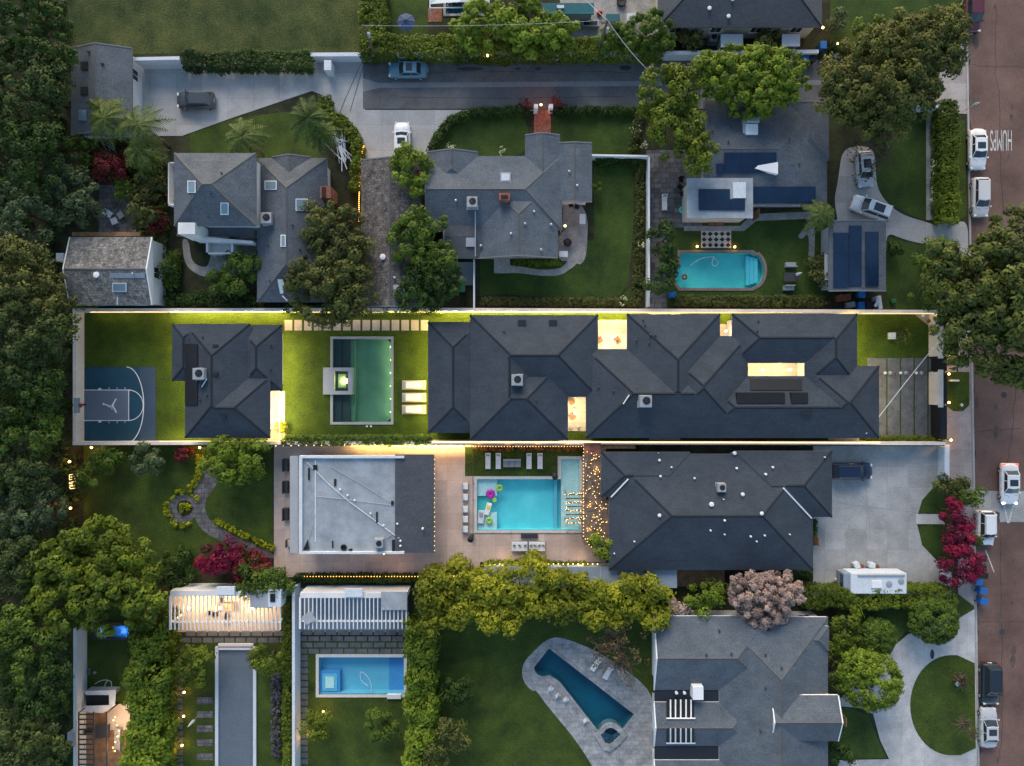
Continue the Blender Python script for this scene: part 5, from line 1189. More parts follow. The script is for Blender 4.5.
# pool hoses
for nm, pts, r_, z_, lb in (('pool_hose', [(690, 266), (700, 259), (712, 257), (718, 262), (716, 266), (712, 264), (714, 256)], .035, -.06, 'white vacuum hose curling on the turquoise pool'), ('pool_hose', [(371, 694), (371, 684), (367, 676), (361, 672), (361, 680), (368, 686)], .03, -.06, 'thin pale hose loop in the blue pool'), ('garden_hose', [(95, 684), (100, 681), (106, 680), (111, 682), (111, 688), (106, 690), (105, 685), (108, 680)], .05, .08, 'white coiled hose on the dark lower left lawn')):
    P_ = [W(p[0], p[1], z_) for p in pts]; Q = []
    for i in range(len(P_)-1):
        a_, b_, c_, d_ = P_[max(i-1, 0)], P_[i], P_[i+1], P_[min(i+2, len(P_)-1)]
        for k in range(5):
            t = k/5; Q.append(.5*((2*b_)+(c_-a_)*t+(2*a_-5*b_+4*c_-d_)*t*t+(3*b_-a_-3*c_+d_)*t**3))
    Q.append(P_[-1]); MB().tube(Q, r_, 5).build(nm, g['canvas_white'], label=lb, cat='hose')
# basketball hoop
h_ = emp('basketball_hoop', W(76, 405), 'basketball hoop on a black arm over the retaining wall end of the blue court', 'basketball hoop')
p0 = W(76, 405.5, 3.2); MB().tube([(p0.x-.9, p0.y, 0), (p0.x-.8, p0.y, 2.4), (p0.x+.05, p0.y, 3.1)], .09).build('post', g['black'], h_)
MB().box((p0.x+.1, p0.y, 3.2), (.05, 1.75, 1.05)).build('backboard', g['skylight_glass'], h_); MB().lathe((p0.x+.42, p0.y, 3.05), [(.23, 0), (.25, .02), (.23, .04), (.215, .02)], 14).build('rim', g['red_plastic'], h_)
# courtyard furniture
for (x, y, lb) in ((617, 340, 'brown square lounge chair turned askew in the upper lit courtyard'), (600, 340, 'brown lounge chair at the left edge of the upper lit courtyard'), (571.5, 402, 'brown square lounge chair at the top of the lower lit courtyard'), (572.5, 416, 'brown square lounge chair in the middle of the lower lit courtyard')): pchair(lb, x, y, .6, 'wood', .62)
for (x, y, lb) in ((609, 338, 'tiny tan stool between the chairs of the upper lit courtyard'), (574, 409, 'tiny tan stool between the chairs of the lower lit courtyard'), (571, 427, 'tan pot at lower left of the lower lit courtyard'), (578, 427, 'tan pot at lower right of the lower lit courtyard')): MB().lathe(W(x, y, .04), [(.12, 0), (.2, .3), (.17, .38), (.05, .38)], 10).build('stool', g['warm_stone'], label=lb, cat='stool')
r = emp('garden_ornament', W(893, 336), 'small white lit box planter with a wispy plant on the front lawn', 'planter'); MB().bp(890, 332.5, 896, 339, 0, .5).build('planter', g['canvas_white'], r)
for k, (x, y, m_, lb) in enumerate(((923, 315.5, 'canvas_white', 'white boulder against the wall in the corner bed'), (929, 321, 'rust', 'reddish pot in the corner bed'), (933, 320, 'float_yellow', 'yellow-flowered pot in the corner bed'), (936, 331, 'ac_grey', 'grey sphere light near the wire end in the corner bed'))): MB().sphere(W(x, y, .2), .22).build('garden_pot' if k else 'boulder', g[m_], label=lb, cat='pot' if k else 'boulder')
for k in range(2): MB().sphere(W(367+4*k, 426.5, .1), .13).build('stone_ball', g['white_paint'], label='small white ball on the turf below the green pool, %s of two' % ('left', 'right')[k], cat='ornament')
# row of stones and plants between driveway slabs
for i in range(12):
    x = 880+5.2*i; MB().sphere(W(x, 373, .12), .14+.05*(i % 3)).build('driveway_rock', g[('rust', 'canvas_white', 'ac_grey')[i % 3]], label='%s %s rock counting from the mansion across the slatted driveway' % (('first', 'second', 'third', 'fourth')[i//3], ('reddish', 'white', 'grey')[i % 3]), cat='rock', group='rocks across the driveway')
MB().bp(950, 380, 960, 382, 0, .3).build('verge_bench', g['white_paint'], label='short white bar on the verge in front of the pale wall', cat='sign') if 0 else None
MB().bp(950, 379.6, 959.5, 381.4, 0, .35).build('low_bollard', g['white_paint'], label='short white marker bar on the street verge', cat='marker'); MB().lathe(W(961.5, 405, .04), [(.22, 0), (.22, .1), (.02, .12)], 4).build('utility_cover', g['canvas_white'], label='small square white cover at the foot of the street verge', cat='cover')
MB().lathe(W(957, 684, .04), [(.28, 0), (.28, .1), (.02, .14)], 4).build('utility_cover', g['canvas_white'], label='pale square cover at the bare patch on the circular lawn', cat='cover')
# letter box / utility cabinet by the curved drive
r = emp('utility_box', W(946, 224), 'pale slanted utility box where the curved drive meets the street', 'utility box'); MB().box(W(945.5, 224, .5), (1.5, .5, 1.0), rz=.35).build('cabinet', g['canvas_white'], r, bevel=.03); MB().box(W(945.5, 224, 1.03), (1.6, .6, .06), rz=.35).build('lid', g['ac_grey'], r)
# benches beside the flat-roofed building
for y, lb in ((465, 'uppermost'), (487, 'second'), (514, 'third')): seat('dark wooden bench left of the flat-roofed building, %s from the top' % lb, 286, y, 1.5, .6, R(90), cat='bench', name='bench', fm='dark_metal', cm='dark_metal', n=1)
seat('bench with a pinkish cushion left of the flat-roofed building', 291, 543, .9, 1., R(90), cat='bench', name='bench', fm='dark_metal', cm='warm_stone', n=1)
# items in the upper patio
MB().bp(627, 13, 636, 22, 0, .9).build('cushion_box', g['canvas_white'], label='white storage box with a blue triangle on the patio at the top edge', cat='box'); MB().add([tuple(W(628, 21.5, .91)), tuple(W(632, 15, .91)), tuple(W(636, 21.5, .91))], [(0, 1, 2)]).build('blue_marking', g['blue_plastic'], bpy.data.objects.get('cushion_box')) if 0 else None
r = emp('planter_frame', W(590, 23), 'dark rectangular trough with a pale rim among the top bushes', 'planter'); MB().bp(582, 19, 599, 26, 0, .7).build('rim', g['ac_grey'], r); MB().bp(583.5, 20.5, 597.5, 25, .7, .72).build('soil', g['black'], r)
MB().lathe(W(621, 3, 0), [(.5, 0), (.6, .4), (.55, .45), (.01, .4)], 14).build('fire_pit', g['black'], label='round black fire pit at the top edge', cat='fire pit')
MB().sphere(W(599.5, 13, .3), .35).build('toy', g['red_plastic'], label='bright red bucket beside the wooden pole', cat='bucket')
r = emp('play_kitchen', W(613, 18), 'low blue-green play table on the patio at the top edge', 'table'); MB().bp(606, 14, 620, 21, .4, .5).build('tabletop', g['teal_canvas'], r)
for x, y in ((607, 15), (619, 15), (607, 20), (619, 20)): MB().bp(x-.5, y-.5, x+.5, y+.5, 0, .4).build('leg', g['dark_metal'], r)
# ground level air conditioner behind the lane wall
cz = put(AC, USED, W(711.5, 41), 0, 'ground air conditioner with a black fan in front of the cream wall', None, 1.0)
# white awning over the top pool
r = emp('awning', W(458, 3), 'white fabric awning on a thin frame over the dark pool at the top edge', 'awning'); MB().add([W(430, -30, 3.), W(488, -30, 3.), W(488, 4, 2.8), W(459, 2, 3.3), W(430, 4, 2.8)], [(0, 1, 2, 3, 4)]).build('fabric', g['canvas_white'], r)
MB().tube([W(430, 8, 2.8), W(489, 7, 2.8)], .07).tube([W(430, 8, 2.8), W(430, -30, 3)], .07).tube([W(489, 8, 2.8), W(489, -30, 3)], .07).build('frame', g['white_paint'], r)
for x in (430, 489): q = W(x, 8, 2.8); MB().tube([(q.x, q.y, 0), q], .06).build('post', g['white_paint'], r)
MB().bp(428, 8, 442, 22, 0, .06).build('pool_step', g['brick'], label='red-brown strip of deck at the left end of the top-edge pool', cat='deck')
# ---------------------------------------------------------------- poles and wires
def upole(label, bx, by, h, arm=None, lamp=False):
    b = W(bx, by); r = emp('utility_pole', b, label, 'utility pole'); MB().tube([b, b+Vector((0, 0, h))], [.17, .12], 8).build('pole', g['pole_wood'], r)
    for z in ((h-.6, h-1.5) if arm is None else (h-.4,)): MB().box(b+Vector((0, .0, z)), (arm or 2.2, .12, .12), rz=.25).build('crossarm', g['pole_wood'], r)
    MB().lathe(b+Vector((.25, 0, h-2.4)), [(.18, 0), (.2, .7), (.05, .75)], 10).build('transformer', g['ac_grey'], r); return b+Vector((0, 0, h))
t1 = upole('tall wooden pole leaning out of the corner bushes at the start of the lane', 378, 62, 8.2, 1.2); t2 = upole('tall wooden pole standing in the bushes by the middle of the lane', 597, 60, 8.8, 1.2)
b = W(938, 342); r = emp('utility_pole', b, 'slim grey pole with a white crossbar at the corner of the front lawn', 'utility pole'); MB().tube([b, b+Vector((0, 0, 6.))], [.11, .08], 8).build('pole', g['pole_wood'], r); t3 = b+Vector((0, 0, 6.))
q = W(945, 321.5, 6); MB().box((q.x, q.y, 5.9), (2.2, .1, .1)).build('crossarm', g['canvas_white'], r)
def wire(label, a, b, sag, rr=.02, mat='steel'):
    P_ = [a.lerp(b, i/14)-Vector((0, 0, sag*4*(i/14)*(1-i/14))) for i in range(15)]; MB().tube(P_, rr, 4).build('cable', g[mat], label=label, cat='cable')
wire('overhead wire running along the lane bushes between the two wooden poles', t1, t2, .5); wire('overhead wire from the middle pole down to the tree by the lane', t2, W(652, 74, 5), .5, .03, 'canvas_white'); wire('overhead wire leaving the middle pole toward the top edge', t2, W(570, -20, 8.5), .4, .03, 'canvas_white')
wire('thick pale service cable slanting from the corner pole to the mansion roof', W(938, 342, 2.6), W(866, 434, 3.7), .15, .04, 'canvas_white')
# thin pole with a sign plate at the kerb
r = emp('street_sign', W(962, 112), 'thin pole with a small sign plate at the kerb by the clipped hedge', 'sign'); b = W(962, 112); MB().tube([b, b+Vector((0, 0, 2.6))], .035).build('pole', g['steel'], r); MB().box(b+Vector((0, 0, 2.4)), (.5, .04, .6)).build('plate', g['canvas_white'], r)
# ---------------------------------------------------------------- cabanas
def cabana(label, x0, y0, x1, y1, z, slab, lit):
    r = emp('pergola', W((x0+x1)/2, (y0+y1)/2), label, 'pergola')
    MB().bp(x0, y0, x1, y0+5, 0, z+.02).build('back_wall', g['white_wall'], r)
    n = int((x1-x0)/4.05)
    for i in range(n+1): x = x0+(x1-x0-1.3)*i/n; MB().bp(x, y0+5, x+.85, y1, z-.2, z).build('rafter', g['white_paint'], r)
    MB().bp(x0, y1-8.5, x1, y1-7, z-.45, z-.225).build('beam', g['white_paint'], r)
    MB().bp(x0-1, y0+5, x0, y1, z-.45, z-.0).build('beam', g['white_paint'], r)
    for x in (x0+1, x1-2): 
        q = W(x, y1-7.8, z-.3); MB().box((q.x, q.y, (z-.45)/2), (.18, .18, z-.45)).build('post', g['white_paint'], r)
    MB().bp(slab[0], slab[1], slab[2], slab[3], z+.03, z+.2).build('solid_roof', g['roof_white'], r)
    MB().bp((x0+x1)/2-9, y0-4, (x0+x1)/2+9, y0+4, z+.03, z+.35).build('chimney_box', g['canvas_white'], r)
    return r
cabana('warmly lit white slatted pergola over a dining terrace at lower left', 170, 591, 281, 630, 3.0, (250, 590, 272, 608), True)
cabana('unlit blue-white slatted pergola above the blue pool', 300, 593, 407, 629, 3.0, (381, 592, 407, 610), False)
r = emp('chimney_block', W(270, 598), 'white box chimney at the right end of the lit pergola', 'chimney'); MB().bp(268, 590, 281, 607, 0, 3.4).build('stack', g['canvas_white'], r); MB().bp(270, 594, 275, 602, 3.4, 3.5).build('flue', g['black'], r)
mb = MB(); mb.box(W(309, 618, 3.2), (1.2, 1.1, .12), rz=.5); mb.build('skylight_board', g['steel'], label='tilted grey square board on the left end of the unlit pergola', cat='board')
ptable('long dark dining table under the lit pergola', 226, 607, 1.9, .9, 'wood')
for k, (x, y) in enumerate(((211, 613), (216, 614), (227, 615), (222, 600))): pchair('dark dining chair under the lit pergola, '+('leftmost', 'second from the left', 'below the table end', 'above the table')[k], x, y, (1.5, 1.5, 3.1, 0)[k], 'black', .5)
for x in (188, 220, 252):
    ld = bpy.data.lights.new('ceiling_lamp', 'AREA'); ld.shape = 'DISK'; ld.size = .35; ld.energy = 130; ld.color = (1, .64, .32)
    f = MB().box(W(x, 608, 2.62), (.3, .3, .06)).build('ceiling_lamp', g['lamp_pale'], label='square ceiling lamp under the lit pergola, '+{188: 'left', 220: 'middle', 252: 'right'}[x], cat='lamp')
    ORG[f.name] = f.location.copy(); lo = bpy.data.objects.new('pergola_lamp', ld); col.objects.link(lo); lo.parent = f; lo.location = (0, 0, -.05)
# string light trellis beside the aqua pool
def bulbs(label, pts, n, z, jit=0, name='string_light', zig=False, glowmat='bulb', rr=.037, lamps=0, e=8):
    SEED[0] += 1; rng = np.random.default_rng(SEED[0]); P_ = [W(p[0], p[1], z) for p in pts]
    r = emp(name, (sum(P_, Vector())/len(P_))*Vector((1, 1, 0)), label, 'string light')
    MB().tube(P_, .012, 3).build('wire', g['black'], r)
    ls = [(b-a).length for a, b in zip(P_[:-1], P_[1:])]; tot = sum(ls); me = None
    for i in range(n):
        d = tot*(i+.5)/n; k = 0
        while d > ls[k] and k < len(ls)-1: d -= ls[k]; k += 1
        p = P_[k].lerp(P_[k+1], d/ls[k])+Vector((rng.normal()*jit, rng.normal()*jit, -.05))
        if me is None:
            o = MB().sphere((0, 0, 0), rr, 6).build('bulb', g[glowmat], None); me = o.data; bpy.data.objects.remove(o)
        link('bulb', me, r, p-ORG[r.name])
    for i in range(lamps):
        d = tot*(i+.5)/lamps; k = 0
        while d > ls[k] and k < len(ls)-1: d -= ls[k]; k += 1
        p = P_[k].lerp(P_[k+1], d/ls[k]); ld = bpy.data.lights.new('string_lamp', 'POINT'); ld.energy = e; ld.color = (1, .6, .25); ld.shadow_soft_size = .3
        lo = bpy.data.objects.new('string_lamp', ld); col.objects.link(lo); lo.parent = r; lo.location = p-ORG[r.name]-Vector((0, 0, .15))
    return r
tr = emp('trellis', W(596, 500), 'long dark brown trellis roof strung with lights beside the large charcoal house', 'trellis')
MB().add([W(584, 455, 2.6), W(600.5, 455, 2.6), W(601, 497, 2.6), W(609, 500, 2.6), W(609, 545, 2.6), W(584, 545, 2.6)]+[W(584, 455, 2.6)-Vector((0, 0, .08)), W(600.5, 455, 2.52), W(601, 497, 2.52), W(609, 500, 2.52), W(609, 545, 2.52), W(584, 545, 2.52)], [(0, 1, 2, 3, 4, 5), (11, 10, 9, 8, 7, 6)]+[(i, (i+1) % 6, 6+(i+1) % 6, 6+i) for i in range(6)]).build('roof_slats', g['wood'] if 0 else M('trellis_brown', (.10, .07, .055), c2=(.16, .12, .09), n=.3, sc=6, fine=.4), tr)
for x, y in ((585, 456), (599, 456), (585, 543), (608, 543), (585, 500)): q = W(x, y, 2.5); MB().box((q.x, q.y, 1.25), (.12, .12, 2.5)).build('post', g['wood'], tr)
MB().bp(584, 443, 601, 454.5, 2.2, 2.5).build('brick_roof', g['brick'], tr)
bulbs('many warm bulbs zigzagging over the long brown trellis roof', [(586, 454), (600, 458), (586, 464), (600, 470), (587, 476), (600, 483), (587, 490), (601, 497), (587, 504), (607, 510), (587, 516), (608, 522), (588, 529), (608, 536), (588, 542)], 99, 2.75, .28, lamps=3, e=20, rr=.037)
bulbs('bulbs edging the left side of the brown trellis and its lower corner', [(583.5, 444), (583.5, 536), (590, 546), (598, 552)], 34, 2.7)
bulbs('bulbs over the green right edge of the brown trellis', [(609, 500), (610, 540)], 9, 2.7)
tr = emp('trellis', W(575, 508), 'small lit slatted trellis over the right end of the aqua pool', 'trellis')
for y in range(494, 524, 4): MB().bp(566, y, 584, y+1.2, 2.2, 2.3).build('slat', MATS['trellis_brown'], tr)
for x, y in ((566.5, 494), (583, 494), (566.5, 522), (583, 522)): q = W(x, y, 2.2); MB().box((q.x, q.y, .9), (.1, .1, 2.6)).build('post', g['wood'], tr)
bulbs('bulbs wound back and forth over the small trellis above the aqua pool', [(565, 494), (584, 494), (584, 501), (566, 503), (566, 510), (584, 511), (584, 518), (566, 519), (566, 523), (584, 523)], 60, 2.4, .06, lamps=1, e=8)
bulbs('bulbs along the right eave of the flat-roofed building', [(434.5, 457), (434.5, 553)], 20, 3.25, lamps=3, e=10)
bulbs('bulbs along the wall top above the turf strip and loungers', [(463, 446.5), (583, 446.5)], 42, 2.1, lamps=4, e=14)
bulbs('fairy lights along the dark hedge below the patio at left', [(303, 576.5), (425, 576.5)], 42, 1.2, rr=.045, glowmat='rope_orange', lamps=2, e=6)
bulbs('fairy lights in two rows below the patio gate', [(430, 576), (478, 576), (478, 581), (430, 581)], 36, 1.1, rr=.05, lamps=1, e=8)
bulbs('warm bulbs on the clipped edge below the white daybeds', [(485, 567), (484, 566), (500, 564), (545, 564), (600, 564)], 24, 1.2, rr=.06, lamps=3, e=12)
bulbs('orange rope light curving along the left side of the long brown roof', [(364, 145), (361, 157), (360, 168), (359, 200), (359, 222)], 40, .9, rr=.06, glowmat='rope_orange', lamps=3, e=7)
bulbs('bulbs hidden in the low hedge between the green pool lawn and the patio', [(272, 446), (330, 445), (440, 445)], 22, 1.9, rr=.05)
bulbs('warm bulbs over the pergola deck at the bottom left corner', [(118, 716), (112, 718), (119, 728), (119, 733), (112, 750), (118, 752)], 8, 2.5, rr=.07, lamps=3, e=80)
# pergola deck bottom left
dk = emp('deck', W(100, 740), 'wooden deck under a black slatted pergola at the bottom left corner', 'deck'); MB().bp(80, 706, 128, 790, 0, .18).build('boards', g['wood'], dk); MB().bp(106, 704, 130, 730, .18, .2).build('rug', g['paver_warm'], dk)
pg = emp('pergola', W(92, 735), 'black slatted pergola over the wooden deck in the bottom left corner', 'pergola')
for i in range(14): y = 714+5*i; MB().bp(79, y, 94, y+1.2, 2.3, 2.4).build('slat', g['dark_metal'], pg)
for x in (78, 93, 106): MB().bp(x, 712, x+1, 790, 2.4, 2.5).build('beam', g['dark_metal'], pg)
for x, y in ((78.5, 713), (106.5, 713), (78.5, 788), (106.5, 788)): q = W(x, y, 2.3); MB().box((q.x, q.y, 1.15), (.1, .1, 2.3)).build('post', g['dark_metal'], pg)
kt = emp('outdoor_bar', W(98, 700), 'white angled bar counter with dark shelves above the corner deck', 'bar counter')
MB().add([W(84, 691, 1.1), W(116, 690, 1.1), W(115, 705, 1.1), W(103, 713, 1.1), W(76, 712, 1.1), W(85, 706, 1.1), W(109, 705, 1.1), W(109, 695, 1.1), W(86, 695, 1.1)], [(0, 1, 7, 8), (1, 2, 6, 7), (2, 3, 4, 5, 6)]).build('counter', g['canvas_white'], kt)
MB().bp(86, 695, 109, 705, 0, .8).build('cabinet', g['black'], kt); MB().bp(86, 690.5, 115, 694.6, 0, 1.05).build('front', g['grey_wall'], kt)
ptable('dark dining table on the corner deck', 103, 731, 1.7, 1.6, 'dark_metal'); seat('dark long sofa on the corner deck near the hedge', 119, 738, 2.6, .9, R(-90), fm='cushion_grey', cm='cushion_grey', n=3)
for k, (x, y) in enumerate(((83, 722), (90, 730), (83, 746))): pchair('black chair under the slats of the corner pergola, %s of three' % ('topmost', 'middle', 'lowest')[k], x, y, 1.5, 'black', .55)
r = emp('stone_slab', W(86, 671), 'pale square slab with a small tap on the dark left lawn', 'slab'); MB().bp(82.5, 668, 90, 675, 0, .12).build('slab', g['paver'], r); MB().sphere(W(95, 672.5, .15), .18).build('tap', g['ac_grey'], r)
r = emp('utility_box', W(71, 741), 'grey-blue utility box on the pale wall in the bottom left corner', 'utility box'); MB().bp(67, 733, 75, 747, .5, 2.2).build('cabinet', g['ac_grey'], r, bevel=.05)
# putting strip frame
r = emp('strip_frame', W(236, 710), 'white frame round the long grey court strip at lower left', 'frame'); mb = MB(); mb.bp(215, 647, 218, 800, 0, .3); mb.bp(253, 647, 256, 800, 0, .3); mb.bp(218, 644, 253, 650, 0, .3); mb.build('kerb', g['canvas_white'], r); MB().bp(218, 646.5, 253, 647.5, .3, .32).build('slot', g['brick'], r)
MB().bp(387, 695, 401, 699, 0, .4).build('diving_box', g['canvas_white'], label='white box at the lower rim of the blue pool', cat='box')
# flagstone clutter by the dark teal pool
for k, (x, y, a) in enumerate(((551, 689, .8), (558, 696, .9), (566, 700, .7), (586, 721, .8))): seat('small pale folded chair %s left of the dark teal pool' % ('first from the top', 'second from the top', 'third from the top', 'near the lower spa')[k], x, y, .5, .5, a, name='patio_chair', cat='chair', fm='canvas_white', cm=('cushion_white', 'cushion_grey', 'canvas_white', 'warm_stone')[k], n=1, h=.3)
# clutter beside the solar garage
for (x, y, w_, d_, h1, m_, lb, nm) in ((843, 298, 1.6, .8, .8, 'rust', 'pile of rusty planks below the solar garage', 'plank_pile'), (850, 305, 1., .7, .7, 'ac_grey', 'grey heap of bags below the solar garage', 'bag_heap'), (877, 303, .5, 1.6, 1.3, 'canvas_white', 'white leaning panel right of the bins below the solar garage', 'panel'), (893, 301, .6, .5, .5, 'green_plastic', 'pale green pot on the soil right of the solar garage', 'pot'), (672, 295, .95, .7, .5, 'blue_plastic', 'small blue cart at the lower left of the turquoise pool', 'cart'), (460, 279, .9, .6, .8, 'canvas_white', 'white box on the grey deck below the pale house', 'box'), (498, 251, .8, .8, .9, 'black', 'round-topped black chair on the back step of the pale house', 'chair')):
    r = emp(nm, W(x, y), lb, nm.replace('_', ' ')); MB().box(W(x, y, h1/2+.03), (w_, d_, h1), rz=.15).build('body', g[m_], r, bevel=.08); MB().box(W(x, y, h1+.05), (w_*.7, d_*.6, .12), rz=-.5).build('top', g[m_], r, bevel=.03)
MB().bp(494, 259, 510, 273, 0, .25).build('back_step', g['stone_path'], label='pale double step at the back of the cross-gabled house', cat='steps'); 
r = emp('deck', W(461, 275), 'small grey deck in the gap below the pale house', 'deck'); MB().bp(446, 262, 473, 285, 0, .2).build('boards', g['grey_wall'], r)
r = emp('patio_steps', W(678, 211), 'brick step at the foot of the white-roofed extension', 'steps') if 0 else None
MB().bp(709, 219, 724, 225, 0, .2).build('brick_step', g['brick'], label='brick step at the foot of the white-roofed extension', cat='steps')
ring_float('teal hot tub cover beside the white extension', 682.5, 210, .3, .18, 'pool_turquoise', 'hot_tub'); 
for k, (x, y) in enumerate(((681, 180), (680, 187), (682, 194))): pchair('black metal chair in the narrow paved yard, %s of three' % ('top', 'middle', 'bottom')[k], x, y, k, 'black', .55)
# junk pile in the hedge bay: white framed bundle
mb = MB(); rng = np.random.default_rng(3)
for i in range(16): a = W(336+rng.normal()*4, 138+rng.normal()*5, .5+rng.random()*.6); b = W(347+rng.normal()*3, 158+rng.normal()*8, .3+rng.random()*.7); mb.tube([a, b], .06, 4)
mb.build('frame_pile', g['canvas_white'], label='heap of white frames lying in the round hedge bay', cat='frames')
mb = MB(); 
for i in range(7): a = W(104+rng.normal()*3, 140, .6); b = W(112+rng.normal()*3, 150+rng.normal()*3, 1.); mb.tube([a, b], .04, 4)
mb.build('pipe_pile', g['ac_grey'], label='thin pale poles under the palms below the grey garage', cat='poles')
# ---------------------------------------------------------------- lamps
def lamp(label, x, y, e=14, z=.5, c=(1, .46, .12), name='garden_lamp', rr=.13, bulbmat='lamp_warm'):
    r = emp(name, W(x, y), label, 'lamp', 'garden lamps'); b = W(x, y, z)*Vector((1, 1, 0))
    MB().tube([b, b+Vector((0, 0, z))], .03, 5).build('stem', g['black'], r); f = MB().sphere(b+Vector((0, 0, z+rr*.7)), rr, 8).build('bulb', g[bulbmat], r)
    ld = bpy.data.lights.new('lamp_light', 'POINT'); ld.energy = e*1.7; ld.color = c; ld.shadow_soft_size = rr; lo = bpy.data.objects.new('lamp_light', ld); col.objects.link(lo); lo.parent = f; lo.location = b+Vector((0, 0, z+rr*2.4))-ORG[f.name]
for (x, y, e, z, lb) in ((70, 461.5, 26, 1.2, 'glowing lamp above the neon lettering at the left trees'), (71, 508, 26, 1.2, 'glowing lamp below the neon lettering at the left trees'), (92, 447.5, 9, .8, 'small glowing lamp under the court wall near its left end'), (200, 447.5, 26, .9, 'glowing lamp among flowers under the guest house wall'),
    (822.5, 28, 26, 2.4, 'bright lamp on the corner of the house at the top edge'), (860, 42.5, 22, 1.2, 'bright lamp at the end of the small planted bed beyond the lane'), (837, 44, 3, .6, 'tiny lamp in the middle of the small planted bed'), (487.5, 56, 12, 2.5, 'small pink-white lamp on the lane wall under the bushes'),
    (184.5, 692, 8, .4, 'path lamp at the top of the lower-left stepping path'), (184, 716, 5, .4, 'faint path lamp halfway down the lower-left stepping path'), (182.5, 745, 8, .4, 'path lamp right of the stepping path near the bottom edge'), (174.5, 749, 10, .4, 'path lamp left of the stepping path near the bottom edge'),
    (323.5, 711.5, 16, .5, 'glowing lamp beside the flowering bush below the blue pool'), (308, 733.5, 8, .4, 'small lamp beside the paver path below the blue pool'), (410.5, 758, 12, .5, 'glowing lamp at the foot of the tall hedge near the bottom edge'),
    (950.5, 440, 26, 1.2, 'glowing lamp at the street end of the slatted driveway'), (948.5, 402.5, 12, .6, 'lamp at the lower end of the pale front wall facing the street'), (948.5, 374, 12, .6, 'lamp at the upper end of the pale front wall facing the street'), (948.5, 355, 12, .6, 'lamp beside the short pedestrian gate facing the street'), (948.5, 314, 12, .6, 'lamp at the corner of the front wall under the street tree'),
    (697, 246.5, 3, .3, 'small lamp left of the checkered patio by the turquoise pool'), (734.5, 247, 3, .3, 'small lamp right of the checkered patio by the turquoise pool'), (184, 648, 0, 0, ''), (801.5, 568, 3, .4, 'tiny orange lamp at the lower right corner of the charcoal house'), (384, 553, 12, 2.2, 'wall lamp glowing on the patio below the flat-roofed building'), (565, 226, 14, 2.1, 'wall lamp over the stone patio beside the house')):
    if lb: lamp(lb, x, y, e, z)
for (x, y, lb) in ((541, 105, 'orange-red glow lamp in the arch over the brick path gate'),):
    lamp(lb, x, y, 24, 1.4, (1, .28, .08))
for x, y, lb in ((525, 105, 'red-leaved shrub left of the brick path gate'), (556, 105, 'red-leaved shrub right of the brick path gate')): tree(lb, 'leaf_red', [(x, y, 7)], 1.1, cs=.3, leaf=.16, per=16, name='shrub', cat='shrub')
# led strips and soffit lights of the centre lot
def strip_light(label, x0, y0, x1, y1, z, e, w=.06, mat='led', c=(1, .70, .22), down=True, rot=0, vis=True, spread=170):
    a = W(x0, y0, z); b = W(x1, y1, z); d = b-a; m = (a+b)/2; rz = math.atan2(d.y, d.x)
    f = MB().box(m, (d.length, w, .04), rz).build('led_strip', g[mat], label=label, cat='led strip')
    f['group'] = 'led strips'
    ORG[f.name] = f.location.copy()
    ld = bpy.data.lights.new('strip_lamp', 'AREA'); ld.shape = 'RECTANGLE'; ld.size = d.length; ld.size_y = .12; ld.energy = e*d.length; ld.color = c; ld.spread = R(spread)
    lo = bpy.data.objects.new('strip_lamp', ld); col.objects.link(lo); lo.parent = f; lo.location = (0, 0, -.06); lo.rotation_euler = (rot, 0, rz)
SL = strip_light
SL('warm strip light inside the top wall above the guest house', 170, 312.2, 286, 312.2, 1.6, 40, rot=.5)
SL('warm strip light inside the top wall at the basketball lawn', 90, 312.2, 168, 312.2, 1.6, 3, rot=.5, mat='led_soft')
SL('warm strip light inside the top wall above the stepping stones', 290, 312.2, 430, 312.2, 1.6, 8, rot=.5, mat='led_soft')
SL('warm strip light inside the top wall along the mansion', 432, 312.2, 858, 312.2, 1.6, 40, rot=.4)
SL('warm strip light inside the top wall at the small front lawn', 862, 313.6, 940, 313.6, 1.6, 2, rot=.5, mat='led_soft')
SL('warm strip light on the bottom wall along the mansion', 432, 442, 880, 442.6, 1.96, 14, w=.11, rot=-.3)
SL('warm strip light on the bottom wall along the guest house', 160, 441.6, 290, 441.6, 1.7, 16, rot=-.4)
SL('warm strip light at the foot of the wall under the aqua pool turf', 350, 446.2, 470, 446.2, 1.5, 22, rot=.6, mat='led_soft')
SL('bright strip light under the right eave of the guest house', 279.5, 337, 279.5, 438, 2.4, 34, c=(1, .72, .32), rot=0)
SL('warm strip light under the left eave of the guest house', 174.5, 326, 174.5, 379, 2.6, 16, c=(1, .72, .2), mat='led_soft')
SL('warm strip light under the lower left eave of the guest house', 187.5, 384, 187.5, 436, 2.6, 16, c=(1, .72, .2), mat='led_soft')
SL('warm strip light under the left eave of the mansion facing the green pool', 429.6, 324, 429.6, 431, 2.5, 26, c=(1, .72, .2), mat='led_soft')
SL('warm strip light under the right eave of the mansion by the front lawn', 855, 318, 855, 364, 2.7, 30, c=(1, .74, .2), mat='led_soft')
SL('warm strip light under the right eave of the mansion by the slatted driveway', 876.5, 369, 876.5, 436, 2.7, 14, c=(1, .72, .3), mat='led_soft')
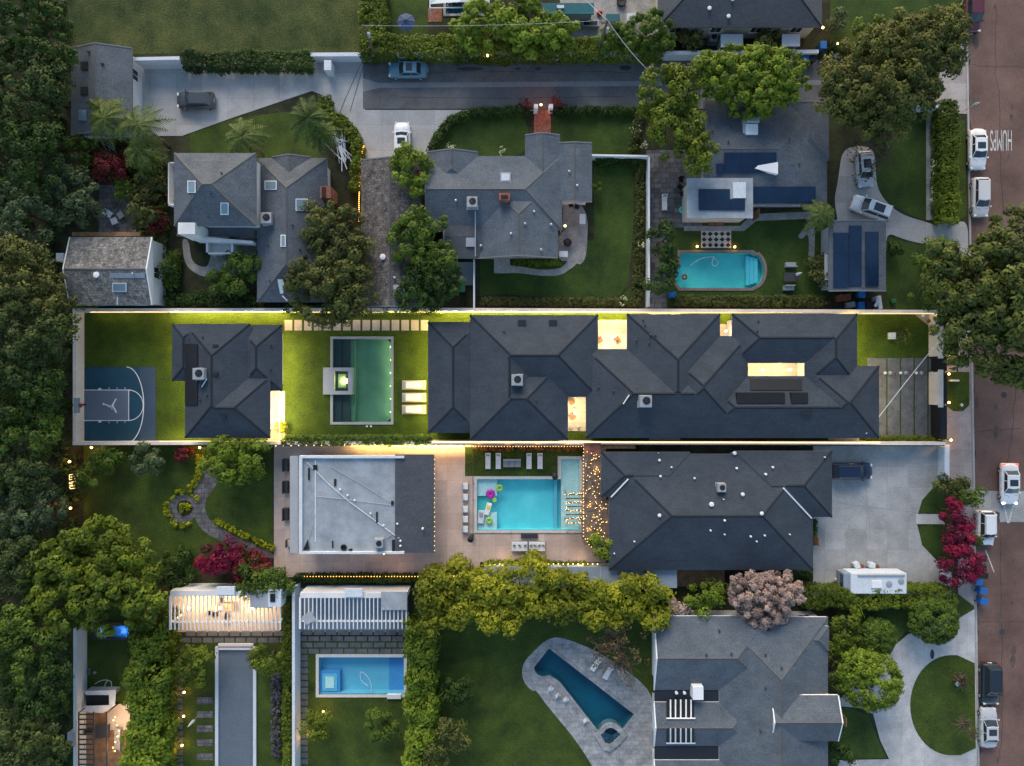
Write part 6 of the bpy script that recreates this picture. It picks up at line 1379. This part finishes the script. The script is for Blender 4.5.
for k, (x, y, e, lb) in enumerate(((613, 337, 95, 'hanging lamp in the upper lit courtyard'), (575, 413, 95, 'hanging lamp in the lower lit courtyard'), (763, 369.5, 60, 'left hanging lamp in the long lit slot of the mansion'), (790, 369.5, 60, 'right hanging lamp in the long lit slot of the mansion'), (726, 331, 30, 'small lamp in the narrow notch of the mansion'), (277, 420, 60, 'lamp on the bright terrace beside the guest house'))):
    b = W(x, y, 2.8); f = MB().lathe(b, [(.02, .3), (.04, .28), (.12, 0), (.02, -.02)], 10).build('hanging_lamp', g['lamp_pale'], label=lb, cat='lamp')
    ORG[f.name] = f.location.copy(); ld = bpy.data.lights.new('courtyard_lamp', 'AREA'); ld.shape = 'DISK'; ld.size = .6; ld.energy = e; ld.color = (1, .76, .42); lo = bpy.data.objects.new('courtyard_lamp', ld); col.objects.link(lo); lo.parent = f; lo.location = (0, 0, -.1)
# wall washers over the patio
for x in (455, 462): pass
SL('warm strip light on the patio side of the wall above the flat-roofed building', 392, 446.5, 462, 446.5, 1.7, 20, rot=.7, c=(1, .60, .25), mat='led_soft')
# neon lettering panel: glowing loops standing among the left trees
nn = emp('neon_sign', W(75, 480), 'glowing neon lettering of stacked loops under the left trees', 'neon sign')
J = lambda u, v: W(60+u/19.15, 460+v/19.15, 1.2)
for pts in ([(385, 300), (320, 300), (350, 262), (180, 285), (180, 380), (330, 345), (390, 350), (390, 395), (180, 430), (180, 460)], [(200, 330), (300, 310)], [(180, 455), (260, 445), (290, 470), (190, 490), (190, 500)], [(190, 500), (290, 490), (330, 480), (395, 500), (390, 525), (200, 550), (180, 520)], [(300, 430), (390, 440), (330, 470), (300, 430)]):
    MB().tube([J(*p) for p in pts], .04, 6).build('neon_tube', g['neon'], nn)
a = J(170, 560); MB().tube([(a.x, a.y, 0), a], .04).build('post', g['black'], nn); a = J(380, 560); MB().tube([(a.x, a.y, 0), a], .04).build('post', g['black'], nn)
# ---------------------------------------------------------------- vegetation
leafmat('leaf_orange', (.05, .05, .01), (.30, .09, .03))
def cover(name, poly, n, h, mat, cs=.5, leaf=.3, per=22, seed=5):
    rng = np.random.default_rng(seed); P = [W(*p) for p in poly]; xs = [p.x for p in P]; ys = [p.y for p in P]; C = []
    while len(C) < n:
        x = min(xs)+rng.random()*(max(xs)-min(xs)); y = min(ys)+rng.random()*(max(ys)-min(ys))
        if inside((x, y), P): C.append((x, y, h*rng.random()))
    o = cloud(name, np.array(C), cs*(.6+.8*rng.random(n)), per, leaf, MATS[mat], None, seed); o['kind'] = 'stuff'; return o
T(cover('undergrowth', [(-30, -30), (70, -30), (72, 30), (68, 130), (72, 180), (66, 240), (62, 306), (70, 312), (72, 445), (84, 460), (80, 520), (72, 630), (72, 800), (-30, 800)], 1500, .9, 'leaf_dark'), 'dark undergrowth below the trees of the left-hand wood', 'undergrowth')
T(cover('ground_cover', [(136, 140), (168, 160), (170, 300), (158, 300), (150, 236), (136, 236), (138, 186), (90, 180), (72, 140)], 260, .6, 'leaf_olive', seed=6), 'low mixed planting around the flagstone patio', 'ground cover')
WOOD = 'trees of the dark left-hand wood'
TR = [
 # label, material, lobes, height, kwargs
 ('dark green broad tree in the top left corner', 'leaf_dark', [(30, 28, 40), (50, 60, 22)], 8, dict(group=WOOD)),
 ('dull green tree with a lighter top left of the grey garage', 'leaf_wood', [(18, 95, 46), (48, 88, 22)], 8, dict(group=WOOD)),
 ('very dark tree left of the flagstone patio', 'leaf_dark', [(16, 160, 40), (40, 140, 22)], 8, dict(group=WOOD)),
 ('grey-green feathery tree beside the flagstone patio', 'leaf_grey', [(75, 200, 26), (64, 170, 16)], 5, dict(group=WOOD)),
 ('grey-green tree at the left edge level with the two-storey house', 'leaf_grey', [(18, 212, 34)], 7, dict(group=WOOD)),
 ('large olive tree against the weathered cottage', 'leaf_olive', [(28, 286, 42), (54, 304, 20), (14, 264, 24)], 9, dict(group=WOOD)),
 ('low green shrub between the cottage and the court wall', 'leaf_mid', [(88, 300, 14)], 2.5, dict(group=WOOD)),
 ('dark grey-green tree left of the basketball lawn', 'leaf_wood', [(26, 340, 42), (52, 330, 20)], 9, dict(group=WOOD)),
 ('dusky tree left of the hoop', 'leaf_dark', [(24, 392, 36), (50, 385, 18)], 8, dict(group=WOOD)),
 ('bright-leaved tree left of the hoop at the left edge', 'leaf_mid', [(20, 425, 34), (45, 432, 18)], 7, dict(group=WOOD)),
 ('dark tree left of the upper glowing lamp', 'leaf_wood', [(14, 475, 28), (36, 468, 18)], 7, dict(group=WOOD)),
 ('grey-green shrubby tree left of the lower glowing lamp', 'leaf_grey', [(40, 508, 26), (12, 520, 28)], 6, dict(group=WOOD)),
 ('dark olive tree at the left edge below the neon lettering', 'leaf_wood', [(12, 560, 30)], 7, dict(group=WOOD)),
 ('dark green tree at the left edge beside the pale wall', 'leaf_mid', [(20, 650, 34), (12, 625, 22)], 8, dict(group=WOOD)),
 ('near-black tree beside the pale wall at lower left', 'leaf_dark', [(42, 690, 30), (56, 660, 16)], 7, dict(group=WOOD)),
 ('dusky green tree in the bottom left corner', 'leaf_wood', [(18, 735, 36), (48, 742, 22)], 8, dict(group=WOOD)),
 ('large glossy green tree spreading over the top of the lower-left yard', 'leaf_hedge', [(95, 562, 38), (60, 568, 30), (128, 575, 32), (108, 592, 34), (70, 598, 34), (148, 602, 18)], 6.5, dict(cs=.75, leaf=.36)),
 ('small light-green tree beside the neon lettering', 'leaf_mid', [(88, 476, 13)], 3, {}),
 ('dark shrub under the court wall', 'leaf_mid', [(110, 462, 14)], 2.5, {}),
 ('grey spiky round shrub under the court wall', 'leaf_grey', [(149, 459, 16)], 3, {}),
 ('light green bushy tree beside the terracotta patio and guest house', 'leaf_lime', [(232, 460, 22), (252, 456, 17), (215, 466, 12)], 4, {}),
 ('red spiky shrub under the guest house wall', 'leaf_red', [(184, 454, 8)], 1.5, dict(cs=.3, leaf=.2, name='shrub', cat='shrub')),
 ('crimson shrub beside the curved garden path', 'leaf_magenta', [(222, 557, 20), (208, 562, 10)], 2.6, dict(name='shrub', cat='shrub')),
 ('dull red shrub at the lower end of the curved garden path', 'leaf_red', [(248, 566, 18), (262, 568, 12)], 2.2, dict(name='shrub', cat='shrub')),
 ('dark green low shrub left of the crimson shrub', 'leaf_dark', [(178, 568, 18)], 2, dict(name='shrub', cat='shrub')),
 ('feathery olive tree over the gap right of the two-storey house', 'leaf_olive', [(337, 237, 31), (320, 222, 16), (352, 250, 18)], 6, {}),
 ('larger olive tree reaching the stepping stones', 'leaf_olive', [(330, 288, 36), (305, 278, 16), (352, 298, 20), (345, 268, 20)], 6, {}),
 ('dark green tree between the brown roof and the pale house', 'leaf_mid', [(412, 243, 24), (425, 225, 18), (434, 260, 18)], 5.5, {}),
 ('deep green spiky tree above the mansion\'s left wing', 'leaf_dark', [(430, 282, 28), (450, 285, 18), (412, 295, 14)], 5, {}),
 ('lime green tree over the white sedan', 'leaf_lime', [(411, 168, 19), (405, 155, 10), (418, 184, 11)], 5, {}),
 ('green bush below the two-storey house terrace', 'leaf_mid', [(238, 276, 19), (248, 268, 14), (222, 284, 13)], 3.5, {}),
 ('bushy green shrub right of the cottage gable', 'leaf_dark', [(166, 270, 10)], 2.5, dict(name='shrub', cat='shrub')),
 ('russet shrub below the two-storey house balcony', 'leaf_red', [(160, 222, 10)], 2, dict(name='shrub', cat='shrub')),
 ('mixed green shrub right of the flagstone patio', 'leaf_olive', [(145, 212, 15), (150, 190, 14)], 3, {}),
 ('dark red round shrub above the flagstone patio', 'leaf_red', [(115, 171, 17)], 2.8, dict(name='shrub', cat='shrub')),
 ('green shrub below the dark red round shrub', 'leaf_mid', [(126, 190, 10)], 2, dict(name='shrub', cat='shrub')),
 ('dark tree under the palms beside the two-storey house', 'leaf_mid', [(150, 168, 14), (78, 148, 14)], 3.2, {}),
 ('dark bush left of the grey garage corner', 'leaf_dark', [(66, 60, 12)], 3, {}),
 ('bushy lane-side tree left of the wooden pole', 'leaf_lime', [(486, 32, 25), (508, 26, 18), (465, 36, 16), (525, 38, 16)], 5, dict(cs=.75, leaf=.34)),
 ('bushy lane-side tree right of the trough', 'leaf_lime', [(530, 14, 16), (545, 36, 19), (560, 32, 16)], 4.6, dict(cs=.7, leaf=.32)),
 ('bushy tree between the wooden pole and the charcoal house', 'leaf_mid', [(650, 35, 20), (628, 38, 16), (610, 38, 14)], 4, dict(cs=.6)),
 ('feathery yellow-green tree over the lane', 'leaf_hedge', [(668, 98, 26), (675, 125, 30), (684, 88, 18), (662, 118, 20), (694, 148, 18), (702, 158, 14)], 7, {}),
 ('broad bright green tree over the lane beside the solar-roofed house', 'leaf_lime', [(744, 80, 34), (772, 78, 30), (716, 76, 22), (766, 96, 24), (790, 90, 16), (702, 66, 12)], 6.5, dict(cs=.6)),
 ('huge dull green tree leaning toward the street over the lane mouth', 'leaf_leaning', [(872, 84, 44), (902, 62, 42), (848, 98, 28), (926, 48, 32), (944, 30, 20), (878, 116, 26), (910, 92, 28), (955, 17, 10), (838, 82, 14)], 9, dict(cs=.7, dens=1.25)),
 ('grey-brown leafless tree above the silver hatchback', 'leaf_brown', [(868, 150, 30)], 5.5, dict(twigs=True, pos=(884, 140))),
 ('enormous street tree overhanging the road and front lawn corner', 'leaf_street', [(985, 285, 44), (960, 300, 34), (1010, 255, 38), (995, 330, 44), (1015, 300, 40), (968, 335, 30), (1020, 360, 30), (940, 260, 18)], 9.5, dict(cs=.85, leaf=.36)),
 ('rounded green tree below the curved drive', 'leaf_mid', [(935, 262, 20), (928, 290, 18), (945, 292, 16)], 4, {}),
 ('bushy dark tree over the narrow yard beside the turquoise pool', 'leaf_dark', [(662, 240, 15), (664, 265, 14), (660, 285, 12)], 3.5, {}),
 ('purple-red tree, lowest of the magenta row at the kerb', 'leaf_magenta', [(956, 563, 20)], 3.2, {}),
 ('magenta tree in the middle of the kerb row', 'leaf_magenta', [(960, 533, 15), (954, 545, 10)], 3, {}),
 ('magenta tree, uppermost at the kerb row', 'leaf_magenta', [(951, 511, 13)], 3, {}),
 ('round green shrub above the magenta row at the kerb', 'leaf_mid', [(968, 498, 13)], 2.6, dict(name='shrub', cat='shrub')),
 ('small green shrub between the magenta trees and the kerb', 'leaf_mid', [(972, 542, 10)], 2.2, dict(name='shrub', cat='shrub')),
 ('russet-green shrub at the white slatted gate', 'leaf_olive', [(947, 488, 12), (958, 484, 8)], 2, dict(name='shrub', cat='shrub')),
 ('pink blossoming round tree above the bottom right house', 'leaf_pink', [(764, 596, 30), (780, 590, 20), (745, 588, 18)], 4.5, dict(cs=.5, leaf=.26)),
 ('bright green bush left of the pink blossoming tree', 'leaf_lime', [(703, 600, 19)], 3, {}),
 ('small pink-flowered bush beside the bright green bush', 'leaf_pink', [(680, 604, 9)], 2.5, {}),
 ('neatly clipped round tree nearest the parking court hedge corner', 'leaf_mid', [(932, 619, 23)], 3.4, dict(cs=.42, leaf=.2, per=44, gaps=0, dens=2.8, solid=True)),
 ('neatly clipped ball-shaped shrub left of the circular drive', 'leaf_mid', [(876, 636, 18)], 2.6, dict(cs=.38, leaf=.18, per=44, gaps=0, dens=2.8, solid=True)),
 ('large yellow-green round tree beside the circular drive', 'leaf_lime', [(869, 680, 29), (858, 668, 20)], 4.5, dict(cs=.5, leaf=.22, per=50, dens=1.7, solid=True)),
 ('light green shrub below the clipped hedge beside the blue-grey house', 'leaf_hedge', [(846, 620, 13), (842, 638, 12)], 3, {}),
 ('spiky light green shrub left of the large round tree', 'leaf_palm', [(834, 662, 14), (840, 682, 11)], 2.5, {}),
 ('dark bush at the foot of the small end gable by the drive', 'leaf_dark', [(840, 748, 14)], 2.4, {}),
 ('bare twiggy tree beside the dark teal pool', 'leaf_brown', [(622, 648, 30), (606, 640, 18)], 5, dict(twigs=True)),
 ('grey-brown spindly tree on the circular lawn near the parked silver car', 'leaf_wood', [(966, 728, 14)], 3.5, dict(twigs=True, pos=(962, 720), dens=.5)),
 ('low bare shrub on the upper part of the circular lawn', 'leaf_brown', [(958, 680, 10)], 1.4, dict(twigs=True, dens=.4)),
 ('dark green bush left of the dark teal pool lawn', 'leaf_dark', [(458, 690, 16)], 3, {}),
 ('spindly tree with pale branches at the foot of the tall hedge', 'leaf_olive', [(446, 738, 20), (430, 746, 14), (450, 725, 12)], 4, dict(dens=.6)),
 ('light green tree above the path lamps beside the lit pergola', 'leaf_hedge', [(194, 665, 18)], 3, {}),
 ('light green tree right of the long grey court strip', 'leaf_hedge', [(268, 658, 15)], 3, {}),
 ('yellow-green bush beside the glowing lamp below the blue pool', 'leaf_hedge', [(318, 722, 14)], 2.2, {}),
 ('feathery green bush below the white box of the blue pool', 'leaf_mid', [(385, 724, 15)], 2.4, {}),
 ('bushy tree between the pergola deck and the lit pergola', 'leaf_mid', [(252, 580, 18), (272, 582, 15), (288, 580, 10)], 3, {}),
 ('green bush over the lower end of the brown trellis', 'leaf_lime', [(601, 546, 12), (592, 540, 7)], 2.9, {}),
 ('small round shrub at the corner of the pale house', 'leaf_mid', [(597, 188, 5)], 1.2, dict(cs=.3, leaf=.16, name='shrub', cat='shrub')),
 ('bushy shrub at the top of the east lawn', 'leaf_mid', [(868, 30, 14), (880, 38, 10)], 2.5, {}),
 ('grey bare shrub beside the bright corner lamp', 'leaf_grey', [(836, 22, 10)], 1.6, dict(dens=.5)),
 ('dark round shrub in the east lawn near the leaning tree', 'leaf_dark', [(900, 22, 12)], 2, {}),
 ('small green shrub on the lawn right of the solar garage', 'leaf_dark', [(893, 250, 8)], 1.6, dict(name='shrub', cat='shrub')),
 ('low green shrub left of the small shed behind the lane wall', 'leaf_olive', [(693, 44, 9), (682, 40, 7)], 2, dict(name='shrub', cat='shrub')),
 ('low green shrub between the two sheds behind the lane wall', 'leaf_olive', [(765, 42, 14)], 2, dict(name='shrub', cat='shrub')),
 ('bright shrub beside the glowing terrace of the guest house', 'leaf_yellow', [(281, 426, 5)], 1.2, dict(cs=.28, leaf=.15, name='shrub', cat='shrub')),
 ('wispy leafless plant in the white box on the front lawn', 'leaf_straw', [(901, 336, 8)], 1.2, dict(cs=.25, leaf=.12, per=5, dens=.4, name='shrub', cat='shrub')),
 ('feathery shrub on the narrow bed left of the solar garage', 'leaf_olive', [(818, 278, 9), (816, 262, 7)], 1.6, dict(name='shrub', cat='shrub')),
]
for lb, m_, lob, h_, kw in TR: tree(lb, m_, lob, h_, **kw)
for (lb, x, y, r_, h_, kw) in (('large palm over the grey garage corner, uppermost of the upper left palms', 105, 118, 27, 6, {}), ('palm with long fronds reaching the concrete drive', 138, 125, 30, 6.5, {}), ('palm beside the two-storey house, lowest of the upper left palms', 140, 150, 24, 5.5, {}), ('pale palm left of the dark red round shrub', 100, 108, 18, 5, {}),
    ('palm above the roof of the two-storey house', 242, 136, 26, 6, {}), ('tall dark palm in the round hedge bay', 308, 118, 26, 8, {}), ('smaller palm leaning by the round hedge bay', 322, 134, 20, 6, {}), ('palm beside the pool lawn above the solar garage', 822, 214, 21, 4.5, {}), ('small fan palm over the dark tree above the mansion', 445, 266, 13, 5.2, {})):
    palm(lb, x, y, r_, h_, mat='leaf_dark' if 'dark palm' in lb else 'leaf_palm')
HG = [
 ('dark clipped hedge along the rough lawn above the concrete drive', 'leaf_dark', [(181, 58.5), (311, 58.5)], 16, 1.8, {}),
 ('tall clipped hedge between the rough lawn and the blue umbrella yard', 'leaf_hedge', [(372, -20), (372, 44)], 24, 2.6, {}),
 ('clipped hedge along the lane wall below the blue umbrella', 'leaf_hedge', [(360, 44), (460, 44)], 18, 2.6, {}),
 ('clipped bushes along the lane wall right of the wooden pole', 'leaf_hedge', [(455, 46), (665, 45)], 16, 2.6, {}),
 ('round hedge enclosing the heap of white frames', 'leaf_hedge', [(324, 96), (325, 112), (340, 120), (352, 133), (358, 150), (357, 175), (354, 190)], 11, 1.4, {}),
 ('low curved hedge around the left front lawn of the pale house', 'leaf_dark', [(430, 150), (438, 133), (452, 118), (475, 110.5), (528, 109)], 7, 1., {}),
 ('low hedge along the lane in front of the right front lawn', 'leaf_dark', [(553, 109), (640, 109)], 6, 1., {}),
 ('flowering border at the right end of the front lawn', 'leaf_olive', [(640, 112), (637, 130), (634, 150)], 8, .7, dict(gaps=.3)),
 ('planted border along the right side of the big dark lawn', 'leaf_olive', [(641, 165), (640, 230), (638, 300)], 8, .7, dict(gaps=.35)),
 ('low planted border along the foot of the big dark lawn', 'leaf_olive', [(482, 301), (640, 302)], 6, .7, dict(gaps=.3)),
 ('ivy and shrubs between the turquoise pool and the lit wall', 'leaf_olive', [(676, 300), (828, 301)], 9, 1., dict(gaps=.25)),
 ('tall yellow-green clipped hedge along the street by the drive lawn', 'leaf_hedge', [(951, 100), (951, 222)], 17, 1.9, dict(gaps=0)),
 ('white-flowering border beside the tall clipped hedge', 'flower_white', [(934, 155), (936, 180), (935, 215)], 8, .6, dict(gaps=.8, leaf=.16, per=8)),
 ('green shrub border beside the tall clipped hedge', 'leaf_mid', [(937, 112), (938, 218)], 7, .6, dict(gaps=.4)),
 ('low planted bed with lights beyond the lane wall', 'leaf_dark', [(828, 45), (858, 45)], 8, .8, {}),
 ('leafy hedge on the wall between the green pool lawn and the patio', 'leaf_mid', [(282, 441), (430, 440.5)], 7, 2.1, dict(gaps=.1)),
 ('narrow clipped hedge at the foot of the slatted driveway', 'leaf_hedge', [(868, 439.5), (944, 440)], 5, .8, {}),
 ('bushy growth along the top wall above the stepping stones', 'leaf_mid', [(284, 309), (440, 309)], 6, 1.9, dict(gaps=.35)),
 ('clipped hedge between the parking court and the round trees', 'leaf_hedge', [(806, 599), (900, 599), (958, 598)], 19, 2.4, {}),
 ('bright yellow-green tree row behind the dark teal pool, left part', 'leaf_yellow', [(420, 604), (500, 600), (560, 596)], 46, 5.5, dict(cs=.75, leaf=.36, per=30, lump=.4)),
 ('bright yellow-green tree row behind the dark teal pool, right part', 'leaf_yellow', [(560, 602), (620, 604), (672, 606)], 38, 4.8, dict(cs=.75, leaf=.36, per=30, lump=.4)),
 ('tall leafy hedge between the blue pool yard and the wide lawn', 'leaf_lime', [(420, 625), (420, 790)], 24, 4.0, dict(cs=.65, leaf=.32, per=26, lump=.3)),
 ('broad tall hedge between the corner deck and the stepping path', 'leaf_lime', [(145, 625), (140, 790)], 32, 4.0, dict(cs=.65, leaf=.32, per=26, lump=.25)),
 ('thin clipped hedge left of the stepping path', 'leaf_hedge', [(167, 612), (167, 790)], 8, 1.6, {}),
 ('thin clipped hedge left of the tall white fence', 'leaf_hedge', [(286, 598), (286, 790)], 7, 1.8, {}),
 ('dark hedge below the party patio at left', 'leaf_dark', [(292, 579), (430, 579)], 6, 1.1, {}),
 ('small leafy edging below the white daybeds', 'leaf_hedge', [(484, 574), (486, 565), (540, 564.5), (590, 566)], 4, .9, {}),
 ('yellow flower edging around the round garden path', 'flower_yellow', arc(183, 509, 17.5, 60, 330, 10), 5, .4, dict(gaps=.78, leaf=.14, cs=.25)),
 ('yellow-leaved cluster in the middle of the round garden path', 'flower_yellow', [(180, 509), (190, 508)], 9, .5, dict(leaf=.14, cs=.25, gaps=.6)),
 ('yellow flower edging along the lower curve of the garden path', 'flower_yellow', [(214, 520), (232, 530), (252, 540), (273, 549)], 5, .4, dict(gaps=.65, leaf=.14, cs=.25)),
 ('yellow flower edging along the upper arm of the garden path', 'flower_yellow', [(199, 455), (198, 470), (196, 482), (186, 490)], 6, .5, dict(gaps=.65, leaf=.14, cs=.25)),
 ('orange-red planting along the wall above the turf strip', 'leaf_orange', [(474, 449), (500, 449), (582, 449)], 4, .7, dict(gaps=.7, leaf=.16, cs=.25)),
 ('small green strip beside the charcoal house and parking court', 'leaf_mid', [(815, 521), (815, 545)], 4, .8, {}),
 ('green shrubs at the foot of the charcoal house near the pink tree', 'leaf_dark', [(786, 574), (812, 574)], 8, 1., {}),
 ('narrow planting right of the white daybed patio wall under the bright trees', 'leaf_dark', [(606, 574), (676, 570)], 5, 1., {}),
 ('green edging along the back of the pale house', 'leaf_hedge', [(514, 262), (560, 262)], 5, .5, {}),
 ('green strip beside the side patio of the pale house', 'leaf_olive', [(559.5, 205), (559, 232)], 4, .9, {}),
 ('lavender bushes in a dark bed right of the long grey court strip', 'leaf_lavender', [(275, 676), (275, 760)], 8, .7, dict(gaps=.55, name='shrub_row')),
 ('dark planting around the top of the side lawn', 'leaf_dark', [(598, 160), (645, 160)], 7, .9, dict(gaps=.2)),
 ('undergrowth between the two-storey house terrace and the lit wall', 'leaf_dark', [(165, 300), (200, 298), (262, 303)], 12, 1.2, dict(gaps=.25)),
 ('undergrowth right of the cottage', 'leaf_mid', [(172, 250), (170, 290)], 10, 1.2, dict(gaps=.3)),
]
for lb, m_, pts, w_, h_, kw in HG:
    k = dict(name='hedge'); k.update(kw); hedge(lb, m_, pts, w_, h_, **k)
# small flowering shrubs in the borders
for x, y, lb in ((641, 247, 'white flowering shrub halfway down the right border of the dark lawn'), (623, 301, 'white flowering shrub in the lower right corner of the dark lawn'), (636, 129, 'white flowering shrub at the right end of the front lawn'), (643, 145, 'white flowering shrub just above the white fence corner'), (502, 152, 'white flowers along the front of the pale house'), (451, 148, 'white rose bush at the corner of the left front lawn'), (938, 165, 'white rose bush in the upper part of the border by the tall hedge'), (936, 200, 'white rose bush in the lower part of the border by the tall hedge')):
    tree(lb, 'flower_white', [(x, y, 4.5)], .8, cs=.2, leaf=.12, per=6, dens=.5, name='shrub', cat='shrub', group='white flowering shrubs')
